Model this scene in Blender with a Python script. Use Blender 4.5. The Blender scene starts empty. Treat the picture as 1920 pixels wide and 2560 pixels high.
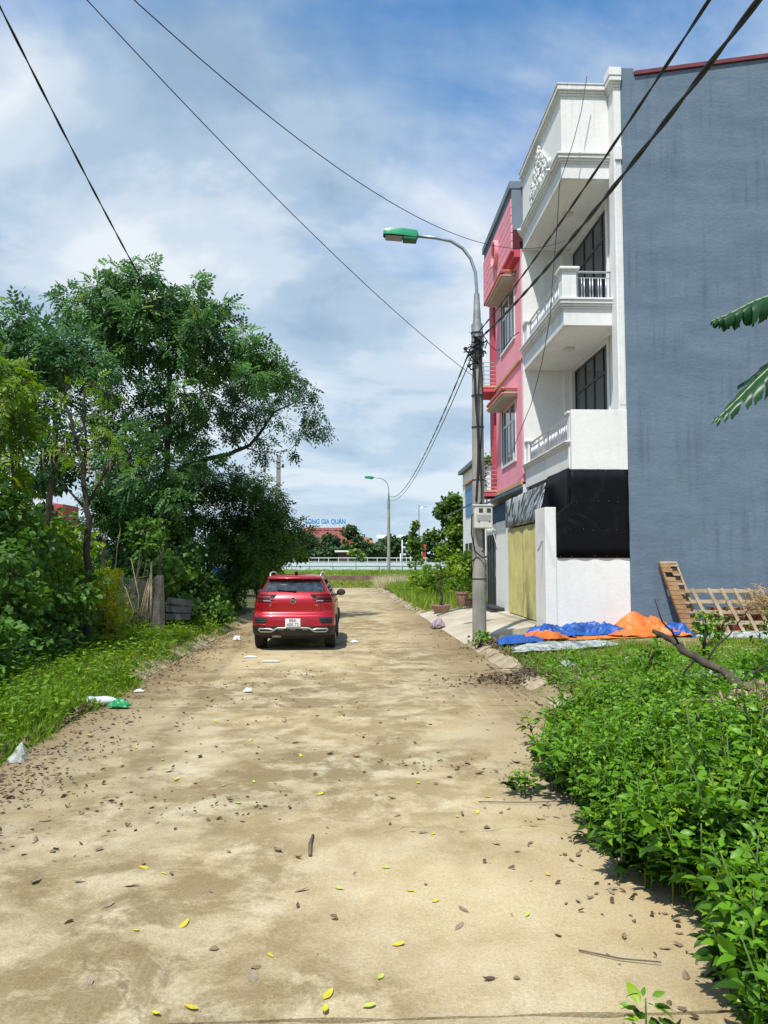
import bpy, math, random
import numpy as np
from mathutils import Vector, Matrix, noise as mnoise

random.seed(7)
rng = np.random.default_rng(7)
SC = bpy.context.scene
COL = SC.collection
R = math.radians

# ------------------------------------------------------------------ camera
cam_d = bpy.data.cameras.new('camera')
cam_d.sensor_fit = 'VERTICAL'
cam_d.sensor_height = 36.0
cam_d.lens = 27.04
cam_d.clip_start = 0.05
cam_d.clip_end = 3000
cam = bpy.data.objects.new('camera', cam_d)
COL.objects.link(cam)
cam.location = (0, 0, 1.95)
cam.rotation_euler = (math.pi / 2 + R(3.72), 0, R(-2.085))
SC.camera = cam

# ------------------------------------------------------------------ sky, sun, exposure
SUN = Vector((-0.23, -0.42, 0.88)).normalized()
W = bpy.data.worlds.new('World')
SC.world = W
W.use_nodes = True


def build_world():
    nt = W.node_tree
    nt.nodes.clear()
    N, L = nt.nodes.new, nt.links.new
    out = N('ShaderNodeOutputWorld')
    bg = N('ShaderNodeBackground')
    bg.inputs['Strength'].default_value = 0.14
    L(bg.outputs[0], out.inputs[0])
    sky = N('ShaderNodeTexSky')
    sky.sky_type = 'NISHITA'
    sky.sun_disc = False
    sky.sun_elevation = math.asin(SUN.z)
    sky.sun_rotation = math.atan2(SUN.x, SUN.y)
    sky.air_density = 1.0
    sky.dust_density = 0.6
    sky.ozone_density = 2.2
    tc = N('ShaderNodeTexCoord')
    sep = N('ShaderNodeSeparateXYZ')
    L(tc.outputs['Generated'], sep.inputs[0])

    def M(op, a, b=None, c=None, clamp=False):
        n = N('ShaderNodeMath')
        n.operation = op
        n.use_clamp = clamp
        for i, v in enumerate((a, b, c)):
            if v is None:
                continue
            if isinstance(v, (int, float)):
                n.inputs[i].default_value = v
            else:
                L(v, n.inputs[i])
        return n.outputs[0]
    zc = M('ADD', M('MAXIMUM', sep.outputs[2], 0.0), 0.16)
    cx = M('DIVIDE', sep.outputs[0], zc)
    cy = M('DIVIDE', sep.outputs[1], zc)
    comb = N('ShaderNodeCombineXYZ')
    L(cx, comb.inputs[0])
    L(cy, comb.inputs[1])

    def noise(scale, detail, rough, off, dist=0.0, lac=2.0):
        mp = N('ShaderNodeMapping')
        mp.inputs['Location'].default_value = off
        mp.inputs['Scale'].default_value = (scale, scale, scale)
        L(comb.outputs[0], mp.inputs[0])
        n = N('ShaderNodeTexNoise')
        n.inputs['Scale'].default_value = 1.0
        n.inputs['Detail'].default_value = detail
        n.inputs['Roughness'].default_value = rough
        n.inputs['Distortion'].default_value = dist
        n.inputs['Lacunarity'].default_value = lac
        L(mp.outputs[0], n.inputs[0])
        return n.outputs['Fac']
    big = noise(CLOUD[0], 2.0, 0.5, CLOUD[1], 0.2)
    med = noise(CLOUD[2], 9.0, 0.56, CLOUD[3], 0.35)
    cov = M('ADD', M('MULTIPLY', big, 0.9), M('MULTIPLY', med, 0.75))
    # thicker, hazier towards the horizon
    low = M('MULTIPLY', M('SUBTRACT', 0.60, sep.outputs[2], clamp=True), 1.25)
    cov = M('ADD', cov, low)

    def ramp(fac, stops, interp='EASE'):
        r = N('ShaderNodeValToRGB')
        r.color_ramp.interpolation = interp
        el = r.color_ramp.elements
        while len(el) < len(stops):
            el.new(0.5)
        for e, (p, c) in zip(el, stops):
            e.position = p
            e.color = c if len(c) == 4 else (*c, 1)
        L(fac, r.inputs[0])
        return r.outputs[0]
    mask = ramp(cov, [(CLOUD[4], (.12, .12, .12)), (CLOUD[5], (.97, .97, .97))], 'LINEAR')
    shade = noise(CLOUD[6], 6.0, 0.55, CLOUD[7], 0.3)
    ccol = ramp(shade, [(0.34, (1.8, 2.6, 3.6)), (0.43, (2.6, 3.4, 4.3)), (0.50, (3.7, 4.3, 4.95)), (0.59, (4.9, 5.2, 5.5))])
    ccl = N('ShaderNodeVectorMath')
    ccl.operation = 'SCALE'
    L(ccol, ccl.inputs[0])
    ccl.inputs['Scale'].default_value = 1.0
    # air lightens the lowest cloud
    hz = N('ShaderNodeMix')
    hz.data_type = 'RGBA'
    L(M('MULTIPLY', M('SUBTRACT', 1.0, M('DIVIDE', sep.outputs[2], 0.38), clamp=True), 0.62), hz.inputs[0])
    L(ccl.outputs[0], hz.inputs[6])
    hz.inputs[7].default_value = (3.6, 4.4, 5.1, 1)
    # deeper blue in the gaps
    sat = N('ShaderNodeMix')
    sat.data_type = 'RGBA'
    sat.blend_type = 'MULTIPLY'
    sat.inputs[0].default_value = 1.0
    L(sky.outputs[0], sat.inputs[6])
    sat.inputs[7].default_value = (0.44, 0.92, 1.18, 1)
    mix = N('ShaderNodeMix')
    mix.data_type = 'RGBA'
    L(mask, mix.inputs[0])
    L(sat.outputs[2], mix.inputs[6])
    L(hz.outputs[2], mix.inputs[7])
    L(mix.outputs[2], bg.inputs['Color'])


CLOUD = (0.6, (0.4, 9.2, 0), 1.3, (1.3, 4.2, 0), 0.84, 1.09, 1.2, (4.2, 1.1, 0))
build_world()

sun_d = bpy.data.lights.new('sun', 'SUN')
sun_d.energy = 4.4
sun_d.angle = R(1.2)
sun_d.color = (1.0, 0.955, 0.88)
sun = bpy.data.objects.new('sun', sun_d)
COL.objects.link(sun)
sun.rotation_euler = SUN.to_track_quat('Z', 'Y').to_euler()
sun.location = (-20, -50, 60)
SC.view_settings.view_transform = 'Standard'
SC.view_settings.look = 'None'
SC.view_settings.gamma = 1.0
SC.view_settings.exposure = 0.33
SC.view_settings.use_curve_mapping = False
SC.render.engine = 'CYCLES'
SC.cycles.max_bounces = 8
SC.cycles.diffuse_bounces = 4
SC.cycles.glossy_bounces = 3
SC.cycles.transparent_max_bounces = 12
SC.cycles.use_denoising = True

# ------------------------------------------------------------------ materials


def new_mat(name):
    m = bpy.data.materials.new(name)
    m.use_nodes = True
    nt = m.node_tree
    return m, nt, nt.nodes['Principled BSDF']


def add_noise(nt, scale, detail=6, rough=0.6, stretch=(1, 1, 1), off=(0, 0, 0), dist=0.0, coord='Object'):
    tc = nt.nodes.new('ShaderNodeTexCoord')
    mp = nt.nodes.new('ShaderNodeMapping')
    mp.inputs['Scale'].default_value = stretch
    mp.inputs['Location'].default_value = off
    nt.links.new(tc.outputs[coord], mp.inputs[0])
    n = nt.nodes.new('ShaderNodeTexNoise')
    n.inputs['Scale'].default_value = scale
    n.inputs['Detail'].default_value = detail
    n.inputs['Roughness'].default_value = rough
    n.inputs['Distortion'].default_value = dist
    nt.links.new(mp.outputs[0], n.inputs[0])
    return n.outputs['Fac']


def add_ramp(nt, fac, stops):
    r = nt.nodes.new('ShaderNodeValToRGB')
    el = r.color_ramp.elements
    while len(el) < len(stops):
        el.new(0.5)
    for e, (p, c) in zip(el, stops):
        e.position = p
        if isinstance(c, (int, float)):
            c = (c, c, c)
        e.color = (*c[:3], 1)
    nt.links.new(fac, r.inputs[0])
    return r.outputs[0]


def add_mix(nt, fac, a, b, blend='MIX'):
    m = nt.nodes.new('ShaderNodeMix')
    m.data_type = 'RGBA'
    m.blend_type = blend
    for i, v in ((0, fac), (6, a), (7, b)):
        if isinstance(v, (int, float)):
            m.inputs[i].default_value = v
        elif isinstance(v, (tuple, list)):
            m.inputs[i].default_value = (*v[:3], 1)
        else:
            nt.links.new(v, m.inputs[i])
    return m.outputs[2]


def add_bump(nt, b, h, strength=0.3, dist=0.01):
    bp = nt.nodes.new('ShaderNodeBump')
    bp.inputs['Strength'].default_value = strength
    bp.inputs['Distance'].default_value = dist
    nt.links.new(h, bp.inputs['Height'])
    nt.links.new(bp.outputs[0], b.inputs['Normal'])


def mat(name, c1, c2=None, rough=0.7, scale=3.0, metal=0.0, bump=0.0, bscale=None, stretch=(1, 1, 1), spec=0.4, coat=0.0, lo=0.35, hi=0.65, bdist=0.01):
    m, nt, b = new_mat(name)
    b.inputs['Roughness'].default_value = rough
    b.inputs['Metallic'].default_value = metal
    b.inputs['Specular IOR Level'].default_value = spec
    if coat:
        b.inputs['Coat Weight'].default_value = coat
        b.inputs['Coat Roughness'].default_value = 0.05
    c2 = c2 or tuple(v * 0.82 for v in c1)
    f = add_noise(nt, scale, stretch=stretch)
    nt.links.new(add_ramp(nt, f, [(lo, c2), (hi, c1)]), b.inputs['Base Color'])
    if bump:
        h = add_noise(nt, bscale or scale * 6, 8, 0.65, stretch=stretch)
        add_bump(nt, b, h, bump, bdist)
    return m


def leaf_mat(name, dark, light, trans=0.35, rough=0.5, back=None):
    m, nt, b = new_mat(name)
    at = nt.nodes.new('ShaderNodeAttribute')
    at.attribute_name = 'tint'
    col = add_ramp(nt, at.outputs['Fac'], [(0.0, dark), (0.6, light), (0.93, tuple(v * 1.25 for v in light)), (1.0, (light[0] * 2.0, light[1] * 1.35, light[2]))])
    nt.links.new(col, b.inputs['Base Color'])
    b.inputs['Roughness'].default_value = rough
    b.inputs['Specular IOR Level'].default_value = 0.3
    tr = nt.nodes.new('ShaderNodeBsdfTranslucent')
    br = nt.nodes.new('ShaderNodeHueSaturation')
    br.inputs['Value'].default_value = 1.5
    br.inputs['Saturation'].default_value = 1.1
    br.inputs['Hue'].default_value = 0.49
    nt.links.new(col, br.inputs['Color'])
    nt.links.new(br.outputs[0], tr.inputs['Color'])
    ms = nt.nodes.new('ShaderNodeMixShader')
    ms.inputs[0].default_value = trans
    nt.links.new(b.outputs[0], ms.inputs[1])
    nt.links.new(tr.outputs[0], ms.inputs[2])
    nt.links.new(ms.outputs[0], nt.nodes['Material Output'].inputs[0])
    return m

# ------------------------------------------------------------------ mesh helpers


def root_loc(o):
    v = Vector((0, 0, 0))
    while o is not None:
        v += o.location
        o = o.parent
    return v


def tag(o, label=None, cat=None, group=None, kind=None):
    if label:
        o['label'] = label
    if cat:
        o['category'] = cat
    if group:
        o['group'] = group
    if kind:
        o['kind'] = kind
    return o


def thing(name, label, cat, loc=(0, 0, 0), rz=0.0, group=None):
    o = bpy.data.objects.new(name, None)
    o.empty_display_size = 0.2
    COL.objects.link(o)
    o.location = loc
    o.rotation_euler = (0, 0, rz)
    return tag(o, label, cat, group)


def copy_tree(o, parent=None, loc=None, rz=None, scale=None, label=None, group=None):
    c = o.copy()
    COL.objects.link(c)
    if parent is not None:
        c.parent = parent
    if loc is not None:
        c.location = loc
    if rz is not None:
        c.rotation_euler = (0, 0, rz)
    if scale is not None:
        c.scale = (scale, scale, scale)
    if label:
        c['label'] = label
    if group:
        c['group'] = group
    for ch in list(o.children):
        copy_tree(ch, c)
    return c


class MB:
    """collects faces; build() links them as one mesh object"""

    def __init__(s):
        s.v, s.f, s.mi = [], [], []
        s.cur = 0

    def add(s, vs, fs):
        o = len(s.v)
        s.v += [tuple(p) for p in vs]
        s.f += [tuple(i + o for i in q) for q in fs]
        s.mi += [s.cur] * len(fs)
        return s

    def box(s, x0, x1, y0, y1, z0, z1):
        x0, x1 = sorted((x0, x1))
        y0, y1 = sorted((y0, y1))
        z0, z1 = sorted((z0, z1))
        return s.add([(x0, y0, z0), (x1, y0, z0), (x1, y1, z0), (x0, y1, z0), (x0, y0, z1), (x1, y0, z1), (x1, y1, z1), (x0, y1, z1)],
                     [(0, 3, 2, 1), (4, 5, 6, 7), (0, 1, 5, 4), (1, 2, 6, 5), (2, 3, 7, 6), (3, 0, 4, 7)])

    def obox(s, c, ax, ay, az):
        """box from centre and three half-axis vectors"""
        c, ax, ay, az = (Vector(q) for q in (c, ax, ay, az))
        vs = [c + i * ax + j * ay + k * az for k in (-1, 1) for i, j in ((-1, -1), (1, -1), (1, 1), (-1, 1))]
        return s.add(vs, [(0, 3, 2, 1), (4, 5, 6, 7), (0, 1, 5, 4), (1, 2, 6, 5), (2, 3, 7, 6), (3, 0, 4, 7)])

    def bar(s, a, b, w, h, up=(0, 0, 1)):
        a, b = Vector(a), Vector(b)
        d = (b - a)
        l = d.length
        d.normalize()
        sx = d.cross(Vector(up))
        if sx.length < 1e-4:
            sx = d.cross(Vector((1, 0, 0)))
        sx.normalize()
        u = sx.cross(d)
        return s.obox((a + b) / 2, d * l / 2, sx * w / 2, u * h / 2)

    def tube(s, pts, rad, n=8, cap=True):
        pts = [Vector(p) for p in pts]
        m = len(pts)
        rr = rad if isinstance(rad, (list, tuple)) else [rad] * m
        t0 = (pts[1] - pts[0]).normalized()
        ref = Vector((0, 0, 1)) if abs(t0.z) < 0.9 else Vector((1, 0, 0))
        u = t0.cross(ref).normalized()
        vs, fs = [], []
        for i, p in enumerate(pts):
            t = (pts[min(i + 1, m - 1)] - pts[max(i - 1, 0)]).normalized()
            u = (u - t * u.dot(t))
            if u.length < 1e-6:
                u = t.orthogonal()
            u.normalize()
            w = t.cross(u)
            for k in range(n):
                a = 2 * math.pi * k / n
                vs.append(p + (u * math.cos(a) + w * math.sin(a)) * rr[i])
        for i in range(m - 1):
            for k in range(n):
                k2 = (k + 1) % n
                fs.append((i * n + k, i * n + k2, (i + 1) * n + k2, (i + 1) * n + k))
        if cap:
            fs.append(tuple(range(n))[::-1])
            fs.append(tuple((m - 1) * n + k for k in range(n)))
        return s.add(vs, fs)

    def lathe(s, prof, c=(0, 0, 0), n=20, axis='z'):
        vs, fs = [], []
        for r, z in prof:
            for k in range(n):
                a = 2 * math.pi * k / n
                p = (r * math.cos(a), r * math.sin(a), z)
                if axis == 'x':
                    p = (p[2], p[0], p[1])
                elif axis == 'y':
                    p = (p[1], p[2], p[0])
                vs.append((p[0] + c[0], p[1] + c[1], p[2] + c[2]))
        for i in range(len(prof) - 1):
            for k in range(n):
                k2 = (k + 1) % n
                fs.append((i * n + k, i * n + k2, (i + 1) * n + k2, (i + 1) * n + k))
        fs.append(tuple(range(n))[::-1])
        fs.append(tuple((len(prof) - 1) * n + k for k in range(n)))
        return s.add(vs, fs)

    def prism(s, poly, d):
        """poly: 3D points of a planar polygon, d: extrusion vector"""
        n = len(poly)
        d = Vector(d)
        p = [Vector(q) for q in poly]
        vs = p + [q + d for q in p]
        fs = [tuple(range(n))[::-1], tuple(range(n, 2 * n))]
        fs += [(i, (i + 1) % n, n + (i + 1) % n, n + i) for i in range(n)]
        return s.add(vs, fs)

    def grid(s, rows):
        nr, nc = len(rows), len(rows[0])
        vs = [p for r in rows for p in r]
        fs = [(i * nc + j, i * nc + j + 1, (i + 1) * nc + j + 1, (i + 1) * nc + j) for i in range(nr - 1) for j in range(nc - 1)]
        return s.add(vs, fs)

    def ball(s, c, r, n=10, m=7, sz=(1, 1, 1)):
        rows = []
        for i in range(m + 1):
            t = math.pi * i / m
            rows.append([(c[0] + r * sz[0] * math.sin(t) * math.cos(2 * math.pi * k / n), c[1] + r * sz[1] * math.sin(t) * math.sin(2 * math.pi * k / n), c[2] - r * sz[2] * math.cos(t)) for k in range(n + 1)])
        return s.grid(rows)

    def build(s, name, material, parent=None, smooth=False, bevel=0.0, sub=0, solid=0.0, auto=None):
        me = bpy.data.meshes.new(name)
        off = root_loc(parent) if parent is not None else Vector((0, 0, 0))
        me.from_pydata([(p[0] - off.x, p[1] - off.y, p[2] - off.z) for p in s.v], [], s.f)
        for mm in (material if isinstance(material, (list, tuple)) else [material]):
            me.materials.append(mm)
        if any(s.mi):
            me.polygons.foreach_set('material_index', s.mi)
        if smooth:
            me.polygons.foreach_set('use_smooth', [True] * len(me.polygons))
        me.update()
        o = bpy.data.objects.new(name, me)
        COL.objects.link(o)
        if parent is not None:
            o.parent = parent
        if solid:
            md = o.modifiers.new('s', 'SOLIDIFY')
            md.thickness = solid
            md.offset = 0
        if bevel:
            md = o.modifiers.new('b', 'BEVEL')
            md.width = bevel
            md.segments = 2
            md.limit_method = 'ANGLE'
            md.angle_limit = R(35)
            md.harden_normals = False
        if sub:
            md = o.modifiers.new('u', 'SUBSURF')
            md.levels = md.render_levels = sub
        if auto is not None:
            me.polygons.foreach_set('use_smooth', [True] * len(me.polygons))
            me.set_sharp_from_angle(angle=R(auto))
        return o


def np_mesh(name, V, F4, material, parent=None, tint=None, smooth=False):
    """V (n,3) float, F4 (m,k) int, all faces with k corners; tint per vertex"""
    off = root_loc(parent) if parent is not None else Vector((0, 0, 0))
    V = np.asarray(V, dtype=np.float32) - np.array([off.x, off.y, off.z], dtype=np.float32)
    F4 = np.asarray(F4, dtype=np.int32)
    me = bpy.data.meshes.new(name)
    me.vertices.add(len(V))
    me.vertices.foreach_set('co', V.ravel())
    k = F4.shape[1]
    me.loops.add(F4.size)
    me.loops.foreach_set('vertex_index', F4.ravel())
    me.polygons.add(len(F4))
    me.polygons.foreach_set('loop_start', np.arange(0, F4.size, k, dtype=np.int32))
    me.polygons.foreach_set('loop_total', np.full(len(F4), k, dtype=np.int32))
    if tint is not None:
        a = me.attributes.new('tint', 'FLOAT', 'POINT')
        a.data.foreach_set('value', np.asarray(tint, dtype=np.float32))
    me.materials.append(material)
    me.polygons.foreach_set('use_smooth', np.full(len(F4), bool(smooth)))
    me.update(calc_edges=True)
    o = bpy.data.objects.new(name, me)
    COL.objects.link(o)
    if parent is not None:
        o.parent = parent
    return o


def unit(a):
    return a / np.maximum(np.linalg.norm(a, axis=-1, keepdims=True), 1e-9)


def frames(ax, up):
    """rows: along, across, normal"""
    ax = unit(ax)
    ac = unit(np.cross(up, ax))
    nn = np.cross(ax, ac)
    return np.stack([ax, ac, nn], axis=1)


def stamp(tv, tf, M, T, S):
    """template verts (k,3) in (along, across, normal) units; M (n,3,3), T (n,3), S (n,) or (n,3)"""
    n, k = len(T), len(tv)
    S = np.asarray(S)
    if S.ndim == 1:
        S = np.repeat(S[:, None], 3, 1)
    loc = tv[None] * S[:, None, :]
    V = np.einsum('nki,nij->nkj', loc, M) + T[:, None, :]
    F = (tf[None] + (np.arange(n) * k)[:, None, None]).reshape(-1, tf.shape[1])
    return V.reshape(-1, 3), F


# leaf templates: along 0..1, across, normal
LEAF4 = (np.array([(0, 0, 0), (.45, .5, .08), (1, 0, -.08), (.45, -.5, .08)], float), np.array([(0, 1, 2), (0, 2, 3)]))
LEAF6 = (np.array([(0, 0, 0), (.28, .42, .07), (.62, .38, .05), (1, 0, -.16), (.62, -.38, .05), (.28, -.42, .07), (.3, 0, .0), (.65, 0, -.02)], float),
         np.array([(0, 6, 1, 1), (6, 7, 2, 1), (7, 3, 2, 2), (0, 5, 6, 6), (6, 5, 4, 7), (7, 4, 3, 3)]))


def tri_template(v, f):
    out = []
    for q in f:
        u = []
        for i in q:
            if i not in u:
                u.append(i)
        for j in range(1, len(u) - 1):
            out.append((u[0], u[j], u[j + 1]))
    return v, np.array(out)


LEAF6 = tri_template(*LEAF6)


def fine_leaf():
    st = [(.14, .27, .05), (.34, .44, .07), (.58, .38, .05), (.80, .20, .0)]
    vs = [(0, 0, 0)]
    for t, w, z in st:
        vs += [(t, w, z), (t, 0, z - .05), (t, -w, z)]
    vs.append((1.02, 0, -.17))
    f = [(0, 2, 1), (0, 3, 2)]
    for k in range(3):
        a, b = 1 + 3 * k, 4 + 3 * k
        f += [(a, a + 1, b + 1, b), (a + 1, a + 2, b + 2, b + 1)]
    f += [(10, 11, 13), (11, 12, 13)]
    return tri_template(np.array(vs, float), f)


LEAFN = fine_leaf()


def compound(pairs, ll, lw, droop=0.35, fold=0.25, rise=0.0):
    """pinnate leaf: leaflets either side of a drooping rachis of unit length"""
    vs, fs = [], []
    for i in range(pairs + 1):
        t = 0.2 + 0.8 * i / pairs
        base = np.array([t, 0, -droop * t * t])
        sides = (-1, 1) if i < pairs else (0,)
        for s in sides:
            ang = R(55) * s
            d = np.array([math.cos(ang), math.sin(ang), -fold])
            if s == 0:
                d = np.array([1, 0, -fold - droop])
            d = d / np.linalg.norm(d)
            a = np.cross((0, 0, 1), d)
            a /= np.linalg.norm(a)
            L_ = ll * (1.0 - 0.25 * abs(t - .55))
            o = len(vs)
            vs += [base, base + d * L_ * .45 + a * lw / 2, base + d * L_, base + d * L_ * .45 - a * lw / 2]
            fs += [(o, o + 1, o + 2), (o, o + 2, o + 3)]
    return np.array(vs), np.array(fs)


PINN = compound(4, .36, .13)
PINN_S = compound(3, .42, .17, .3)


def rand_dirs(n):
    return unit(rng.normal(size=(n, 3)))


def foliage(name, clumps, tmpl, size, material, parent, dens=90, droop=.5, tint=(.0, .8), fill=.62, jit=.25, upw=.55, cone=0.0):
    """clumps: (x, y, z, r); leaves spread through each clump's volume, most near its skin, pointing outwards and drooping"""
    Vs, Fs, Ts = [], [], []
    o = 0
    for (x, y, z, r) in clumps:
        n = max(6, int(dens * (r / .5) ** 2))
        d = rand_dirs(n)
        d[:, 2] *= .85
        rad = r * (fill + (1 - fill) * rng.random(n) ** .5) * (0.62 + .5 * rng.random(n))
        # lobes make the outline uneven
        lob = rand_dirs(5)
        rad *= .85 + .35 * np.max(np.clip(d @ lob.T, 0, 1) ** 3, axis=1)
        T = np.array([x, y, z]) + d * rad[:, None]
        ax = d + rng.normal(size=(n, 3)) * .55
        ax[:, 2] -= droop
        up = np.tile([0., 0., 1.], (n, 1)) * upw + d * .5 + rng.normal(size=(n, 3)) * .35
        M = frames(ax, up)
        S = size * (1 - jit + 2 * jit * rng.random(n))
        V, F = stamp(tmpl[0], tmpl[1], M, T, S)
        base = tint[0] + (tint[1] - tint[0]) * rng.random()
        tt = np.clip(base + rng.normal(size=n) * .16, 0, .97)
        yl = rng.random(n) < .015
        tt[yl] = 1.0
        Vs.append(V)
        Fs.append(F + o)
        o += len(V)
        Ts.append(np.repeat(tt, len(tmpl[0])))
    return np_mesh(name, np.concatenate(Vs), np.concatenate(Fs), material, parent, np.concatenate(Ts))


def skeleton(trunk, r0, r1, clumps, twig=.012, limb=.05, skip=.5):
    """trunk polyline + limbs that grow from the nearest lower node to each clump"""
    mb = MB()
    trunk = [Vector(p) for p in trunk]
    n = len(trunk)
    fine, fr = [], []
    for i in range(n - 1):
        for k in range(4):
            t = k / 4
            fine.append(trunk[i].lerp(trunk[i + 1], t) + Vector((random.uniform(-1, 1), random.uniform(-1, 1), 0)) * .025)
    fine.append(trunk[-1])
    m = len(fine)
    fr = [r0 + (r1 - r0) * (i / (m - 1)) ** .8 for i in range(m)]
    mb.tube(fine, fr, 10)
    nodes = [(p, fr[i]) for i, p in enumerate(fine) if i > m * skip]
    for (x, y, z, r) in sorted(clumps, key=lambda c: (Vector(c[:3]) - fine[int(m * .6)]).length):
        c = Vector((x, y, z))
        best, bd = None, 1e9
        for p, pr in nodes:
            d = (p - c).length + max(0, (p.z - c.z + .15)) * 1.6
            if d < bd:
                best, bd = (p, pr), d
        p, pr = best
        a = max(twig, min(limb, pr * .62))
        mid = p.lerp(c, .5) + Vector((random.uniform(-.1, .1), random.uniform(-.1, .1), -.08 * (c - p).length + .02))
        path = []
        for k in range(7):
            t = k / 6
            path.append(p * (1 - t) ** 2 + mid * 2 * t * (1 - t) + c * t * t + Vector((random.uniform(-.02, .02), random.uniform(-.02, .02), random.uniform(-.02, .02))) * (0 if k == 0 else 1))
        rad = [a + (twig * .7 - a) * (k / 6) for k in range(7)]
        mb.tube(path, rad, 6, cap=False)
        for k in (2, 4, 5, 6):
            nodes.append((path[k], rad[k]))
        for _ in range(4):
            d = Vector(tuple(rand_dirs(1)[0])) * r * .9
            mb.tube([path[5], path[5].lerp(c + d, .5) + Vector((0, 0, .04)), c + d], [twig * .6, twig * .45, twig * .25], 4, cap=False)
    return mb
# ------------------------------------------------------------------ palette
def road_mat():
    m, nt, b = new_mat('dusty_concrete')
    big = add_noise(nt, 1.7, 10, .74, dist=.3)
    med = add_noise(nt, 1.7, 8, .66, off=(3, 1, 0), dist=.3)
    streak = add_noise(nt, .33, 8, .66, stretch=(1.0, .8, 1), off=(11, 4, 0))
    fine = add_noise(nt, 55, 4, .7)
    grit = add_noise(nt, 210, 2, .6)
    base = add_ramp(nt, med, [(.30, (.28, .212, .110)), (.43, (.40, .318, .182)), (.54, (.475, .393, .244)), (.70, (.55, .478, .33))])
    damp = add_ramp(nt, big, [(.43, 0.0), (.54, 1.0)])
    dm2 = add_ramp(nt, streak, [(.41, 0.0), (.52, 1.0)])
    f = nt.nodes.new('ShaderNodeMath')
    f.operation = 'MULTIPLY'
    nt.links.new(damp, f.inputs[0])
    nt.links.new(dm2, f.inputs[1])
    f2 = nt.nodes.new('ShaderNodeMath')
    f2.operation = 'MULTIPLY'
    nt.links.new(f.outputs[0], f2.inputs[0])
    f2.inputs[1].default_value = .80
    c = add_mix(nt, f2.outputs[0], base, (.205, .150, .066))
    # brown soil washed in from both verges
    tc = nt.nodes.new('ShaderNodeTexCoord')
    sp = nt.nodes.new('ShaderNodeSeparateXYZ')
    nt.links.new(tc.outputs['Object'], sp.inputs[0])
    ed = nt.nodes.new('ShaderNodeMath')
    ed.operation = 'ADD'
    ed.inputs[1].default_value = .5
    nt.links.new(sp.outputs[0], ed.inputs[0])
    ab = nt.nodes.new('ShaderNodeMath')
    ab.operation = 'ABSOLUTE'
    nt.links.new(ed.outputs[0], ab.inputs[0])
    ad = nt.nodes.new('ShaderNodeMath')
    ad.operation = 'MULTIPLY_ADD'
    nt.links.new(med, ad.inputs[0])
    ad.inputs[1].default_value = 2.2
    nt.links.new(ab.outputs[0], ad.inputs[2])
    edge = add_ramp(nt, ad.outputs[0], [(.0, 0), (1, 0)])
    mr = nt.nodes.new('ShaderNodeMapRange')
    mr.inputs['From Min'].default_value = 2.75
    mr.inputs['From Max'].default_value = 3.9
    mr.inputs['To Max'].default_value = .75
    nt.links.new(ad.outputs[0], mr.inputs['Value'])
    c = add_mix(nt, mr.outputs[0], c, (.20, .140, .068))
    sand = add_noise(nt, .23, 4, .55, off=(5, 9, 0))
    c = add_mix(nt, add_ramp(nt, sand, [(.48, 0.0), (.68, .45)]), c, (.60, .455, .24))
    c = add_mix(nt, 1.0, c, add_ramp(nt, fine, [(.3, .80), (.7, 1.12)]), 'MULTIPLY')
    c = add_mix(nt, .6, c, add_ramp(nt, grit, [(.36, .62), (.56, 1.1)]), 'MULTIPLY')
    # tyre sweeps through the dust, hairline cracks
    tr = add_noise(nt, 1.0, 3, .5, stretch=(16, .22, 1), off=(2, 0, 0))
    tm = add_noise(nt, .35, 3, .5, off=(7.7, 1.2, 0))
    tf = nt.nodes.new('ShaderNodeMath')
    tf.operation = 'MULTIPLY'
    nt.links.new(add_ramp(nt, tr, [(.52, 0.0), (.68, .17)]), tf.inputs[0])
    nt.links.new(add_ramp(nt, tm, [(.54, 0.0), (.64, 1.0)]), tf.inputs[1])
    c = add_mix(nt, tf.outputs[0], c, (.62, .54, .38))
    vo = nt.nodes.new('ShaderNodeTexVoronoi')
    vo.feature = 'DISTANCE_TO_EDGE'
    vo.inputs['Scale'].default_value = .28
    wv = nt.nodes.new('ShaderNodeTexCoord')
    wn = nt.nodes.new('ShaderNodeTexNoise')
    wn.inputs['Scale'].default_value = 1.6
    wn.inputs['Detail'].default_value = 8
    nt.links.new(wv.outputs['Object'], wn.inputs[0])
    wa = nt.nodes.new('ShaderNodeVectorMath')
    wa.operation = 'MULTIPLY_ADD'
    nt.links.new(wn.outputs['Color'], wa.inputs[0])
    wa.inputs[1].default_value = (.9, .9, 0)
    nt.links.new(wv.outputs['Object'], wa.inputs[2])
    nt.links.new(wa.outputs[0], vo.inputs['Vector'])
    cm = nt.nodes.new('ShaderNodeMath')
    cm.operation = 'MULTIPLY'
    nt.links.new(add_ramp(nt, vo.outputs['Distance'], [(.0, .45), (.0009, 0.0)]), cm.inputs[0])
    nt.links.new(add_ramp(nt, add_noise(nt, .4, 3, .5, off=(1, 8, 0)), [(.48, 0.0), (.56, 1.0)]), cm.inputs[1])
    c = add_mix(nt, cm.outputs[0], c, (.10, .075, .04))
    nt.links.new(c, b.inputs['Base Color'])
    b.inputs['Roughness'].default_value = .92
    b.inputs['Specular IOR Level'].default_value = .2
    add_bump(nt, b, add_mix(nt, .5, fine, med), .8, .016)
    return m


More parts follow.
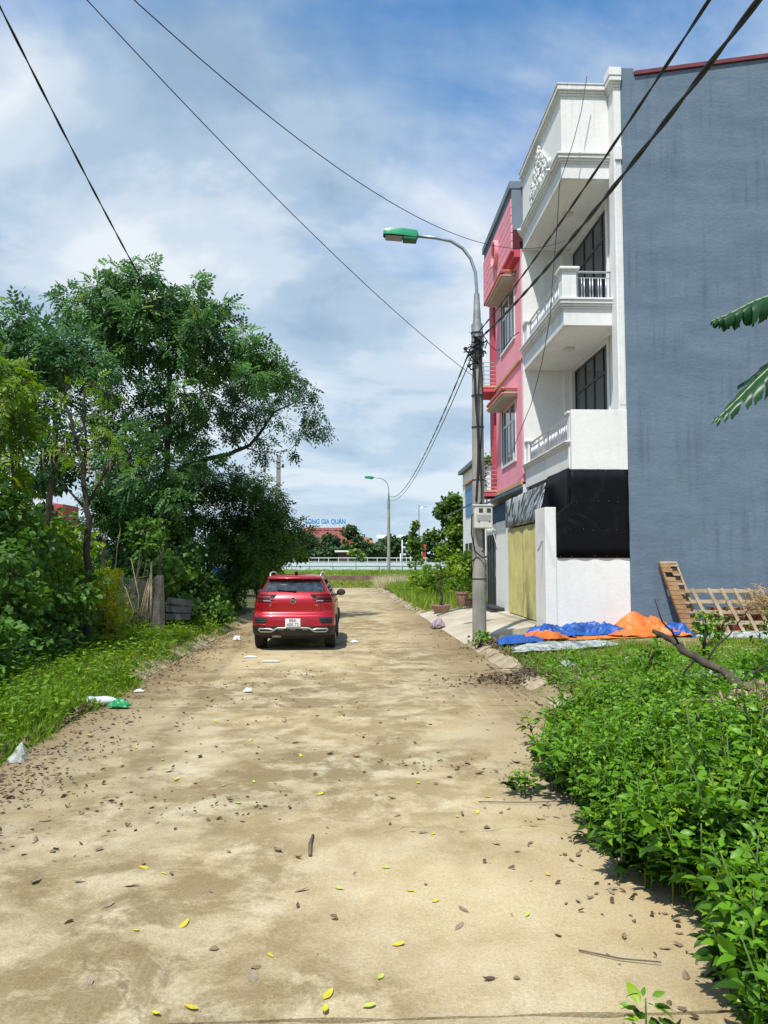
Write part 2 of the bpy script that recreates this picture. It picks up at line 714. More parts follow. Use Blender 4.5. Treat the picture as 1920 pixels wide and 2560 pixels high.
def soil_mat():
    m, nt, b = new_mat('sandy_soil')
    a = add_noise(nt, .8, 7, .65)
    f = add_noise(nt, 30, 5, .7)
    c = add_ramp(nt, a, [(.3, (.13, .11, .04)), (.48, (.24, .19, .09)), (.65, (.38, .30, .17))])
    c = add_mix(nt, 1.0, c, add_ramp(nt, f, [(.3, .6), (.7, 1.2)]), 'MULTIPLY')
    nt.links.new(c, b.inputs['Base Color'])
    b.inputs['Roughness'].default_value = .95
    add_bump(nt, b, f, .7, .03)
    return m


def turf_mat(name, a1, a2, a3):
    m, nt, b = new_mat(name)
    a = add_noise(nt, .5, 7, .65)
    f = add_noise(nt, 14, 6, .7)
    c = add_ramp(nt, a, [(.3, a1), (.5, a2), (.7, a3)])
    c = add_mix(nt, 1.0, c, add_ramp(nt, f, [(.3, .55), (.7, 1.25)]), 'MULTIPLY')
    nt.links.new(c, b.inputs['Base Color'])
    b.inputs['Roughness'].default_value = .95
    add_bump(nt, b, f, .8, .05)
    return m


def plaster_mat(name, c1, c2, streak=.25, dirt=(.2, .2, .19), bump=.25, rough=.85, band=.7):
    m, nt, b = new_mat(name)
    a = add_noise(nt, .55, 9, .66, stretch=(1, 1, band))
    c = add_ramp(nt, a, [(.33, c2), (.62, c1)])
    s = add_noise(nt, 5, 6, .7, stretch=(1, 1, .06))
    s2 = add_noise(nt, .9, 3, .5, off=(4, 4, 2))
    mm = nt.nodes.new('ShaderNodeMath')
    mm.operation = 'MULTIPLY'
    nt.links.new(add_ramp(nt, s, [(.5, 0.0), (.75, 1.0)]), mm.inputs[0])
    nt.links.new(add_ramp(nt, s2, [(.4, 0.0), (.65, streak)]), mm.inputs[1])
    c = add_mix(nt, mm.outputs[0], c, dirt)
    h = add_noise(nt, 9, 8, .7, stretch=(1, 1, 1.6))
    c = add_mix(nt, 1.0, c, add_ramp(nt, h, [(.3, .93), (.7, 1.05)]), 'MULTIPLY')
    nt.links.new(c, b.inputs['Base Color'])
    b.inputs['Roughness'].default_value = rough
    b.inputs['Specular IOR Level'].default_value = .25
    add_bump(nt, b, h, bump, .02)
    return m


M_ROAD = road_mat()
M_SOIL = soil_mat()
M_TURF = turf_mat('turf_soil', (.035, .05, .012), (.07, .085, .02), (.16, .13, .055))
M_FIELD = turf_mat('field_turf', (.10, .15, .025), (.15, .21, .035), (.21, .25, .06))
M_CONC = mat('grey_concrete', (.42, .39, .32), (.28, .26, .21), .9, 2.2, bump=.4, bscale=18)
M_KERB = mat('kerb_concrete', (.40, .33, .22), (.26, .20, .12), .92, 3.2, bump=.6, bscale=14, bdist=.02)
M_DRIVE = mat('driveway_concrete', (.50, .45, .35), (.33, .28, .20), .9, .9, bump=.35, bscale=22, stretch=(1, .45, 1))
M_POLE = mat('pole_concrete', (.36, .34, .30), (.20, .19, .165), .9, 2.6, bump=.4, bscale=25, stretch=(1, 1, .5))
M_WHITE = plaster_mat('white_render', (.80, .79, .76), (.72, .71, .68), .55, (.46, .44, .40), .14)
M_WHITE2 = plaster_mat('white_fascia', (.78, .775, .755), (.69, .685, .67), .5, (.40, .39, .36), .1)
M_GREY = plaster_mat('grey_blue_render', (.150, .203, .262), (.116, .161, .213), .95, (.080, .110, .145), .6, band=3.2)
M_GREY2 = plaster_mat('grey_parapet_render', (.20, .24, .29), (.15, .185, .23), .3, (.1, .11, .13), .3)
M_PINK = plaster_mat('pink_render', (.86, .345, .415), (.78, .295, .355), .4, (.45, .11, .15), .15)
M_RED = plaster_mat('crimson_render', (.62, .10, .14), (.54, .08, .115), .25, (.3, .05, .07), .15)
M_TAN = mat('tan_trim', (.62, .36, .20), (.50, .28, .15), .8, 4)
M_GREEN_LAMP = mat('green_lamp_paint', (.02, .30, .13), (.018, .26, .11), .35, 3, spec=.5)
M_STEEL = mat('galvanised_steel', (.50, .52, .54), (.38, .40, .42), .42, 8, metal=.85)
M_INOX = mat('stainless_rail', (.50, .51, .53), (.42, .43, .45), .42, 8, metal=.8)
M_BLACK = mat('black_rubber', (.012, .012, .013), (.02, .02, .02), .55, 6)
M_CABLE = mat('cable_sheath', (.016, .017, .02), (.026, .027, .03), .5, 6)
M_BOXW = mat('meter_box_plastic', (.62, .60, .53), (.52, .50, .44), .5, 5)
M_GLASS = mat('tinted_window_glass', (.020, .035, .045), (.030, .050, .060), .04, 1.2, spec=.9)
M_FRAME = mat('dark_aluminium', (.022, .028, .034), (.03, .036, .044), .35, 5, spec=.5)
M_WFRAME = mat('white_window_frame', (.72, .73, .72), (.64, .65, .64), .4, 5)
M_YELLOW = mat('yellow_gate_paint', (.52, .47, .185), (.38, .345, .14), .5, 2.5, spec=.4)
M_BRICK = mat('weathered_brick', (.36, .21, .155), (.20, .125, .10), .9, 1.6, bump=.4)
M_BARK = mat('grey_brown_bark', (.11, .085, .060), (.05, .04, .03), .9, 6, bump=.8, bscale=22, stretch=(1, 1, .3), bdist=.02)
M_BARK_D = mat('dark_bark', (.055, .045, .035), (.026, .022, .018), .9, 6, bump=.8, bscale=22, stretch=(1, 1, .3), bdist=.02)
M_WOOD = mat('pallet_wood', (.42, .33, .22), (.27, .20, .125), .85, 3, stretch=(1, 1, 1), bump=.3, bscale=30)
M_WOOD_B = mat('brown_pallet_wood', (.36, .215, .10), (.22, .125, .055), .8, 3, bump=.3, bscale=30)
M_DEAD = mat('dry_leaf', (.20, .135, .08), (.10, .065, .04), .85, 9, bump=.3)
M_STRAW = mat('dry_straw', (.40, .31, .18), (.24, .18, .10), .9, 9)
M_TWIG = mat('dry_twig', (.16, .125, .095), (.08, .062, .048), .9, 9)
M_YLEAF = mat('fallen_yellow_leaf', (.60, .45, .025), (.42, .40, .04), .55, 6)

L_MELIA = leaf_mat('melia_leaf', (.018, .062, .020), (.105, .230, .065), .40)
L_BOUGH = leaf_mat('bough_leaf', (.018, .055, .025), (.090, .195, .080), .38)
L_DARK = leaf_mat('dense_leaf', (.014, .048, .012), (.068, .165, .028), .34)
L_LIGHT = leaf_mat('light_leaf', (.050, .110, .010), (.155, .270, .022), .42)
L_WEED = leaf_mat('weed_leaf', (.010, .038, .004), (.115, .265, .015), .32, rough=.40)  # dark end deepened to put shade between the leaves into the colour
L_SHRUB = leaf_mat('shrub_leaf', (.022, .068, .012), (.085, .185, .028), .36)
L_YELLOW = leaf_mat('yellow_green_leaf', (.13, .19, .010), (.30, .36, .02), .45)
L_GRASS = leaf_mat('grass_blade', (.055, .125, .008), (.160, .285, .018), .40)
L_GRASS2 = leaf_mat('far_grass_blade', (.10, .18, .02), (.20, .30, .035), .35)
L_DRYG = leaf_mat('pale_grass_blade', (.30, .27, .14), (.52, .48, .30), .3)
L_FAR = leaf_mat('far_leaf', (.022, .055, .022), (.065, .125, .042), .25)
L_FARL = leaf_mat('far_light_leaf', (.045, .095, .015), (.115, .205, .026), .3)
L_BANANA = leaf_mat('banana_leaf', (.020, .075, .025), (.075, .19, .075), .30, rough=.35)


def bump_noise(x, y, s=1.0, a=0.0):
    return (math.sin(x * 1.3 * s + 1.7 + a) * math.cos(y * 1.1 * s - .6) + .6 * math.sin(x * 2.9 * s - y * 2.3 * s + 2.1 + a) + .35 * math.sin(x * 6.1 * s + y * 5.3 * s + a)) / 1.95


# ------------------------------------------------------------------ ground, road
def sheet(name, xs, ys, zf, m):
    mb = MB()
    mb.grid([[(x, y, zf(x, y)) for x in xs] for y in ys])
    return tag(mb.build(name, m, None, smooth=True), kind='structure')


def lin(a, b, n):
    return [a + (b - a) * i / (n - 1) for i in range(n)]


sheet('ground', lin(-900, 900, 30), lin(-300, 1500, 30), lambda x, y: -.08, M_TURF)


def xr(y):
    return 2.62 if y < 19 else 2.62 - (y - 19) * .033


def xl(y):
    return -3.52


road = bpy.data.objects.new('road', None)
COL.objects.link(road)
tag(road, kind='structure')
y0 = 3.44 - 7.17
for i in range(9):
    ya, yb = y0 + 7.17 * i + .012, y0 + 7.17 * (i + 1) - .012
    mb = MB()
    ny = 40 if i < 4 else 10
    rows = []
    for q in range(ny + 1):
        y = ya + (yb - ya) * q / ny
        edge = 1 if q in (0, ny) else 0
        row = []
        for k in range(41):
            t = k / 40
            x = xl(y) + (xr(y) - xl(y)) * t
            jx = (.03 * bump_noise(0, y, 3) if k in (0, 40) else 0)
            jy = (.018 * bump_noise(x, 0, 4.0, i) * (1 if q == 0 else -1) if edge else 0)
            z = .008 * bump_noise(x, y, .9) - (.010 if edge else 0)
            row.append((x + jx, y + jy, z))
        rows.append(row)
    mb.grid(rows)
    # skirts give the slab its thickness
    for ed in (rows[0], rows[-1], [r[0] for r in rows], [r[-1] for r in rows]):
        mb.grid([ed, [(p[0], p[1], -.09) for p in ed]])
    mb.build('concrete_slab', M_ROAD, road, smooth=True)
mb = MB()
mb.grid([[(x, y, .004 * bump_noise(x, y, .7) + .002) for x in lin(-40, 1.75, 30)] for y in lin(60.85, 53, 8)])
mb.build('concrete_slab', M_ROAD, road, smooth=True)


def zl(x, y):      # left verge height
    d = max(0, -3.5 - x)
    return .14 * min(1, d / .45) - .02 + min(.5, d * .085) + .035 * bump_noise(x, y, 1.4) * min(1, d * 2)


def zr(x, y):      # right lot height
    d = max(0, x - 2.6)
    return .12 * min(1, d / .4) - .02 + min(.1, d * .05) + .03 * bump_noise(x, y, 1.5, 2) * min(1, d * 2)


def grade(a, b, n, p=1.6):
    return [a + (b - a) * (i / (n - 1)) ** p for i in range(n)]


sheet('verge_left', grade(-3.56, -45, 60, 2.4), lin(-4, 52, 150), zl, M_TURF)
sheet('verge_right', grade(2.60, 30, 60, 2.0), lin(-4, 60, 170), zr, M_SOIL)


def zfar(x, y):
    if y < 62:
        return -.02 + .5 * max(0, (y - 58.5) / 3.5) ** .8 + .04 * bump_noise(x, y, .8)
    return .86 + .05 * bump_noise(x, y, .5)


sheet('bank', lin(-60, 60, 90), [57.6, 58.2, 59, 60, 61, 61.9], zfar, M_FIELD)
sheet('field', lin(-120, 120, 60), [62.25, 64, 68, 75, 85, 95, 105, 130, 170, 230, 320, 500], zfar, M_FIELD)

# kerbs: sloped concrete stones, some of them tilted
def kerb(name, side, xf, ys, skip=()):
    root = bpy.data.objects.new(name, None)
    COL.objects.link(root)
    tag(root, kind='structure')
    for i, y in enumerate(ys):
        if i in skip:
            continue
        L_ = .96
        x = xf(y)
        jx, jz = random.uniform(-.02, .02), random.uniform(-.02, .015)
        tilt = random.uniform(-.03, .03)
        w = .34
        sec = [(0, -.08), (.02, .005), (.12, .05), (.24, .115), (w, .135), (w + .06, .10), (w + .06, -.08)]
        rows = []
        for q in range(6):
            t = q / 5
            yy = y + L_ * (t - .5)
            row = []
            for a, z in sec:
                n = .012 * bump_noise(a * 9 + i * 3.1, yy * 2, 2.2)
                row.append((x + side * (a + jx + n), yy + (.02 * bump_noise(a * 7, i, 3) if q in (0, 5) else 0), z + jz + tilt * (t - .5) + n))
            rows.append(row if side > 0 else row[::-1])
        mb = MB()
        mb.grid(rows)
        mb.add(rows[0], [tuple(range(len(sec)))])
        mb.add(rows[-1], [tuple(range(len(sec)))[::-1]])
        mb.build('kerb_stone', M_KERB, root, auto=40)
    return root


kerb('kerb_left', -1, xl, [10.5 + i for i in range(38)], skip=(0, 2))
kerb('kerb_right', 1, xr, [10.2 + i for i in range(8)] + [29.5 + i for i in range(26)], skip=(1,))

# raised concrete apron in front of the gates, sloping down to the road
mb = MB()
NX, NY = 16, 30
rows = []
for j in range(NY + 1):
    v = j / NY
    row = []
    for i in range(NX + 1):
        u = i / NX
        near = Vector((2.58, 18.55, .02)).lerp(Vector((4.72, 18.93, .37)), u)
        if u < .25:
            near.y -= .3 * (1 - u / .25)
        far = Vector((2.30, 29.4, .02)).lerp(Vector((6.2, 29.6, .30)), u)
        p = near.lerp(far, v)
        z = .015 + .35 * min(1, (u / .78)) ** .75
        if v > .86:
            z *= 1 - .4 * (v - .86) / .14
        p.z = z + .006 * bump_noise(p.x, p.y, 1.2)
        row.append(tuple(p))
    rows.append(row)
mb.grid(rows)
for ed in (rows[0], rows[-1], [r[0] for r in rows], [r[-1] for r in rows]):
    mb.grid([ed, [(p[0], p[1], -.05) for p in ed]])
tag(mb.build('driveway', M_DRIVE, None, auto=35), kind='structure')
# ------------------------------------------------------------------ white house
def graffiti_mat():
    m, nt, b = new_mat('dripping_paint_print')
    a = add_noise(nt, 2.3, 3, .5, stretch=(1, 1.6, .55), dist=1.3)
    e = add_noise(nt, 1.1, 2, .5, off=(3, 2, 5))
    c = add_ramp(nt, a, [(.49, (.012, .018, .018)), (.51, (.28, .30, .32)), (.60, (.17, .19, .21)), (.64, (.34, .36, .38))])
    c = add_mix(nt, .5, c, add_ramp(nt, e, [(.3, .6), (.7, 1.2)]), 'MULTIPLY')
    nt.links.new(c, b.inputs['Base Color'])
    b.inputs['Roughness'].default_value = .5
    return m


def sheet_mat():
    m, nt, b = new_mat('black_plastic_sheet')
    a = add_noise(nt, 1.3, 6, .7, dist=1.5, off=(2, 0, 1))
    c = add_ramp(nt, a, [(.55, (.0035, .004, .006)), (.72, (.010, .016, .018)), (.8, (.03, .05, .05))])
    nt.links.new(c, b.inputs['Base Color'])
    b.inputs['Roughness'].default_value = .6
    b.inputs['Specular IOR Level'].default_value = .12
    add_bump(nt, b, add_noise(nt, 2.2, 5, .6, dist=.8), .25, .03)
    return m


M_GRAF = graffiti_mat()
M_SHEET = sheet_mat()
M_ROOFR = mat('red_roof_metal', (.20, .045, .055), (.15, .035, .045), .5, 4)
YN, YF = 18.9, 24.1
XF, XB, XG = 6.85, 5.35, 4.75

wh = thing('white_house', 'tall white house with three balconies and bare grey-blue side wall', 'house', (9, 21.5, .1))
# side wall, roof
mb = MB()
mb.prism([(6.80, YN, 0), (17.5, YN, 0), (17.5, YN, 16.15), (7.16, YN, 14.5), (7.16, YN, 14.72), (6.80, YN, 14.72)], (0, .2, 0))
mb.build('side_wall', M_GREY, wh)
mb = MB()
mb.prism([(7.3, YN + .2, 0), (17.5, YN + .2, 0), (17.5, YN + .2, 15.9), (7.3, YN + .2, 14.2)], (0, YF - YN - .35, 0))
mb.build('rear_wall', M_GREY2, wh)
mb = MB()
mb.prism([(7.17, YN - .06, 14.52), (18, YN - .06, 16.25), (18, YN - .06, 16.35), (7.17, YN - .06, 14.62)], (0, YF - YN, 0))
mb.build('roof', M_ROOFR, wh)

# front wall with two window openings
mb = MB()
WIN = [(20.40, 23.76, 5.02, 7.98), (20.32, 23.82, 8.76, 11.78)]
zs = [.2, 5.02, 7.98, 8.76, 11.78, 14.5]
mb.box(XF, XF + .2, YN + .004, 20.36, .2, 14.5)
mb.box(XF, XF + .2, 23.80, YF, .2, 14.5)
mb.box(XF, XF + .2, 20.36, 23.80, .2, 5.02)
mb.box(XF, XF + .2, 20.36, 23.80, 7.98, 8.76)
mb.box(XF, XF + .2, 20.36, 23.80, 11.78, 14.5)
mb.build('front_wall', M_WHITE, wh)
# architrave strips round the windows
for (a, b_, c, d) in WIN:
    w = MB()
    w.box(XF - .05, XF - .003, a - .16, a - .02, c, d + .16)
    w.box(XF - .05, XF - .003, b_ + .02, b_ + .16, c, d + .16)
    w.box(XF - .052, XF - .003, a - .02, b_ + .02, d + .02, d + .162)
    w.build('architrave', M_WHITE2, wh, bevel=.012)
    fr = MB()
    fx0, fx1 = XF + .06, XF + .13
    cols = [a + .0, a + .66, a + 1.5, a + 2.36, b_]
    for i, y in enumerate(cols):
        w_ = .09 if i == 1 else .055
        fr.box(fx0, fx1, y - w_ / 2, y + w_ / 2, c, d)
    for z in (c + .04, d - .75, d - .03):
        fr.box(fx0 + .004, fx1 - .004, a, b_, z - .035, z + .035)
    win = fr.build('window', M_FRAME, wh, bevel=.006)
    for i in range(4):
        for (p, q) in ((c + .08, d - .79), (d - .71, d - .07)):
            g = MB()
            g.box(fx0 + .03, fx0 + .042, cols[i] + .05, cols[i + 1] - .05, p, q)
            g.build('pane', M_GLASS, win)
    for i in (1, 2, 3):
        h = MB()
        h.box(fx0 - .03, fx0 - .004, cols[i] + .035 - .012, cols[i] + .035 + .022, c + 1.0, c + 1.16)
        h.build('handle', M_BLACK, win)

# fluted corner pilaster beside the grey wall, and the fin at the far side
mb = MB()
mb.box(6.60, 6.797, YN + .01, 19.32, 5.77, 12.62)
for x in (6.64, 6.69, 6.74):
    mb.box(x, x + .022, YN - .012, YN + .02, 5.9, 12.5)
mb.build('pilaster', M_WHITE2, wh, bevel=.008)
mb = MB()
mb.box(5.32, XF - .003, 24.0, 24.14, 4.95, 12.0)
mb.build('party_wall', M_WHITE, wh)
# balcony inner corner strip
mb = MB()
mb.box(6.60, XF - .004, 23.86, 23.997, 4.95, 8.03)
mb.box(6.60, XF - .004, 23.86, 23.997, 8.75, 11.93)
mb.build('corner_strip', M_WHITE2, wh, bevel=.01)


def cornice(mb, x0, y0, y1, x1, z, layers):
    for dz0, dz1, p in layers:
        mb.box(x0 - p, x1, y0 - p, y1 + min(p, .05), z + dz0, z + dz1)


LAY = [(0, .05, .03), (.053, .11, .07), (.113, .20, .11), (.203, .26, .14)]


def rail_front(parent, y0, y1, x, zb, zt, step=.155):
    f = MB()
    f.tube([(x, y0, zt), (x, y1, zt)], .028, 8)
    f.tube([(x, y0, zt - .13), (x, y1, zt - .13)], .014, 6)
    f.tube([(x, y0, zb + .06), (x, y1, zb + .06)], .016, 6)
    n = 4
    for k in range(n + 1):
        y = y0 + (y1 - y0) * k / n
        f.tube([(x, y, zb), (x, y, zt)], .018, 6)
    rl = f.build('railing', M_INOX, parent, auto=50)
    k = int((y1 - y0) / step)
    for q in range(1, k):
        y = y0 + (y1 - y0) * q / k
        bb = MB()
        bb.tube([(x, y, zb + .06), (x, y, zt - .13)], .017, 6)
        bb.build('baluster', M_INOX, rl, smooth=True)
    return rl


# first balcony: solid near side
mb = MB()
mb.box(XB, XF - .002, YN + .15, 24.0, 4.28, 4.86)
cornice(mb, XB, YN + .2, 24.0, XF - .003, 4.86, [(0, .05, .03), (.05, .10, .07), (.1, .14, .11)])
bal = mb.build('balcony', M_WHITE2, wh, bevel=.01)
mb = MB()
mb.box(5.38, 6.797, YN - .004, YN + .14, 4.25, 5.77)
mb.build('side_panel', M_WHITE, bal, bevel=.008)
for (a, b_) in ((YN + .152, YN + .36), (23.72, 24.0)):
    mb = MB()
    mb.box(XB + .02, XB + .22, a, b_, 5.003, 5.70)
    mb.box(XB - .03, XB + .27, a - .04, b_ + .04, 5.70, 5.76)
    mb.build('post', M_WHITE2, bal, bevel=.012)
rail_front(bal, YN + .38, 23.7, XB + .10, 5.003, 5.66)

# second balcony
mb = MB()
mb.box(XB, XF - .002, 19.32, 24.0, 8.05, 8.49)
mb.box(XB + .06, XF - .06, 19.38, 23.94, 8.03, 8.06)
cornice(mb, XB, 19.32, 24.0, XF - .003, 8.49, LAY)
bal = mb.build('balcony', M_WHITE2, wh, bevel=.01)
mb = MB()
mb.box(XB - .04, XB + .34, 19.28, 19.66, 8.753, 9.46)
mb.box(XB - .07, XB + .37, 19.25, 19.69, 9.463, 9.50)
mb.box(XB - .11, XB + .41, 19.21, 19.73, 9.503, 9.58)
mb.build('post', M_WHITE2, bal, bevel=.015)
mb = MB()
mb.box(XB - .0, XB + .26, 23.55, 23.99, 8.753, 9.46)
mb.box(XB - .06, XB + .32, 23.5, 23.995, 9.463, 9.55)
mb.build('post', M_WHITE2, bal, bevel=.015)
rail_front(bal, 19.70, 23.52, XB + .10, 8.753, 9.5)
f = MB()
ys_ = 19.42
f.tube([(XB + .36, ys_, 9.5), (6.68, ys_, 9.5)], .028, 8)
f.tube([(XB + .36, ys_, 9.34), (6.62, ys_, 9.34)], .014, 6)
f.tube([(XB + .36, ys_, 8.81), (6.62, ys_, 8.81)], .016, 6)
for x in (XB + .40, 6.60):
    f.tube([(x, ys_, 8.753), (x, ys_, 9.5)], .02, 6)
rl = f.build('railing', M_INOX, bal, auto=50)
for x in (5.86, 5.93, 6.08, 6.15, 6.30, 6.37, 6.50):
    bb = MB()
    bb.tube([(x, ys_, 8.81), (x, ys_, 9.34)], .017, 6)
    bb.build('baluster', M_INOX, rl, smooth=True)

# third balcony with the tall parapet
mb = MB()
mb.box(XB, XF - .002, 19.32, 24.0, 11.96, 12.36)
mb.box(XB + .06, XF - .06, 19.38, 23.94, 11.94, 11.97)
cornice(mb, XB, 19.32, 24.0, XF - .003, 12.36, LAY)
bal = mb.build('balcony', M_WHITE2, wh, bevel=.01)
mb = MB()
mb.box(XB + .01, XB + .15, 19.33, 23.99, 12.623, 14.2)
mb.box(XB + .15, 6.62, 19.33, 19.47, 12.623, 14.2)
mb.box(6.62, XF - .002, YN + .01, 19.47, 12.623, 14.30)
mb.build('parapet', M_WHITE, bal, bevel=.008)
mb = MB()
for dz0, dz1, p in [(0, .06, .03), (.063, .12, .06), (.123, .25, .11), (.253, .29, .13)]:
    mb.box(XB + .01 - p, XB + .17, 19.33 - p, 24.0, 14.2 + dz0, 14.2 + dz1)
    mb.box(XB + .17, 6.62, 19.33 - p, 19.47, 14.2 + dz0, 14.2 + dz1)
    mb.box(6.60 - p, 6.797, YN - p + .01, 19.33 - p - .002, 14.2 + dz0 + .003, 14.2 + dz1 + .18)
mb.box(6.62, 6.797, YN - .05, 19.2, 12.25, 12.62)
mb.build('coping', M_WHITE2, bal, bevel=.012)
for y in (20.0, 23.75):
    mb = MB()
    mb.tube([(XB - .22, y, 12.52), (XB + .05, y, 12.54)], .045, 10)
    mb.build('drain_spout', M_WHITE2, bal, smooth=True)
# plaster relief on the parapet: scrolls and leaves heaped into a low pediment
mb = MB()
random.seed(21)
for _ in range(150):
    y = random.gauss(0, .55)
    if abs(y) > 1.15:
        continue
    top = 1.12 * (1 - abs(y) / 1.25) ** 1.6 + .16
    z = random.random() * top
    r = random.uniform(.04, .085)
    c = (XB - .01 - random.uniform(0, .05), 21.6 + y, 12.85 + z)
    mb.ball(c, r, 7, 5, (.8, random.uniform(.7, 1.6), random.uniform(.7, 1.6)))
for sgn in (-1, 1):
    for k in range(4):
        y, z, r = sgn * (.25 + .26 * k), .75 - .2 * k, .17 - .02 * k
        mb.tube([(XB - .05, 21.6 + y + r * (1 - t / 16) * math.cos(t * .6) * sgn, 12.9 + z + r * (1 - t / 16) * math.sin(t * .6)) for t in range(15)], .03, 6)
mb.build('plaster_relief', M_WHITE2, bal, smooth=True)
# ceiling lights on the soffits
for (x, y, z) in ((6.05, 21.35, 8.03), (6.05, 21.3, 11.94)):
    mb = MB()
    mb.lathe([(.0, -.055), (.13, -.055), (.16, -.03), (.165, 0)], (x, y, z), 20)
    mb.build('ceiling_light', M_BOXW, wh, auto=40)

# ground floor: low side wall, gate pillar, folding gate
mb = MB()
mb.box(4.965, 6.797, YN, YN + .14, .05, 2.06)
mb.build('low_wall', M_WHITE, wh, bevel=.006)
mb = MB()
mb.box(4.68, 4.962, YN - .003, 19.94, .05, 3.31)
mb.build('gate_pillar', M_WHITE, wh, bevel=.012)
mb = MB()
mb.bar((4.66, 19.1, 2.48), (4.52, 19.0, 2.22), .03, .05)
mb.build('bracket', M_STEEL, wh)
mb = MB()
mb.box(4.84, 4.88, 19.97, 24.06, .36, .42)
mb.box(4.84, 4.88, 19.97, 24.06, 2.94, 3.0)
for z in (.95, 1.55, 2.15, 2.6):
    mb.box(4.845, 4.862, 19.97, 24.06, z - .03, z + .03)
for y in (21.90, 21.98):
    mb.box(4.79, 4.88, y - .03, y + .03, .37, 2.98)
gate = mb.build('folding_gate', M_YELLOW, wh)
dk = MB()
dk.box(4.80, 4.83, 21.925, 21.955, .4, 2.96)
dk.build('gate_gap', M_FRAME, gate)
n = 56
for i in range(n):
    y = 20.02 + (24.02 - 20.02) * i / (n - 1)
    if 21.84 < y < 22.03:
        continue
    s = MB()
    s.prism([(4.795, y - .021, .40), (4.775, y - .010, .40), (4.775, y + .010, .40), (4.795, y + .021, .40), (4.83, y + .021, .40), (4.83, y - .021, .40)], (0, 0, 2.56))
    s.build('slat', M_YELLOW, gate)
mb = MB()
mb.box(4.885, 4.90, 19.95, 24.08, .36, 3.0)
mb.build('gate_backing', mat('gate_sheet', (.30, .27, .09), (.22, .20, .07), .6, 2), gate)
for z in (1.25, 2.0):
    mb = MB()
    mb.box(4.765, 4.80, 21.86, 21.90, z, z + .14)
    mb.build('gate_lock', M_STEEL, gate)
# print above the gate
mb = MB()
A_, B_, C_, D_ = Vector((4.74, 19.95, 3.02)), Vector((4.74, 24.12, 3.02)), Vector((4.74, 24.25, 3.87)), Vector((5.22, 20.85, 4.12))
rows = []
for j in range(5):
    v = j / 4
    rows.append([tuple(A_.lerp(D_, v).lerp(B_.lerp(C_, v), i / 12) + Vector((.012 * math.sin(i * 1.9 + j), 0, 0))) for i in range(13)])
mb.grid(rows)
mb.build('painted_banner', M_GRAF, wh, smooth=True, solid=.02)
# black plastic sheet over the side opening, wrapped round the corner
mb = MB()
pts = []
for j in range(9):
    z = 2.05 + (4.26 - 2.05) * j / 8
    xa = 4.97 if z < 3.34 else 5.33
    pts.append([(xa + (6.79 - xa) * i / 16, YN - .012 - .012 * (1 + math.sin(i * 1.3 + j * 2.1)), z) for i in range(17)])
mb.grid(pts)
mb.grid([[(5.31 - .01 * math.sin(i + j * 2), YN + .02 + 2.2 * i / 10, 2.6 + 1.7 * j / 6) for i in range(11)] for j in range(7)])
sheet_o = mb.build('black_sheet', M_SHEET, wh, smooth=True, solid=.006)
for j, z in enumerate((2.09, 2.75, 3.45, 4.2)):
    for i in range(7):
        if random.random() < .3:
            continue
        x = (5.05 if z < 3.3 else 5.42) + i * .28 + random.uniform(-.05, .05)
        if x > 6.75:
            continue
        q = MB()
        q.ball((x, YN - .035, z + random.uniform(-.02, .02)), .007, 6, 4)
        q.build('rivet', M_STEEL, sheet_o)

# ------------------------------------------------------------------ pink house
ph = thing('pink_house', 'narrow pink house with white windows and grey parapet beside the white house', 'house', (8, 27, .1))
mb = MB()
PW = [(25.15, 27.5, 5.37, 7.4), (25.15, 27.5, 9.5, 11.35)]
ya, yb = 24.16, 28.65
mb.box(5.3, 5.5, ya, 25.15, 4.5, 12.1)
mb.box(5.3, 5.5, 27.5, yb, 4.5, 12.1)
for z0, z1 in ((4.5, 5.37), (7.4, 9.5), (11.35, 12.1)):
    mb.box(5.3, 5.5, 25.15, 27.5, z0, z1)
mb.build('wall', M_PINK, ph)
mb = MB()
mb.box(5.75, 5.9, 28.65, 29.25, .3, 12.1)
mb.box(5.52, 5.75, 28.655, 28.75, .3, 12.1)
mb.box(5.32, 5.75, 29.25, 30.1, 4.4, 12.1)
mb.build('recess_wall', M_RED, ph)
mb = MB()
mb.box(5.92, 17, 24.16, 30.1, .3, 13.4)
mb.build('core_wall', M_GREY2, ph)
mb = MB()
mb.box(5.04, 9, 24.17, 29.55, 12.72, 14.10)
mb.box(4.97, 9.05, 24.15, 29.62, 14.103, 14.34)
mb.build('parapet', M_GREY2, ph)
# boarded frieze: separate bands with dark joints
mb = MB()
mb.box(5.06, 5.6, 24.18, 29.5, 12.1, 12.715)
fz = mb.build('frieze', mat('joint_shadow_paint', (.10, .02, .03), (.08, .02, .025), .9), ph)
zb = 12.07
for k in range(6):
    b2 = MB()
    b2.box(5.0, 5.058 if zb < 12.7 else 5.036, 24.16, 29.55, zb, zb + .262)
    b2.build('band', M_PINK, fz, bevel=.006)
    zb += .283
mb = MB()
mb.box(5.0, 5.3, 24.16, 29.55, 12.0, 12.066)
mb.box(5.1, 5.3, 24.16, 28.9, 11.82, 11.997)
mb.build('frieze_base', M_RED, ph)
mb = MB()
ring = [(4.90, 26.75 + .38 * math.cos(t / 24 * 2 * math.pi), 12.95 + .38 * math.sin(t / 24 * 2 * math.pi)) for t in range(25)]
rows = []
for t in range(25):
    a = t / 24 * 2 * math.pi
    c_, s_ = math.cos(a), math.sin(a)
    rows.append([(x, 26.75 + r * c_, 12.95 + r * s_) for x, r in ((5.0, .48), (4.88, .48), (4.86, .43), (4.88, .37), (5.0, .37))])
mb.grid(rows)
rg = mb.build('ring_ornament', M_PINK, ph, auto=40)
mb = MB()
mb.lathe([(0, -.01), (.365, -.01), (.365, 0)], (4.985, 26.75, 12.95), 24, 'x')
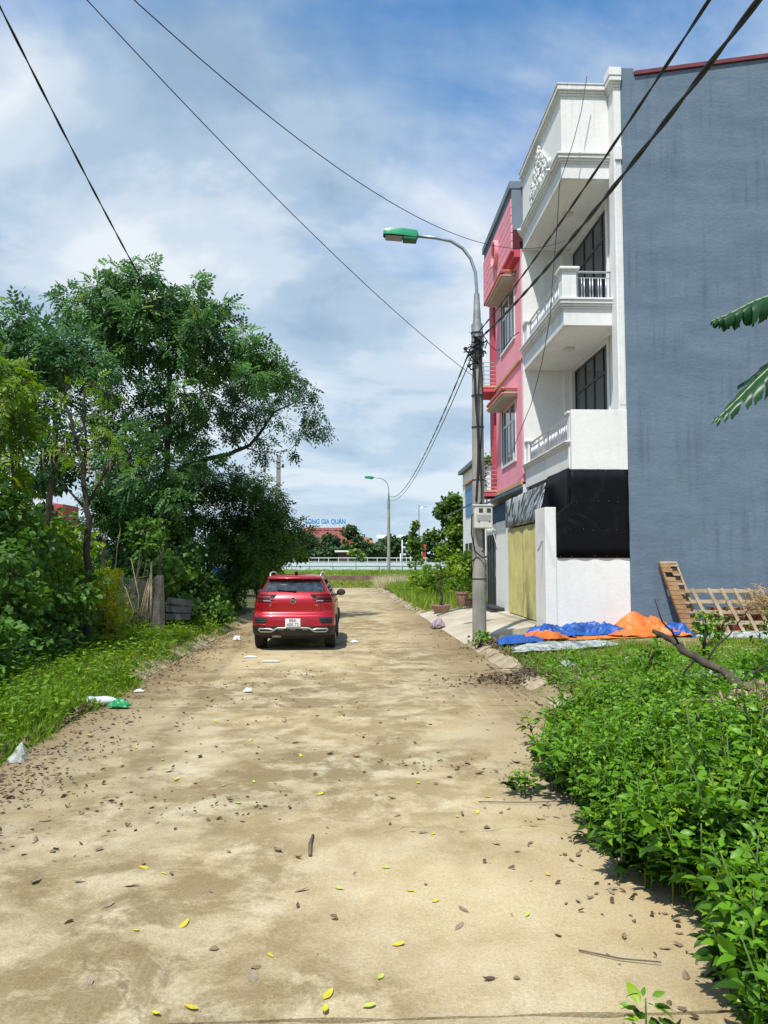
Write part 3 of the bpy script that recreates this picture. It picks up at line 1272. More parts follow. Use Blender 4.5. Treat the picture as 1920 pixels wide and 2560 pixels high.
mb.build('ring_disc', mat('ring_yellow', (.70, .42, .14), (.6, .35, .1), .8), rg)
# windows with canopies
for (a, b_, c, d) in PW:
    fr = MB()
    for y in (a + .03, (a + b_) / 2, b_ - .03, a + (b_ - a) * .25, a + (b_ - a) * .75):
        z1 = d - .62 if abs(y - a - (b_ - a) * .25) < .01 or abs(y - a - (b_ - a) * .75) < .01 else d
        fr.box(5.33, 5.39, y - .04, y + .04, c, z1)
    for z in (c + .03, d - .62, d - .03):
        fr.box(5.335, 5.385, a, b_, z - .04, z + .04)
    fr.box(5.27, 5.33, a - .05, a, c - .05, d)
    fr.box(5.27, 5.33, b_, b_ + .05, c - .05, d)
    fr.box(5.255, 5.34, a - .06, b_ + .06, c - .09, c - .003)
    win = fr.build('window', M_WFRAME, ph, bevel=.006)
    for i in range(4):
        q0 = a + (b_ - a) * i / 4
        g = MB()
        g.box(5.355, 5.365, q0 + .05, q0 + (b_ - a) / 4 - .05, c + .07, d - .66)
        g.build('pane', M_GLASS, win)
    for i in range(2):
        q0 = a + (b_ - a) * i / 2
        g = MB()
        g.box(5.355, 5.365, q0 + .06, q0 + (b_ - a) / 2 - .06, d - .58, d - .07)
        g.build('pane', M_GLASS, win)
    # vertical security bars inside the frame
    for i in range(9):
        y = a + (b_ - a) * (i + .5) / 9
        g = MB()
        g.tube([(5.40, y, c), (5.40, y, d)], .012, 5)
        g.build('bar', M_STEEL, win)
    cn = MB()
    cn.prism([(5.299, 24.86, d + .02), (4.86, 24.86, d + .02), (4.80, 24.86, d + .10), (5.0, 24.86, d + .26), (5.299, 24.86, d + .26)], (0, 2.95, 0))
    cp = cn.build('canopy', mat('canopy_render', (.52, .48, .46), (.44, .40, .38), .85, 3), ph, bevel=.008)
    tr = MB()
    tr.box(4.78, 5.298, 24.82, 27.85, d + .263, d + .30)
    tr.box(4.775, 4.80, 24.82, 27.85, d + .075, d + .12)
    tr.box(4.80, 5.298, 24.82, 24.857, d + .09, d + .12)
    tr.build('canopy_trim', M_TAN, cp)
    tr = MB()
    tr.box(4.79, 5.297, 24.83, 27.84, d + .21, d + .2625)
    tr.build('canopy_band', M_RED, cp)
# string course
for (z0, z1) in ((8.42, 8.5), (4.42, 4.54)):
    mb = MB()
    mb.box(5.235, 5.299, 24.17, 28.66, z0, z1)
    mb.build('string_course', M_TAN, ph)
# corner balconies with round bars
for z in (8.4, 4.42):
    mb = MB()
    mb.box(4.80, 5.74, 28.68, 30.2, z, z + .16)
    bl = mb.build('balcony', M_RED, ph, bevel=.01)
    mb = MB()
    mb.box(4.76, 5.74, 28.66, 30.24, z + .163, z + .24)
    mb.build('balcony_floor', M_TAN, bl)
    mb = MB()
    for k in range(6):
        zz = z + .34 + k * .16
        mb.tube([(5.29, 28.72, zz), (4.84, 28.72, zz), (4.84, 30.15, zz)], .016, 6)
    for (x, y) in ((4.84, 28.72), (4.84, 29.4), (4.84, 30.15)):
        mb.tube([(x, y, z + .24), (x, y, z + 1.16)], .02, 6)
    mb.build('railing', M_INOX, bl, auto=50)
# ground floor
M_NAVY = mat('blue_corrugated', (.02, .075, .20), (.015, .055, .15), .45, 5)
mb = MB()
mb.box(4.84, 5.0, 24.15, 26.5, .3, 3.30)
mb.box(4.95, 5.05, 26.5, 28.9, 2.95, 3.30)
mb.box(5.30, 5.5, 24.16, 30.1, 3.3, 4.42)
mb.build('ground_floor_wall', M_WHITE2, ph)
mb = MB()
for i in range(40):
    y = 24.2 + i * .115
    mb.prism([(4.96, y, 3.31), (4.93, y + .03, 3.31), (4.93, y + .07, 3.31), (4.96, y + .1, 3.31), (4.99, y + .1, 3.31), (4.99, y, 3.31)], (0, 0, .62))
mb.build('corrugated_shutter', M_NAVY, ph)
mb = MB()
mb.prism([(4.55, 24.16, 3.98), (5.299, 24.16, 4.28), (5.299, 24.16, 4.34), (4.55, 24.16, 4.04)], (0, 5.6, 0))
mb.build('awning', mat('blue_awning', (.04, .11, .18), (.03, .08, .14), .5, 3), ph)
mb = MB()
mb.box(4.96, 5.02, 26.52, 28.85, .30, 2.94)
dr = mb.build('door', mat('charcoal_door', (.035, .042, .045), (.025, .03, .033), .4, 4), ph, bevel=.01)
for y in (26.60, 27.1, 27.65, 28.2, 28.75):
    mb = MB()
    mb.box(4.93, 4.957, y - .035, y + .035, .32, 2.92)
    mb.build('door_rib', M_FRAME, dr)
mb = MB()
mb.tube([(4.90, 26.9, 1.45), (4.90, 26.9, 1.75)], .02, 6)
mb.build('door_handle', M_STEEL, dr)

mb = MB()
mb.box(4.40, 4.82, 24.9, 26.9, .33, .38)
mb.box(4.46, 4.82, 24.95, 26.85, .383, .47)
tag(mb.build('door_step', mat('black_step', (.03, .03, .03), (.045, .045, .04), .7, 5), None, bevel=.02), 'black slab step lying on the driveway at the charcoal door', 'step')
cam_t = thing('security_lamp', 'small white lamp fixed to the white pillar left of the yellow gate', 'lamp', (4.83, 26.3, 3.0))
mb = MB()
mb.lathe([(.0, -.09), (.10, -.09), (.13, -.03), (.13, .05), (.09, .10), (0, .10)], (4.62, 26.3, 3.05), 16)
mb.build('lamp_body', M_WFRAME, cam_t, auto=40)
mb = MB()
mb.bar((4.62, 26.3, 3.05), (4.84, 26.3, 3.05), .05, .05)
mb.build('lamp_arm', M_WFRAME, cam_t)
mb = MB()
mb.tube([(4.70, 26.28, 3.0), (4.74, 26.2, 2.8), (4.80, 26.15, 2.55)], .012, 6)
mb.build('lamp_cord', M_WFRAME, cam_t)

# ------------------------------------------------------------------ blue house further down
bh = thing('blue_house', 'small white and blue house behind the concrete lamp post', 'house', (10, 51, .1))
mb = MB()
mb.box(7.55, 15, 47, 54, .1, 8.1)
mb.build('wall', M_WHITE2, bh)
mb = MB()
mb.box(7.50, 7.545, 47.4, 52.4, 5.0, 7.1)
mb.build('blue_shutter', mat('sky_blue_sheet', (.05, .22, .45), (.04, .17, .36), .5, 4), bh)
mb = MB()
mb.box(7.35, 7.545, 47.2, 52.7, 7.15, 7.3)
mb.build('trim', M_TAN, bh)
mb = MB()
mb.prism([(7.25, 46.7, 8.1), (15.5, 46.7, 8.9), (15.5, 46.7, 9.1), (7.25, 46.7, 8.35)], (0, 7.6, 0))
mb.build('roof', mat('green_grey_roof', (.13, .17, .16), (.09, .12, .12), .6, 3), bh)
for y in (48.0, 49.8, 51.5):
    mb = MB()
    mb.box(7.50, 7.545, y, y + 1.1, 1.4, 3.2)
    mb.build('window', M_GLASS, bh)

aw = thing('awning', 'dark sloping awning sticking out between the tree and lamp post', 'awning', (4.9, 33, .15))
mb = MB()
mb.prism([(4.05, 32, 3.98), (5.6, 32, 4.72), (5.6, 32, 4.78), (4.05, 32, 4.04)], (0, 3.5, 0))
mb.build('canopy_sheet', mat('awning_sheet', (.09, .11, .11), (.06, .075, .075), .6, 3), aw)
for (x, y) in ((5.5, 32.1), (5.5, 35.3)):
    mb = MB()
    mb.tube([(x, y, .12), (x, y, 3.98 + (x - 4.05) * .477)], .035, 8)
    mb.build('post', M_STEEL, aw)
# ------------------------------------------------------------------ lamp posts
def lamp_post(x, y, z0, label, near=True):
    t = thing('street_lamp', label, 'street lamp', (x, y, z0), group='green headed lamp posts along the right kerb')
    n = 24 if near else 12
    mb = MB()
    top = 7.5
    mb.lathe([(.165, 0), (.163, .3), (.118, top), (.0, top + .002)], (x, y, z0), n)
    mb.build('pole', M_POLE, t, auto=40)
    mb = MB()
    mb.lathe([(.138, 0), (.138, .02), (.135, .72), (.10, .725), (.062, 1.48), (.0, 1.49)], (x, y, z0 + 6.75), n)
    mb.build('sleeve', mat('sleeve_steel', (.36, .38, .38), (.22, .23, .23), .55, 4, metal=.5), t, auto=40)
    for (dz, s) in ((.25, -1), (.25, 1), (.55, -1)):
        b2 = MB()
        b2.tube([(x + s * .12, y, z0 + 6.75 + dz), (x + s * .2, y, z0 + 6.75 + dz)], .014, 6)
        b2.build('bolt', M_STEEL, t)
    pts = [(x, y, z0 + 7.9), (x, y, z0 + 8.35), (x - .03, y, z0 + 8.75), (x - .14, y, z0 + 9.08), (x - .33, y, z0 + 9.33), (x - .60, y, z0 + 9.50), (x - .95, y, z0 + 9.57), (x - 1.45, y, z0 + 9.62)]
    mb = MB()
    mb.tube(pts, .038, 10)
    mb.build('arm', mat('arm_steel', (.34, .40, .43), (.27, .32, .35), .45, 4, metal=.6), t, smooth=True)
    hx, hz = x - 1.40, z0 + 9.62
    # lamp head: tapered shell, darker tray below with a lens
    sec = lambda w, a, b_: [(-w, a), (-w, (a + b_) / 2 + .01), (-w * .82, b_), (w * .82, b_), (w, (a + b_) / 2 + .01), (w, a)]
    mb = MB()
    rows = []
    for (dx, w, a, b_) in ((0, .07, -.05, .06), (-.03, .12, -.07, .10), (-.35, .15, -.06, .12), (-.66, .155, -.05, .11), (-.80, .13, -.045, .07), (-.83, .10, -.03, .03)):
        rows.append([(hx + dx, y + p, hz + q - dx * .04) for p, q in sec(w, a, b_)])
    mb.grid(rows)
    mb.add(rows[0], [tuple(range(6))])
    mb.add(rows[-1], [tuple(range(6))[::-1]])
    hd = mb.build('lamp_head', M_GREEN_LAMP, t, auto=35)
    mb = MB()
    mb.prism([(hx - .03, y - .12, hz - .074), (hx - .36, y - .14, hz - .05), (hx - .36, y + .14, hz - .05), (hx - .03, y + .12, hz - .074)], (0, 0, -.085))
    mb.build('ballast_cover', mat('dark_green_tray', (.012, .13, .065), (.01, .1, .05), .45, 4), hd, bevel=.02)
    mb = MB()
    mb.prism([(hx - .37, y - .12, hz - .045), (hx - .78, y - .11, hz - .02), (hx - .78, y + .11, hz - .02), (hx - .37, y + .12, hz - .045)], (0, 0, -.07))
    mb.build('lens', mat('dusty_lens', (.30, .28, .28), (.22, .20, .20), .25, 5), hd, bevel=.025)
    return t


PX, PY, PZ = 2.86, 17.85, .1
lp1 = lamp_post(PX, PY, PZ, 'concrete lamp post with green lamp head and white meter box beside the driveway')
lp2 = lamp_post(3.0, 70.5, .1, 'farther concrete lamp post with green head at the end of the road', False)
# cast seam and ties round the near post
mb = MB()
mb.lathe([(.158, 0), (.164, .0), (.164, .022), (.158, .022)], (PX, PY, 1.55), 24)
mb.build('band', M_BLACK, lp1)
for z in (3.85, 5.1, 5.85, 7.35):
    mb = MB()
    mb.lathe([(.13, 0), (.15, .0), (.15, .025), (.13, .025)], (PX, PY, z), 20)
    mb.build('band', M_BLACK, lp1)

# meter box
bx = thing('meter_box', 'white electric meter box with two dark windows strapped to the lamp post', 'meter box', (PX, PY - .2, 2.72))
mb = MB()
mb.box(PX - .15, PX + .27, PY - .36, PY - .16, 2.72, 3.24)
body = mb.build('box_body', M_BOXW, bx, bevel=.02)
for x in (PX - .05, PX + .135):
    mb = MB()
    mb.box(x, x + .095, PY - .365, PY - .34, 3.08, 3.18)
    mb.build('meter_window', mat('meter_glass', (.06, .065, .06), (.04, .045, .04), .15, 6), bx)
mb = MB()
mb.box(PX - .10, PX + .235, PY - .366, PY - .34, 2.89, 3.03)
mb.build('label_panel', mat('meter_label', (.36, .36, .34), (.28, .28, .26), .6, 14), bx)
for x in (PX - .06, PX + .18):
    mb = MB()
    mb.box(x, x + .03, PY - .37, PY - .34, 2.865, 2.885)
    mb.build('latch', M_BLACK, bx)
mb = MB()
mb.prism([(PX - .17, PY - .38, 3.235), (PX + .29, PY - .38, 3.235), (PX + .29, PY - .14, 3.265), (PX - .17, PY - .14, 3.265)], (0, 0, .02))
mb.build('lid', M_BOXW, bx, bevel=.006)


# ------------------------------------------------------------------ cables
def sag_pts(a, b, s, n=40):
    a, b = Vector(a), Vector(b)
    return [a.lerp(b, i / n) - Vector((0, 0, s * 4 * (i / n) * (1 - i / n))) for i in range(n + 1)]


def cable(name, pts, r, label, twist=0.0, grp=None, n=6):
    mb = MB()
    if twist:
        for ph in (0, math.pi):
            pp = []
            fine = []
            for i in range(len(pts) - 1):
                for k in range(4):
                    fine.append(Vector(pts[i]).lerp(Vector(pts[i + 1]), k / 4))
            fine.append(Vector(pts[-1]))
            for i, p in enumerate(fine):
                a = i * .55 + ph
                pp.append(p + Vector((math.cos(a), 0, math.sin(a))) * r * .5)
            mb.tube(pp, r * .62, n)
    else:
        mb.tube(pts, r, n)
    return tag(mb.build(name, M_CABLE, None, smooth=True), label, 'cable', grp)


cable('power_cable', sag_pts((2.86, PY - .1, 7.17), (2.75, -19, 7.2), 1.42, 70), .024, 'thick black cable from the lamp post to the top right corner', 1)
cable('power_cable', sag_pts((2.87, PY - .1, 7.36), (2.75, -19, 7.9), 1.22, 70), .016, 'thinner black cable running just above the thick one at top right', 1)
cable('power_cable', sag_pts((2.80, PY + .15, 7.22), (2.97, 70.4, 8.05), 1.32, 60), .020, 'sagging black cable between the two lamp posts', 1)
cable('power_cable', sag_pts((2.82, PY + .15, 7.0), (2.95, 70.4, 7.75), 1.30, 60), .014, 'lower thin black cable hanging between the two lamp posts')
cable('power_cable', sag_pts((-5.05, 50, 8.45), (-5.2, 1.0, 12.4), 2.55, 80), .020, 'thick black cable crossing the sky above the left tree', 1)
def extend(pts, d):
    a, b = Vector(pts[-2]), Vector(pts[-1])
    return pts + [b + (b - a).normalized() * d * k / 4 for k in range(1, 5)]


cable('telephone_wire', extend(sag_pts((2.74, PY, 6.35), (-3.09, 8, 8.18), .25, 40), 9), .0065, 'thin wire crossing the sky to the lamp post')
cable('telephone_wire', extend(sag_pts((6.4, 22.8, 11.8), (-2.65, 8, 8.22), 1.25, 40), 9), .007, 'thin wire crossing the sky to the white house balcony')
# house drop wire hanging down the white front
cable('drop_wire', [(5.95, 18.95, 14.5), (5.80, 18.98, 13.6), (5.55, 18.9, 12.7), (5.22, 19.05, 11.7), (5.20, 19.3, 10.6), (5.15, 19.6, 9.4), (5.12, 19.8, 8.4), (5.08, 20.6, 7.4), (5.05, 21.8, 6.5), (5.0, 23.2, 5.9), (5.05, 24.6, 5.5)], .010, 'thin drop wire dangling down the front of the white house')
# cable bundle on the near post
rs = random.Random(5)
for k, (lab) in enumerate(('black cable bundle running down the near lamp post', 'slack black cable looping beside the meter box', 'black cable strapped down the left of the near lamp post')):
    pts = []
    zz = 7.2
    while zz > (3.2 if k != 2 else 2.2):
        ang = R(250 + 22 * k + 14 * math.sin(zz * 1.7 + k * 2))
        rad = .145 + .03 * rs.random() + (.10 * max(0, math.sin((zz - 3.3) * 1.1)) if k == 1 else 0)
        pts.append((PX + rad * math.cos(ang), PY + rad * math.sin(ang), zz))
        zz -= .16
    if k == 1:
        pts += [(PX - .19, PY - .2, 3.0), (PX - .2, PY - .2, 2.6), (PX - .12, PY - .2, 2.2), (PX + .05, PY - .2, 2.05), (PX + .22, PY - .12, 2.1), (PX + .26, PY - .05, 2.3)]
    if k == 2:
        pts += [(PX - .19, PY - .1, 1.95), (PX - .17, PY - .05, 1.75)]
    cable('post_cable', pts, .017 if k else .028, lab)
kn = MB()
for _ in range(26):
    c = Vector((PX - .02 + rs.uniform(-.14, .14), PY - .16 + rs.uniform(-.05, .05), 6.95 + rs.uniform(-.35, .3)))
    kn.tube([c, c + Vector((rs.uniform(-.15, .15), rs.uniform(-.05, .05), rs.uniform(-.12, .12))), c + Vector((rs.uniform(-.2, .2), rs.uniform(-.05, .05), rs.uniform(-.2, .2)))], rs.uniform(.01, .022), 5)
for (dx, z) in ((-.3, 6.95), (-.22, 6.55)):
    kn.tube([(PX, PY - .14, z + .05), (PX + dx * .6, PY - .16, z + .06), (PX + dx, PY - .15, z - .02), (PX + dx * .8, PY - .15, z - .1), (PX - .1, PY - .15, z - .06)], .02, 6)
    kn.ball((PX + dx, PY - .15, z), .05, 8, 6)
tag(kn.build('cable_knot', M_CABLE, None, smooth=True), 'tangle of black cable ends tied below the lamp sleeve', 'cable')
cable('post_cable', [(PX + .12, PY - .12, 7.3), (PX + .28, PY - .13, 7.05), (PX + .42, PY - .14, 6.92), (PX + .62, PY - .16, 6.98), (PX + .72, PY - .5, 7.12), (PX + .70, PY - 1.4, 6.98)], .010, 'thin spare cable loop right of the lamp sleeve')

# old utility pole among the left trees
up = thing('utility_pole', 'weathered square utility pole rising behind the left trees', 'utility pole', (-5.05, 50, 0))
mb = MB()
mb.add([(-5.23, 49.82, 0), (-4.87, 49.82, 0), (-4.87, 50.18, 0), (-5.23, 50.18, 0), (-5.17, 49.88, 8.85), (-4.93, 49.88, 8.85), (-4.93, 50.12, 8.85), (-5.17, 50.12, 8.85)], [(0, 1, 5, 4), (1, 2, 6, 5), (2, 3, 7, 6), (3, 0, 4, 7), (4, 5, 6, 7)])
mb.build('post', M_POLE, up)
for z in (8.45, 8.05):
    mb = MB()
    mb.box(-5.22, -4.70, 49.83, 49.87, z, z + .09)
    mb.build('bracket', M_STEEL, up)
mb = MB()
mb.lathe([(.0, 0), (.07, 0), (.09, .06), (.06, .12), (.09, .16), (.0, .2)], (-4.75, 49.84, 8.1), 10)
mb.build('insulator', M_BLACK, up)
# ------------------------------------------------------------------ parked car
def interp(tab, z):
    if z <= tab[0][0]:
        return tab[0][1]
    for (a, va), (b, vb) in zip(tab, tab[1:]):
        if z <= b:
            t = (z - a) / (b - a)
            return va + (vb - va) * t
    return tab[-1][1]


CX, CY = -1.375, 17.0          # centre line, rear bumper face
REAR = [(.26, .22), (.36, .12), (.46, .035), (.56, .0), (.70, .0), (.78, .02), (.82, .075), (.86, .10), (.95, .085), (1.05, .075), (1.12, .085), (1.20, .13), (1.27, .19), (1.30, .22), (1.55, .47), (1.575, .40), (1.60, .42), (1.635, .55), (1.655, .85), (1.668, 1.3)]
WID = [(.26, .84), (.36, .89), (.46, .915), (.56, .92), (.70, .915), (.80, .905), (.88, .905), (1.0, .895), (1.12, .865), (1.20, .835), (1.27, .79), (1.30, .765), (1.55, .635), (1.60, .60), (1.635, .56), (1.655, .47), (1.668, .25)]
FRONT = [(.26, 4.12), (.40, 4.25), (.55, 4.31), (.70, 4.31), (.80, 4.25), (.90, 4.08), (.96, 3.80), (1.0, 3.45), (1.04, 3.12), (1.30, 2.72), (1.55, 2.30), (1.60, 2.15), (1.635, 2.0), (1.655, 1.75), (1.668, 1.5)]


def corner(z):
    return interp([(.26, .30), (.6, .34), (1.0, .33), (1.2, .30), (1.3, .24), (1.6, .22), (1.668, .2)], z)


def rear_y(x, z):
    w, r, c = interp(WID, z), interp(REAR, z), corner(z)
    ax = min(abs(x), w - 1e-4)
    y = r + .07 * (ax / w) ** 2
    if ax > w - c:
        q = (ax - (w - c)) / c
        y += c * (1 - max(0, 1 - q ** 2.4) ** (1 / 2.4))
    return y


def ring(z):
    """half outline from rear centre along the right side to the front centre"""
    w, r, f, c = interp(WID, z), interp(REAR, z), interp(FRONT, z), corner(z)
    cf = min(.55, (f - r) * .3)
    c = min(c, (f - r) * .3)
    pts = []
    for k in range(9):
        x = (w - c) * k / 8
        pts.append((x, rear_y(x, z)))
    for k in range(1, 11):
        a = k / 10 * math.pi / 2
        q = math.sin(a) ** (2 / 2.4)
        p = 1 - math.cos(a) ** (2 / 2.4)
        x = w - c + c * q
        pts.append((x, r + .07 * (x / w) ** 2 + c * p))
    ys = pts[-1][1]
    ye = f - cf
    for k in range(1, 41):
        pts.append((w, ys + (ye - ys) * k / 40))
    for k in range(1, 9):
        a = k / 8 * math.pi / 2
        pts.append((w - cf * .8 * (1 - math.cos(a) ** (2 / 2.2)), ye + cf * .85 * math.sin(a) ** (2 / 2.2)))
    x1, y1 = pts[-1]
    for k in range(1, 7):
        t = k / 6
        pts.append((x1 * (1 - t), y1 + (f - y1) * (1 - (1 - t) ** 2)))
    return pts


WHEELS = [(.90, .335), (3.49, .335)]


def shell(zlist, cut=True):
    mb = MB()
    rows = []
    for z in zlist:
        h = ring(z)
        full = [(x, y) for x, y in h] + [(-x, y) for x, y in h[-2:0:-1]]
        rows.append([(CX + x, CY + y, z) for x, y in full] + [(CX + full[0][0], CY + full[0][1], z)])
    nc = len(rows[0])
    vs = [p for r_ in rows for p in r_]
    fs = []
    for i in range(len(rows) - 1):
        for j in range(nc - 1):
            q = (i * nc + j, i * nc + j + 1, (i + 1) * nc + j + 1, (i + 1) * nc + j)
            if cut:
                c = sum((Vector(vs[k]) for k in q), Vector()) / 4
                if abs(c.x - CX) > .55 and any((c.y - CY - wy) ** 2 + (c.z - wz) ** 2 < .385 ** 2 for wy, wz in WHEELS):
                    continue
            fs.append(q)
    mb.add(vs, fs)
    return mb


def paint():
    m, nt, b = new_mat('metallic_red_paint')
    n = add_noise(nt, 900, 2, .5)
    nt.links.new(add_ramp(nt, n, [(.3, (.34, .003, .012)), (.7, (.46, .005, .018))]), b.inputs['Base Color'])
    b.inputs['Metallic'].default_value = .35
    b.inputs['Roughness'].default_value = .32
    b.inputs['Coat Weight'].default_value = .6
    b.inputs['Coat Roughness'].default_value = .05
    return m


M_PAINT = paint()
M_CLAD = mat('black_cladding', (.028, .030, .032), (.020, .021, .023), .6, 9)
M_SILVER = mat('silver_trim', (.62, .62, .61), (.52, .52, .51), .35, 6, metal=.55)
M_CHROME = mat('chrome', (.80, .80, .80), (.7, .7, .7), .12, 5, metal=1)
M_TAIL = mat('red_lamp_lens', (.16, .004, .007), (.12, .003, .005), .5, 5, spec=.25)
M_TAILD = mat('smoked_lamp_lens', (.022, .003, .005), (.015, .002, .004), .55, 5, spec=.15)
M_TAILW = mat('clear_lamp_lens', (.36, .30, .29), (.27, .23, .22), .35, 5)
M_TYRE = mat('tyre_rubber', (.018, .018, .018), (.028, .026, .024), .8, 8, bump=.3)
M_CARGLASS = mat('car_glass', (.010, .013, .015), (.016, .02, .022), .03, 2, spec=1.0)


def reargl():
    m, nt, b = new_mat('dusty_rear_glass')
    f = add_noise(nt, 7, 6, .75)
    c = add_ramp(nt, f, [(.5, (.022, .030, .036)), (.66, (.06, .075, .085)), (.72, (.32, .34, .36))])
    nt.links.new(c, b.inputs['Base Color'])
    b.inputs['Roughness'].default_value = .06
    b.inputs['Specular IOR Level'].default_value = .9
    return m


car = thing('parked_car', 'red compact crossover car parked at the left side of the dusty road', 'car', (CX, CY + 2.15, 0))
shell([.54, .58, .62, .66, .70, .74, .78, .80, .82, .84, .86, .90, .95, 1.0, 1.05, 1.09, 1.12, 1.16, 1.20, 1.24, 1.27, 1.30, 1.36, 1.42, 1.48, 1.54, 1.553, 1.575, 1.60, 1.62, 1.635, 1.648, 1.655, 1.664, 1.668]).build('body', M_PAINT, car, smooth=True)
mb = MB()
h = ring(1.668)
full = [(CX + x, CY + y, 1.668) for x, y in h] + [(CX - x, CY + y, 1.668) for x, y in h[-2:0:-1]]
mb.add(full, [tuple(range(len(full)))])
mb.build('roof_panel', M_PAINT, car)
shell([.33, .36, .38, .42, .46, .50, .545]).build('lower_cladding', M_CLAD, car, smooth=True)
mb = MB()
mb.box(CX - .62, CX + .62, CY + .45, CY + 3.9, .24, .55)
mb.box(CX - .70, CX + .70, CY + .3, CY + .55, .28, .5)
mb.build('underbody', M_BLACK, car)


def patch(xl_, xr_, zs_, n=12, off=.006):
    """rear-surface patch; xl_/xr_ are functions of z"""
    rows = []
    for z in zs_:
        a, b = xl_(z), xr_(z)
        rows.append([(CX + a + (b - a) * k / n, CY + rear_y(a + (b - a) * k / n, z) - off, z) for k in range(n + 1)])
    m_ = MB()
    m_.grid(rows)
    return m_


# rear window with black border
zs_ = lin(1.285, 1.553, 9)
bw = lambda z: .695 - (z - 1.285) * .26
patch(lambda z: -bw(z), lambda z: bw(z), zs_, 20, .006).build('window_surround', M_CLAD, car, smooth=True)
zs_ = lin(1.305, 1.535, 9)
ww = lambda z: .650 - (z - 1.305) * .24
rw = patch(lambda z: -ww(z), lambda z: ww(z), zs_, 20, .012).build('rear_window', reargl(), car, smooth=True)
mb = MB()
mb.bar((CX + .02, CY + rear_y(0, 1.30) - .03, 1.302), (CX - .36, CY + rear_y(.3, 1.33) - .03, 1.328), .025, .03)
mb.ball((CX + .02, CY + rear_y(0, 1.30) - .02, 1.31), .035, 10, 6)
mb.build('rear_wiper', M_BLACK, rw, smooth=True)
# spoiler lip
mb = MB()
rows = []
for k in range(21):
    x = -.60 + 1.2 * k / 20
    y = CY + .36 + .10 * (x / .6) ** 2
    rows.append([(CX + x, y + .22, 1.565), (CX + x, y, 1.562), (CX + x, y - .02, 1.585), (CX + x, y + .02, 1.612), (CX + x, y + .22, 1.645 - .03 * (x / .6) ** 2)])
mb.grid(rows)
sp = mb.build('spoiler', M_PAINT, car, smooth=True)
mb = MB()
mb.box(CX - .16, CX + .16, CY + .345, CY + .36, 1.568, 1.582)
mb.build('high_stop_lamp', M_TAILD, sp)
# tailgate seam (dark joint), drawn as a thin recessed strip
mb = MB()
seam = [(-.58, 1.27), (-.60, 1.1), (-.60, .95), (-.585, .86), (-.52, .825), (-.3, .815), (0, .812), (.3, .815), (.52, .825), (.585, .86), (.60, .95), (.60, 1.1), (.58, 1.27)]
fine = []
for (a, b) in zip(seam, seam[1:]):
    for k in range(6):
        fine.append((a[0] + (b[0] - a[0]) * k / 6, a[1] + (b[1] - a[1]) * k / 6))
mb.tube([(CX + x, CY + rear_y(x, z) + .001, z) for x, z in fine], .0055, 5)
mb.build('tailgate_seam', M_BLACK, car)
# tail lamps: smoked wedge with red and clear bars
for s in (-1, 1):
    # wedge: outer edge at .84, point at .37
    zt = lambda a: 1.235 - .03 * (a - .37) / .47
    N_ = 16
    rows = []
    for j in range(7):
        row = []
        for k in range(N_ + 1):
            a = .37 + (.845 - .37) * k / N_
            lo = 1.215 - .155 * min(1, (a - .37) / .16)
            up_ = 1.235
            z = lo + (up_ - lo) * j / 6
            row.append((CX + s * a, CY + rear_y(a, z) - .008, z))
        rows.append(row if s > 0 else row[::-1])
    m_ = MB()
    m_.grid(rows)
    tl = m_.build('tail_lamp', M_TAILD, car, smooth=True)
    for (a0, a1, z0, z1, mm, nm) in ((.50, .85, 1.165, 1.205, M_TAIL, 'brake_lens'), (.50, .66, 1.085, 1.112, M_TAILW, 'reverse_lens'), (.67, .85, 1.085, 1.112, M_TAIL, 'lower_lens'), (.42, .52, 1.12, 1.15, M_TAIL, 'inner_lens')):
        rows = []
        for j in range(3):
            z = z0 + (z1 - z0) * j / 2
            row = [(CX + s * (a0 + (a1 - a0) * k / 8), CY + rear_y(a0 + (a1 - a0) * k / 8, z) - .014, z) for k in range(9)]
            rows.append(row if s > 0 else row[::-1])
        m_ = MB()
        m_.grid(rows)
        m_.build(nm, mm, tl, smooth=True)
    # bumper vent with two louvres
    rows = []
    for j in range(5):
        z = .595 + .145 * j / 4
        a0, a1 = .555 + .06 * (1 - j / 4), .85
        row = [(CX + s * (a0 + (a1 - a0) * k / 8), CY + rear_y(a0 + (a1 - a0) * k / 8, z) - .006, z) for k in range(9)]
        rows.append(row if s > 0 else row[::-1])
    m_ = MB()
    m_.grid(rows)
    vt = m_.build('bumper_vent', M_CLAD, car, smooth=True)
    for z in (.645, .695):
        m_ = MB()
        m_.tube([(CX + s * (.585 + .25 * k / 8), CY + rear_y(.585 + .25 * k / 8, z) - .010, z) for k in range(9)], .008, 6)
        m_.build('louvre', M_BLACK, vt)
    m_ = MB()
    m_.tube([(CX + s * (.57 + .29 * k / 8), CY + rear_y(.57 + .29 * k / 8, .582 - .01) - .004, .582) for k in range(9)], .012, 6)
    m_.build('vent_lip', M_PAINT, vt, smooth=True)
# crease below the tailgate, number plate recess
patch(lambda z: -.44 + (z - .60) * 1.2 if z > .60 else -.44, lambda z: .44 - (z - .60) * 1.2 if z > .60 else .44, lin(.575, .735, 5), 14, .005).build('plate_recess', mat('recess_red', (.36, .008, .025), (.30, .006, .02), .25, 5, metal=.3, coat=1), car, smooth=True)
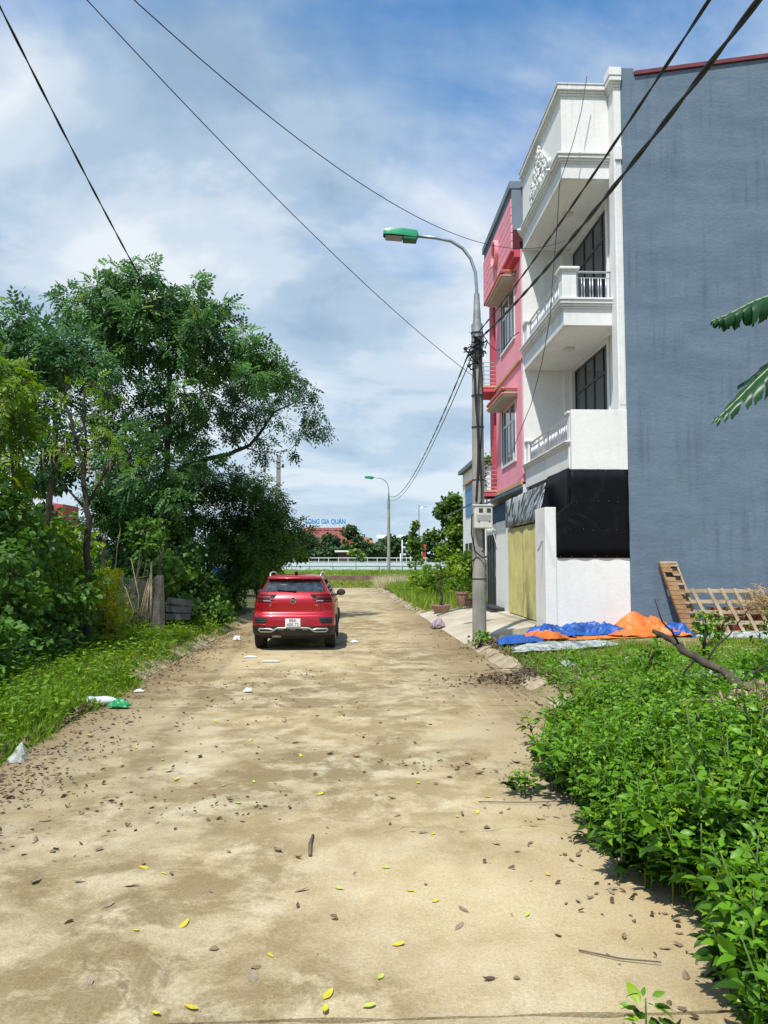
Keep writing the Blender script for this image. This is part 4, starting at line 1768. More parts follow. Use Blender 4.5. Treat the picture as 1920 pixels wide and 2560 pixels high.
# silver skid trim: bar with raised ends round two outlets
mb = MB()
path = [(-.74, .445), (-.72, .425), (-.50, .425), (-.44, .445), (-.38, .49), (-.33, .51), (0, .517), (.33, .51), (.38, .49), (.44, .445), (.50, .425), (.72, .425), (.74, .445)]
mb.tube([(CX + x, CY + rear_y(x, z) - .012, z) for x, z in path], .017, 8)
for s in (-1, 1):
    mb.tube([(CX + s * x, CY + rear_y(x, z) - .014, z) for x, z in ((.74, .445), (.755, .465), (.74, .49), (.52, .49), (.46, .475), (.42, .47))], .017, 8)
mb.build('skid_trim', M_SILVER, car, smooth=True)
for s in (-1, 1):
    m_ = MB()
    m_.grid([[(CX + s * x, CY + rear_y(x, z) - .009, z) for x in (lin(.50, .735, 6) if s > 0 else lin(.735, .50, 6))] for z in (.435, .48)])
    m_.build('outlet', M_BLACK, car)
mb = MB()
mb.tube([(CX - .48, CY + .30, .345), (CX - .28, CY + .30, .345)], .075, 12)
mb.build('silencer', M_STEEL, car, smooth=True)
for x in (-.26, 0, .26):
    m_ = MB()
    m_.box(CX + x - .06, CX + x + .06, CY + rear_y(x, .475) - .012, CY + rear_y(x, .475) + .01, .468, .478)
    m_.build('diffuser_slot', M_SILVER, car)


def text(name, body, size, loc, m, parent, rx=math.pi / 2, extr=.001, align='CENTER', rz=0.0, bold=0.0):
    cu = bpy.data.curves.new(name, 'FONT')
    cu.body = body
    cu.size = size
    cu.align_x = align
    cu.align_y = 'CENTER'
    cu.extrude = extr
    cu.offset = bold
    o = bpy.data.objects.new(name, cu)
    COL.objects.link(o)
    dg = bpy.context.evaluated_depsgraph_get()
    me = bpy.data.meshes.new_from_object(o.evaluated_get(dg))
    bpy.data.objects.remove(o)
    me.materials.clear()
    me.materials.append(m)
    o2 = bpy.data.objects.new(name, me)
    COL.objects.link(o2)
    o2.parent = parent
    o2.location = Vector(loc) - root_loc(parent)
    o2.rotation_euler = (rx, 0, rz)
    return o2


yp = CY + rear_y(0, .62) - .025
mb = MB()
mb.box(CX - .165, CX + .165, yp, yp + .02, .535, .715)
np_ = mb.build('number_plate', mat('plate_white', (.74, .74, .72), (.66, .66, .64), .4, 9), car, bevel=.006)
M_INK = mat('plate_ink', (.05, .06, .06), (.03, .03, .03), .5)
text('plate_text', '88A', .098, (CX, yp - .002, .672), M_INK, np_)
text('plate_text', '400.72', .098, (CX, yp - .002, .582), M_INK, np_)
# octagonal badge
yb_ = CY + rear_y(0, 1.10) - .012
mb = MB()
mb.prism([(CX + .072 * math.cos(R(22.5 + 45 * k)), yb_, 1.105 + .072 * math.sin(R(22.5 + 45 * k))) for k in range(8)], (0, .016, 0))
bd = mb.build('badge', M_CHROME, car, bevel=.004)
mb = MB()
mb.prism([(CX + .060 * math.cos(R(22.5 + 45 * k)), yb_ - .002, 1.105 + .060 * math.sin(R(22.5 + 45 * k))) for k in range(8)], (0, .002, 0))
mb.build('badge_field', M_BLACK, bd)
text('badge_letters', 'MG', .085, (CX, yb_ - .004, 1.105), M_CHROME, bd, bold=.002)
text('trim_lettering', 'ZS', .05, (CX - .50, CY + rear_y(.5, 1.0) - .012, 1.0), M_CHROME, car, bold=.002)
text('trim_lettering', '1.5L', .038, (CX + .51, CY + rear_y(.5, 1.0) - .012, 1.0), M_CHROME, car, bold=.0015)

# side glass, roof rails, mirrors, aerial, handles
for s in (-1, 1):
    for (ya_, yb2, yc_, yd_) in ((.62, 1.42, .95, 1.50), (1.50, 2.62, 1.56, 2.20)):
        rows = []
        for j in range(7):
            t = j / 6
            z = 1.27 + (1.535 - 1.27) * t
            y0_, y1_ = ya_ + (yc_ - ya_) * t, yb2 + (yd_ - yb2) * t
            row = [(CX + s * (interp(WID, z) + .004), CY + y0_ + (y1_ - y0_) * k / 8, z) for k in range(9)]
            rows.append(row if s > 0 else row[::-1])
        m_ = MB()
        m_.grid(rows)
        m_.build('side_window', M_CARGLASS, car, smooth=True)
    m_ = MB()
    m_.tube([(CX + s * .565, CY + .62, 1.615), (CX + s * .575, CY + .68, 1.67), (CX + s * .585, CY + .85, 1.70), (CX + s * .59, CY + 1.4, 1.715), (CX + s * .58, CY + 2.0, 1.69), (CX + s * .57, CY + 2.2, 1.63)], .018, 8)
    m_.build('roof_rail', M_SILVER, car, smooth=True)
    m_ = MB()
    m_.ball((CX + s * 1.0, CY + 2.62, 1.19), .11, 14, 10, (1.0, .55, .75))
    m_.bar((CX + s * .82, CY + 2.62, 1.12), (CX + s * .94, CY + 2.62, 1.15), .05, .05)
    mr = m_.build('door_mirror', M_BLACK, car, smooth=True)
    m_ = MB()
    m_.ball((CX + s * 1.0, CY + 2.566, 1.19), .088, 14, 8, (1.0, .06, .72))
    m_.build('mirror_glass', M_CARGLASS, mr, smooth=True)
    for y in (1.42, 2.42):
        m_ = MB()
        m_.bar((CX + s * (interp(WID, 1.02) + .015), CY + y, 1.02), (CX + s * (interp(WID, 1.02) + .015), CY + y + .2, 1.02), .03, .03)
        m_.build('door_handle', M_PAINT, car, bevel=.008)
    for y in (.72, 1.50, 2.68):
        m_ = MB()
        zz = [.50 + .07 * k for k in range(12)]
        m_.tube([(CX + s * (interp(WID, z) + .0005), CY + y + (.12 * max(0, .85 - z) if y == .72 else 0), z) for z in zz], .004, 4)
        m_.build('door_seam', M_BLACK, car)
    for (wy, wz) in WHEELS:
        m_ = MB()
        pr = [(.20, -.12), (.27, -.125), (.32, -.115), (.335, -.09), (.335, .09), (.32, .115), (.27, .125), (.20, .12)]
        wx = CX + s * .79
        m_.lathe(pr, (wx, CY + wy, wz), 36, 'x')
        ty = m_.build('wheel', M_TYRE, car, auto=35)
        for q in range(4):
            g = MB()
            xx = wx - .06 + .04 * q
            g.lathe([(.325, -.004), (.3365, -.004), (.3365, .004), (.325, .004)], (xx, CY + wy, wz), 36, 'x')
            g.build('tread_rib', M_BLACK, ty)
        m_ = MB()
        xf_ = wx + s * .10
        m_.lathe([(.0, 0), (.06, s * .012), (.07, -s * .01), (.19, -s * .03), (.205, s * .008), (.235, s * .012)] if s > 0 else [(.235, -.012), (.205, -.008), (.19, .03), (.07, .01), (.06, -.012), (.0, 0)], (xf_, CY + wy, wz), 30, 'x')
        for k in range(10):
            a = R(36 * k)
            m_.bar((xf_ + s * .012, CY + wy + .05 * math.cos(a), wz + .05 * math.sin(a)), (xf_ + s * .006, CY + wy + .215 * math.cos(a), wz + .215 * math.sin(a)), .025, .03, up=(1, 0, 0))
        m_.build('rim', M_SILVER, ty, auto=40)
        # wheel arch lip and liner
        m_ = MB()
        xo = CX + s * (interp(WID, .55) + .004)
        arc = [R(-12 + 204 * k / 24) for k in range(25)]
        m_.tube([(CX + s * (interp(WID, wz + .39 * math.sin(a)) + .006), CY + wy + .395 * math.cos(a), max(.27, wz + .395 * math.sin(a))) for a in arc], .028, 6)
        m_.build('arch_trim', M_CLAD, car, smooth=True)
        m_ = MB()
        rows = [[(CX + s * x, CY + wy + .39 * math.cos(a), wz + .39 * math.sin(a)) for x in (.55, .90)] for a in arc]
        m_.grid(rows)
        m_.build('arch_liner', M_BLACK, car)
    # front lamps
    m_ = MB()
    m_.ball((CX + s * .68, CY + 4.10, .80), .14, 12, 8, (1.1, .7, .5))
    m_.build('headlamp', M_CHROME, car, smooth=True)
mb = MB()
mb.prism([(CX - .03, CY + .78, 1.66), (CX + .03, CY + .78, 1.66), (CX + .03, CY + 1.0, 1.66), (CX - .03, CY + 1.0, 1.66)], (0, -.03, .07))
mb.build('aerial', M_BLACK, car)
# windscreen
rows = []
for j in range(6):
    t = j / 5
    z = 1.07 + .46 * t
    w_ = interp(WID, z) - .10
    f_ = interp(FRONT, z)
    rows.append([(CX + w_ * (k / 5 - 1), CY + f_ - .10 * (abs(k / 5 - 1)) ** 2 + .012, z + .004) for k in range(11)])
mb = MB()
mb.grid(rows)
mb.build('windscreen', M_CARGLASS, car, smooth=True)
# ------------------------------------------------------------------ left trees
def spread(lst, y, dy, dup=1, sh=.5):
    """clumps (x, z, r) given depth, some repeated a little nearer or farther"""
    out = []
    for (x, z, r) in lst:
        out.append((x, y + random.uniform(-dy, dy), z, r))
        for _ in range(dup):
            out.append((x + random.uniform(-sh, sh) * .6, y + random.uniform(-dy, dy), z + random.uniform(-sh, sh) * .6, r * random.uniform(.7, 1)))
    return out


random.seed(3)
PINN_D = compound(4, .40, .17)
MELIA = [(-7.36, 10.73, .49), (-6.38, 10.74, .46), (-5.83, 10.5, .43), (-5.03, 10.51, .31), (-4.25, 10.2, .29), (-7.78, 10.09, .49), (-6.92, 9.91, .61), (-6.06, 10.05, .55), (-5.51, 9.81, .49), (-4.71, 9.63, .37), (-4.21, 9.63, .25), (-8.69, 9.96, .43), (-9.04, 9.7, .31), (-8.25, 9.58, .43), (-7.33, 9.34, .67), (-6.42, 9.29, .61), (-5.5, 9.18, .55), (-4.82, 9.06, .43), (-4.26, 8.69, .49), (-3.65, 9.01, .43), (-3.03, 8.57, .43), (-2.53, 7.95, .37), (-3.15, 8.19, .43), (-3.76, 8.19, .43), (-4.56, 8.18, .49), (-5.18, 8.3, .37), (-6.89, 8.53, .43), (-7.38, 8.65, .43), (-2.22, 8.01, .25), (-3.14, 7.69, .37), (-6.4, 8.66, .37), (-5.79, 8.42, .37)]
MID = [(-6.77, 6.65, .65), (-7.67, 6.44, .52), (-7.27, 5.92, .52), (-6.75, 5.33, .65), (-5.47, 6.33, .59), (-5.14, 5.8, .52), (-5.58, 5.14, .52), (-6.66, 7.64, .39), (-7.69, 7.23, .46), (-7.32, 8.03, .39), (-4.81, 5.14, .46), (-8.21, 7.63, .46), (-8.52, 6.83, .39), (-4.84, 7.26, .39), (-5.24, 7.92, .33), (-5.96, 8.18, .26)]
BOUGH = [(-4.45, 8.08, .28), (-3.96, 7.73, .38), (-3.41, 8.02, .35), (-2.79, 8.16, .35), (-2.09, 8.31, .35), (-1.74, 7.75, .35), (-2.36, 7.53, .31), (-1.52, 6.9, .35), (-1.24, 6.48, .28), (-1.87, 6.34, .24), (-2.28, 5.77, .21), (-2.49, 6.61, .21), (-3.06, 7.46, .35), (-3.61, 7.17, .35), (-3.19, 6.89, .28), (-4.09, 6.89, .42), (-4.44, 7.3, .35), (-3.11, 6.19, .28), (-3.18, 5.63, .28), (-4.22, 6.39, .35), (-4.78, 6.88, .42)]
LEFTD = [(-7.0, 5.6, .45), (-7.4, 5.0, .45), (-6.8, 4.4, .4), (-7.6, 4.2, .45), (-7.87, 7.56, .38), (-8.16, 7.66, .29), (-7.15, 7.03, .58), (-6.43, 6.9, .53), (-7.56, 6.59, .48), (-8.14, 6.98, .38), (-6.75, 6.4, .38), (-6.04, 6.51, .38), (-7.48, 7.27, .34)]
LEFTL = [(-6.38, 5.3, .39), (-6.44, 4.91, .39), (-6.11, 4.99, .31), (-5.85, 5.14, .23), (-6.43, 4.33, .39), (-6.18, 3.82, .35), (-6.48, 3.55, .31), (-6.24, 3.25, .31), (-6.0, 2.9, .35), (-6.4, 2.6, .4), (-5.9, 4.5, .25)]
PODL = [(-5.7, 5.3, .17), (-5.05, 5.35, .17), (-5.35, 5.5, .17), (-5.8, 4.45, .25), (-4.85, 4.3, .25), (-4.5, 4.1, .25), (-5.5, 4.1, .2), (-5.9, 4.2, .16), (-5.6, 4.9, .2), (-5.2, 4.7, .15)]
DENSE = [(-8.65, 4.12, .49), (-7.97, 4.55, .64), (-7.27, 4.34, .71), (-6.44, 4.48, .78), (-5.54, 4.63, .78), (-6.83, 3.28, .78), (-7.81, 3.42, .71), (-8.49, 3.14, .64), (-6.4, 2.31, .71), (-7.37, 2.31, .71), (-5.87, 3.43, .78), (-5.43, 2.31, .78), (-5.62, 1.19, .64), (-6.6, 1.2, .6), (-7.4, 1.3, .6)]
DENSE2 = [(-4.63, 4.7, .71), (-3.79, 4.7, .64), (-3.15, 4.35, .56), (-2.73, 3.86, .42), (-2.44, 3.29, .42), (-3.07, 3.29, .64), (-3.92, 3.71, .78), (-4.82, 3.57, .78), (-3.41, 2.45, .78), (-4.32, 2.45, .78), (-2.65, 2.59, .56), (-2.23, 2.45, .42), (-3.5, 1.75, .6), (-4.2, 1.5, .64), (-4.72, 1.19, .64), (-1.81, 3.01, .28)]


def tree(name, label, base, trunk, r0, r1, clumps, tmpl, size, lm, bark=None, dens=34, group=None, skip=.5, limb=.05, **kw):
    t = thing(name, label, 'tree', base, group=group)
    skeleton(trunk, r0, r1, clumps, limb=limb, skip=skip).build('trunk', bark or M_BARK, t, smooth=True)
    foliage('crown', clumps, tmpl, size, lm, t, dens=dens, **kw)
    return t


LOWER = [(-6.35, 5.9, .5), (-5.25, 4.7, .45), (-6.3, 4.5, .5), (-5.1, 6.7, .42), (-6.1, 7.3, .45), (-5.45, 7.2, .38), (-6.7, 4.0, .5), (-5.4, 3.9, .45), (-5.9, 5.3, .4), (-7.6, 5.2, .5), (-8.3, 5.9, .5), (-8.8, 8.6, .45), (-8.9, 7.6, .4)]
cl = spread(MELIA, 24, 1.1, 1, .25) + spread(MID, 24.4, 1.0, 0, .35) + spread(LOWER, 23.2, .5, 0, .3)
tree('tall_tree', 'tallest tree on the left, feathery dark green crown above the other trees', (-5.85, 23.6, .2),
     [(-5.85, 23.6, .1), (-5.82, 23.6, 3.2), (-5.80, 23.6, 4.8), (-5.78, 23.6, 6.0), (-5.74, 23.6, 6.6), (-5.8, 23.6, 8.2), (-6.0, 23.8, 10.2)], .13, .04, cl, PINN_D, .40, L_MELIA, bark=M_BARK_D, dens=74, droop=.45, skip=.42, tint=(.0, .8))

bough_path = [(-6.3, 27, .1), (-6.25, 26.8, 3), (-6.11, 26, 4.5), (-5.92, 26, 4.99), (-5.1, 26, 5.41), (-4.28, 26, 5.59), (-3.59, 26, 5.91), (-3.12, 26, 6.54), (-2.78, 26, 7.03), (-1.94, 26, 7.46)]
cl = spread(BOUGH, 26, .7, 0, .3)
tree('leaning_tree', 'leaning tree whose long bough reaches out over the road towards the right', (-6.3, 27, .2), bough_path, .16, .02, cl, PINN_S, .34, L_BOUGH, bark=M_BARK_D, dens=110, droop=.8, skip=.45, tint=(.1, .7), limb=.035)

cl = spread(LEFTD, 18, .8, 1, .3)
tree('dark_tree', 'dark feathery tree at the far left edge behind the light green one', (-7.3, 18.2, .3),
     [(-7.3, 18.2, .2), (-7.2, 18.2, 3), (-7.0, 18.1, 5), (-7.1, 18, 6.5)], .10, .04, cl, PINN_D, .40, L_MELIA, dens=60, tint=(.0, .6))

cl = spread(PODL, 15.5, .5, 1, .25)
pod = tree('pod_tree', 'slim forked tree with yellowish leaves and long hanging seed pods', (-5.3, 15.5, .25),
           [(-5.28, 15.5, .15), (-5.33, 15.5, 1.5), (-5.33, 15.5, 2.79), (-5.40, 15.5, 3.26), (-5.44, 15.5, 3.96), (-5.64, 15.5, 4.54), (-5.79, 15.5, 4.99), (-5.92, 15.5, 5.28)], .085, .022, cl, PINN, .26, L_LIGHT, dens=44, droop=.6, skip=.5, bark=M_BARK_D, tint=(.2, .95))
mb = MB()
mb.tube([(-5.42, 15.5, 4.04), (-5.41, 15.5, 4.46), (-5.50, 15.5, 4.9), (-5.45, 15.45, 5.4)], [.035, .03, .022, .015], 7)
mb.tube([(-5.38, 15.5, 3.0), (-5.67, 15.4, 3.34), (-5.9, 15.3, 3.6)], [.03, .022, .012], 6)
mb.tube([(-5.36, 15.5, 3.1), (-5.0, 15.4, 3.7), (-4.7, 15.3, 4.0)], [.03, .02, .01], 6)
mb.build('fork', M_BARK_D, pod, smooth=True)
for k in range(16):
    x, z = random.choice([(-5.6, 4.0), (-5.7, 4.3), (-4.95, 4.0), (-4.8, 3.75), (-5.9, 4.15)])
    x += random.uniform(-.25, .25)
    l = random.uniform(.3, .55)
    y = 15.3 + random.uniform(-.3, .3)
    mb = MB()
    mb.tube([(x, y, z), (x + random.uniform(-.05, .05), y, z - l * .5), (x + random.uniform(-.08, .08), y, z - l)], [.008, .013, .005], 5)
    mb.build('seed_pod', M_STRAW if k % 2 else M_TWIG, pod, smooth=True)

cl = spread(LEFTL, 14, .6, 1, .3)
tree('light_tree', 'bright yellow-green young tree cut by the left picture edge', (-6.3, 14.2, .25),
     [(-6.3, 14.2, .15), (-6.25, 14.2, 1.6), (-6.2, 14.1, 3.2), (-6.3, 14, 4.8)], .06, .02, cl, PINN_D, .32, L_LIGHT, dens=64, skip=.25, tint=(.0, .9))

cl = spread(DENSE, 26.3, .9, 1, .4)
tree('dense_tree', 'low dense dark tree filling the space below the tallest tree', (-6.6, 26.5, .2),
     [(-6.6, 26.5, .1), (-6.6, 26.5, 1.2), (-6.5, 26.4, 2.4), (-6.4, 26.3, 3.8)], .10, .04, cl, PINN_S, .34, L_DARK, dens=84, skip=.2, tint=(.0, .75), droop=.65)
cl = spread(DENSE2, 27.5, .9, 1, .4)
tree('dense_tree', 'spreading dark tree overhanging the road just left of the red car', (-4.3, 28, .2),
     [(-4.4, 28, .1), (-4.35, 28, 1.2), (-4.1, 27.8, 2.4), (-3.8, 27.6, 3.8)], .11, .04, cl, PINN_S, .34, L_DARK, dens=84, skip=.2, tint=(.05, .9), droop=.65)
# farther trees along the left side of the road
for (lab, x, y, h, r, lm) in (('broad-leaved tree behind the red car, right end of the left thicket', -4.9, 38, 3.9, 1.0, L_SHRUB),
                              ('leafy tree at the foot of the square utility pole', -6.2, 46, 4.4, 1.1, L_DARK),
                              ('dark tree behind the tallest tree, deep in the left thicket', -9.5, 33, 5.6, 1.5, L_DARK),
                              ('round dark tree at far left behind the pod tree', -11.5, 27, 5.0, 1.6, L_DARK)):
    cl = [(x + random.gauss(0, r * .55), y + random.gauss(0, r * .4), h * random.uniform(.25, 1) , random.uniform(.4, .7)) for _ in range(26)]
    tree('thicket_tree', lab, (x, y, .2), [(x, y, .1), (x, y, h * .3), (x + .1, y, h * .7)], .1, .04, cl, LEAF4, .24, lm, dens=120, skip=.3, tint=(.05, .9))

# ------------------------------------------------------------------ left shrubs and undergrowth


def shrub(name, label, x, y, w, h, lm, tmpl, size, dens, n=14, z0=None, group=None, tint=(.05, .9), droop=.3, cat='shrub', stems=7):
    z0 = zl(x, y) if z0 is None else z0
    t = thing(name, label, cat, (x, y, z0), group=group)
    cl = []
    for _ in range(n):
        a = random.random()
        cl.append((x + random.uniform(-w, w) * (1 - .4 * a), y + random.uniform(-w, w) * .8, z0 + h * (.15 + .85 * a), random.uniform(.16, .28) * (h / 1.2) ** .5))
    mb = MB()
    for c in random.sample(cl, min(stems, len(cl))):
        mb.tube([(x + random.uniform(-.1, .1), y + random.uniform(-.1, .1), z0 - .05), ((x + c[0]) / 2, (y + c[1]) / 2, z0 + (c[2] - z0) * .6), c[:3]], [.014, .011, .006], 5)
    mb.build('stems', M_BARK_D, t, smooth=True)
    foliage('foliage', cl, tmpl, size, lm, t, dens=dens, tint=tint, droop=droop)
    return t


shrub('feathery_shrub', 'yellow-green feathery bush in front of the netting fence', -5.35, 16.6, .42, 1.45, L_YELLOW, PINN, .20, 150, 22, tint=(.2, .95))
shrub('broadleaf_shrub', 'large-leaved shrub just right of the netting fence', -4.95, 20.5, .55, 1.75, L_SHRUB, LEAF6, .20, 85, 18, tint=(.3, 1))
SH = [('dark leafy shrub at the left edge under the light green tree', -5.7, 12.6, .6, 2.0, L_SHRUB, .13),
      ('tall tangled shrub left of the yellow-green bush', -6.0, 14.4, .6, 2.3, L_SHRUB, .13),
      ('low dark bush at the left edge above the grass', -5.3, 11.2, .5, .8, L_SHRUB, .14),
      ('bush with climbing leaves under the pod tree', -6.2, 16.6, .6, 2.2, L_LIGHT, .12),
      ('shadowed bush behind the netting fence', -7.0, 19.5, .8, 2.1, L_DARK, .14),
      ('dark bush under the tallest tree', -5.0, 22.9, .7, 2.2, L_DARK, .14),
      ('shaded bush between the big-leaved shrub and the red car', -4.7, 23.6, .7, 1.3, L_SHRUB, .13),
      ('low leafy bush at the kerb just left of the red car', -3.9, 22.2, .38, .75, L_SHRUB, .10),
      ('small bright bush beside the kerb behind the strap-leaved plant', -4.3, 24.4, .5, .9, L_WEED, .10),
      ('tall dark bush at the far left behind everything', -8.6, 21.5, .9, 2.6, L_DARK, .15),
      ('bushy growth behind the pod tree trunk', -7.4, 17.6, .8, 2.4, L_DARK, .14),
      ('dense bush filling the gap left of the leaning tree', -6.9, 25.2, .9, 2.0, L_DARK, .15),
      ('leafy bush in front of the pod tree trunk', -5.15, 14.5, .45, 1.35, L_SHRUB, .11),
      ('light green climbing plants between the pod tree and yellow-green bush', -5.85, 15.8, .5, 2.3, L_LIGHT, .11),
      ('leafy bush hiding the foot of the tallest tree', -5.9, 21.8, .7, 2.7, L_SHRUB, .13),
      ('tall light green bush at the left picture edge', -6.15, 13.3, .5, 2.9, L_SHRUB, .12),
      ('weedy bush at the left edge standing in the long grass', -5.0, 9.6, .4, .7, L_SHRUB, .12)]
for (lab, x, y, w, h, lm, s) in SH:
    shrub('wild_shrub', lab, x, y, w, h, lm, LEAF6 if lm is L_SHRUB else LEAF4, s, 105, 26, tint=(.0, .85))
# strap-leaved plant and seedling in the grass
for (lab, x, y, h, n) in (('small strap-leaved plant beside the shaded shrubs left of the car', -4.55, 21.6, .55, 9), ('pointed-leaf seedling standing in the left grass', -4.6, 10.4, .42, 6)):
    t = thing('strap_leaf_plant', lab, 'plant', (x, y, zl(x, y)))
    for k in range(n):
        a = 2 * math.pi * k / n + random.uniform(-.3, .3)
        d = Vector((math.cos(a), math.sin(a), 0))
        l = h * random.uniform(.7, 1.1)
        b0 = Vector((x, y, zl(x, y)))
        mb = MB()
        rows = []
        for j in range(6):
            s = j / 5
            c = b0 + d * l * .6 * s ** 1.5 + Vector((0, 0, l * s * (1.15 - .35 * s)))
            w = .035 * math.sin(math.pi * (.12 + .86 * s))
            sd = Vector((-d.y, d.x, 0)) * w
            rows.append([tuple(c - sd), tuple(c + Vector((0, 0, -.3 * w))), tuple(c + sd)])
        mb.grid(rows)
        mb.build('leaf', L_WEED, t, smooth=True)

# netting fence on bamboo sticks
nf = thing('netting_fence', 'torn grey netting hung on leaning bamboo sticks at the left', 'fence', (-5.3, 19, .35))
NX0, NX1 = -5.75, -4.75


def net_mat():
    m, nt, b = new_mat('garden_netting')
    b.inputs['Base Color'].default_value = (.23, .21, .18, 1)
    b.inputs['Roughness'].default_value = .9
    f = add_noise(nt, 30, 3, .6, stretch=(1, 1, .25))
    nt.links.new(add_ramp(nt, f, [(.3, (.22, .20, .17)), (.7, (.42, .39, .34))]), b.inputs['Base Color'])
    tr = nt.nodes.new('ShaderNodeBsdfTransparent')
    ms = nt.nodes.new('ShaderNodeMixShader')
    nt.links.new(add_ramp(nt, add_noise(nt, 6, 4, .6, stretch=(1, 1, .3)), [(.3, .06), (.7, .42)]), ms.inputs[0])
    nt.links.new(tr.outputs[0], ms.inputs[1])
    nt.links.new(b.outputs[0], ms.inputs[2])
    nt.links.new(ms.outputs[0], nt.nodes['Material Output'].inputs[0])
    return m


mb = MB()
rows = []
for j in range(9):
    v = j / 8
    row = []
    for i in range(25):
        u = i / 24
        x = NX0 + (NX1 - NX0) * u
        y = 19.0 + .10 * math.sin(u * 13 + v) * (1.2 - v) + .25 * u
        top = 1.62 - .10 * math.sin(u * math.pi) + .16 * max(0, u - .75) * 4 * (1 - u) * 4
        z = .30 + (top - .3) * v
        row.append((x + .05 * math.sin(u * 21) * (1 - v), y, z))
    rows.append(row)
mb.grid(rows)
mb.build('netting', net_mat(), nf, smooth=True, solid=.004)
sticks = [((-5.0, 19.1, .2), (-5.02, 19.1, 1.95), .032), ((-5.1, 19.05, .25), (-5.03, 19.1, 1.7), .018), ((-5.35, 19.05, .25), (-5.08, 19.1, 1.55), .016), ((-5.28, 19.0, .25), (-5.05, 19.1, 1.5), .014),
          ((-5.75, 19.2, .3), (-5.72, 19.2, 1.75), .02), ((-5.72, 19.15, 1.5), (-5.0, 19.12, 1.62), .014), ((-5.66, 19.5, .3), (-5.40, 19.5, 2.15), .016), ((-5.6, 19.6, .3), (-5.25, 19.6, 2.05), .014),
          ((-4.83, 19.3, .2), (-4.95, 19.3, 1.45), .028)]
for a, b, r in sticks:
    mb = MB()
    mb.tube([a, Vector(a).lerp(Vector(b), .5) + Vector((random.uniform(-.02, .02), 0, 0)), b], [r, r * .9, r * .7], 7)
    mb.build('stick', M_STRAW, nf, smooth=True)
# cut stumps and dead stems
for (lab, x, y, h, r, dx) in (('broken pale stump rising above the yellow-green bush', -6.05, 18.6, 2.5, .055, .03), ('slanted bare pole beside the broken stump', -6.0, 18.7, 2.75, .018, .35), ('brown dead trunk stub behind the netting fence', -5.05, 19.9, 2.15, .055, .06), ('leaning grey dead stem left of the broken stump', -6.9, 18.4, 2.0, .05, .12)):
    t = thing('dead_stump', lab, 'stump', (x, y, .3))
    mb = MB()
    pts = [(x + dx * k / 6 + random.uniform(-.02, .02), y, .25 + (h - .25) * k / 6) for k in range(7)]
    mb.tube(pts, [r * (1 - .05 * k) for k in range(7)], 9)
    mb.build('stem', M_STRAW if r < .052 else M_TWIG, t, smooth=True)
    for k in range(4 if r > .03 else 1):
        c = Vector(pts[-1 - (k % 2)])
        mb = MB()
        mb.tube([c, c + Vector((random.uniform(-.15, .15), 0, random.uniform(.1, .35)))], [r * .35, r * .15], 5)
        mb.build('splinter', M_STRAW, t)
# dry canes heaped against the fence
for k in range(14):
    x, y = random.uniform(-6.9, -5.2), random.uniform(18.2, 19.6)
    h = random.uniform(.9, 1.9)
    mb = MB()
    mb.tube([(x, y, .2), (x + random.uniform(-.2, .25), y, .2 + h * .5), (x + random.uniform(-.35, .4), y, .2 + h)], [.014, .011, .006], 5)
    tag(mb.build('dry_cane', M_TWIG if k % 3 else M_STRAW, None, smooth=True), 'thin dry cane standing in the weeds around the netting fence', 'cane', 'dry canes at the netting fence')
# drooping creeper wire line
cable('slack_wire', sag_pts((-7.2, 18, 2.55), (-4.9, 19.3, 2.2), .12, 20), .008, 'slack thin wire strung above the netting fence')
# blue and red tarpaulin shelter in the shade behind the shrubs
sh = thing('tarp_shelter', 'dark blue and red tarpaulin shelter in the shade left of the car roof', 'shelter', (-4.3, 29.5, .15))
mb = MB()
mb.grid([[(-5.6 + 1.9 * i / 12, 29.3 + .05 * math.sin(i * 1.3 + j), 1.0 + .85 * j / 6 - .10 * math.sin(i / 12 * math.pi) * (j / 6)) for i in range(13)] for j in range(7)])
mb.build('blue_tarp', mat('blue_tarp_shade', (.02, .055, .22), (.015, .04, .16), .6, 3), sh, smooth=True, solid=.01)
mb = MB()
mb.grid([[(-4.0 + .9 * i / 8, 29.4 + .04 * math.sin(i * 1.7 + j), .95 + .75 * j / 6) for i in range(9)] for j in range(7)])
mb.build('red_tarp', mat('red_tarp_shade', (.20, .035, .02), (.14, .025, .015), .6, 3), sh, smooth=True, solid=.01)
for (x, y) in ((-5.6, 29.35), (-3.75, 29.35), (-3.1, 29.45)):
    mb = MB()
    mb.tube([(x, y, .1), (x, y, 1.85)], .03, 7)
    mb.build('post', M_BARK_D, sh)
# weathered boards behind the net
for k, (z, x0) in enumerate(((.62, -4.62), (.82, -4.6), (1.02, -4.66))):
    pass
bd_ = thing('board_panel', 'low weathered grey boards right of the netting fence', 'boards', (-4.5, 20.0, .3))
for k in range(3):
    mb = MB()
    mb.obox((-4.55 + .02 * k, 20.0, .55 + .19 * k), (.32, 0, -.02 * k), (0, .012, 0), (0, 0, .08))
    mb.build('board', mat('weathered_board', (.16, .16, .15), (.10, .10, .095), .9, 5), bd_)

# ------------------------------------------------------------------ left grass
BLADE = tri_template(np.array([(0, -.5, 0), (0, .5, 0), (.55, .38, .10), (.55, -.38, .10), (1, 0, .34)], float), [(0, 1, 2, 3), (3, 2, 4, 4)])


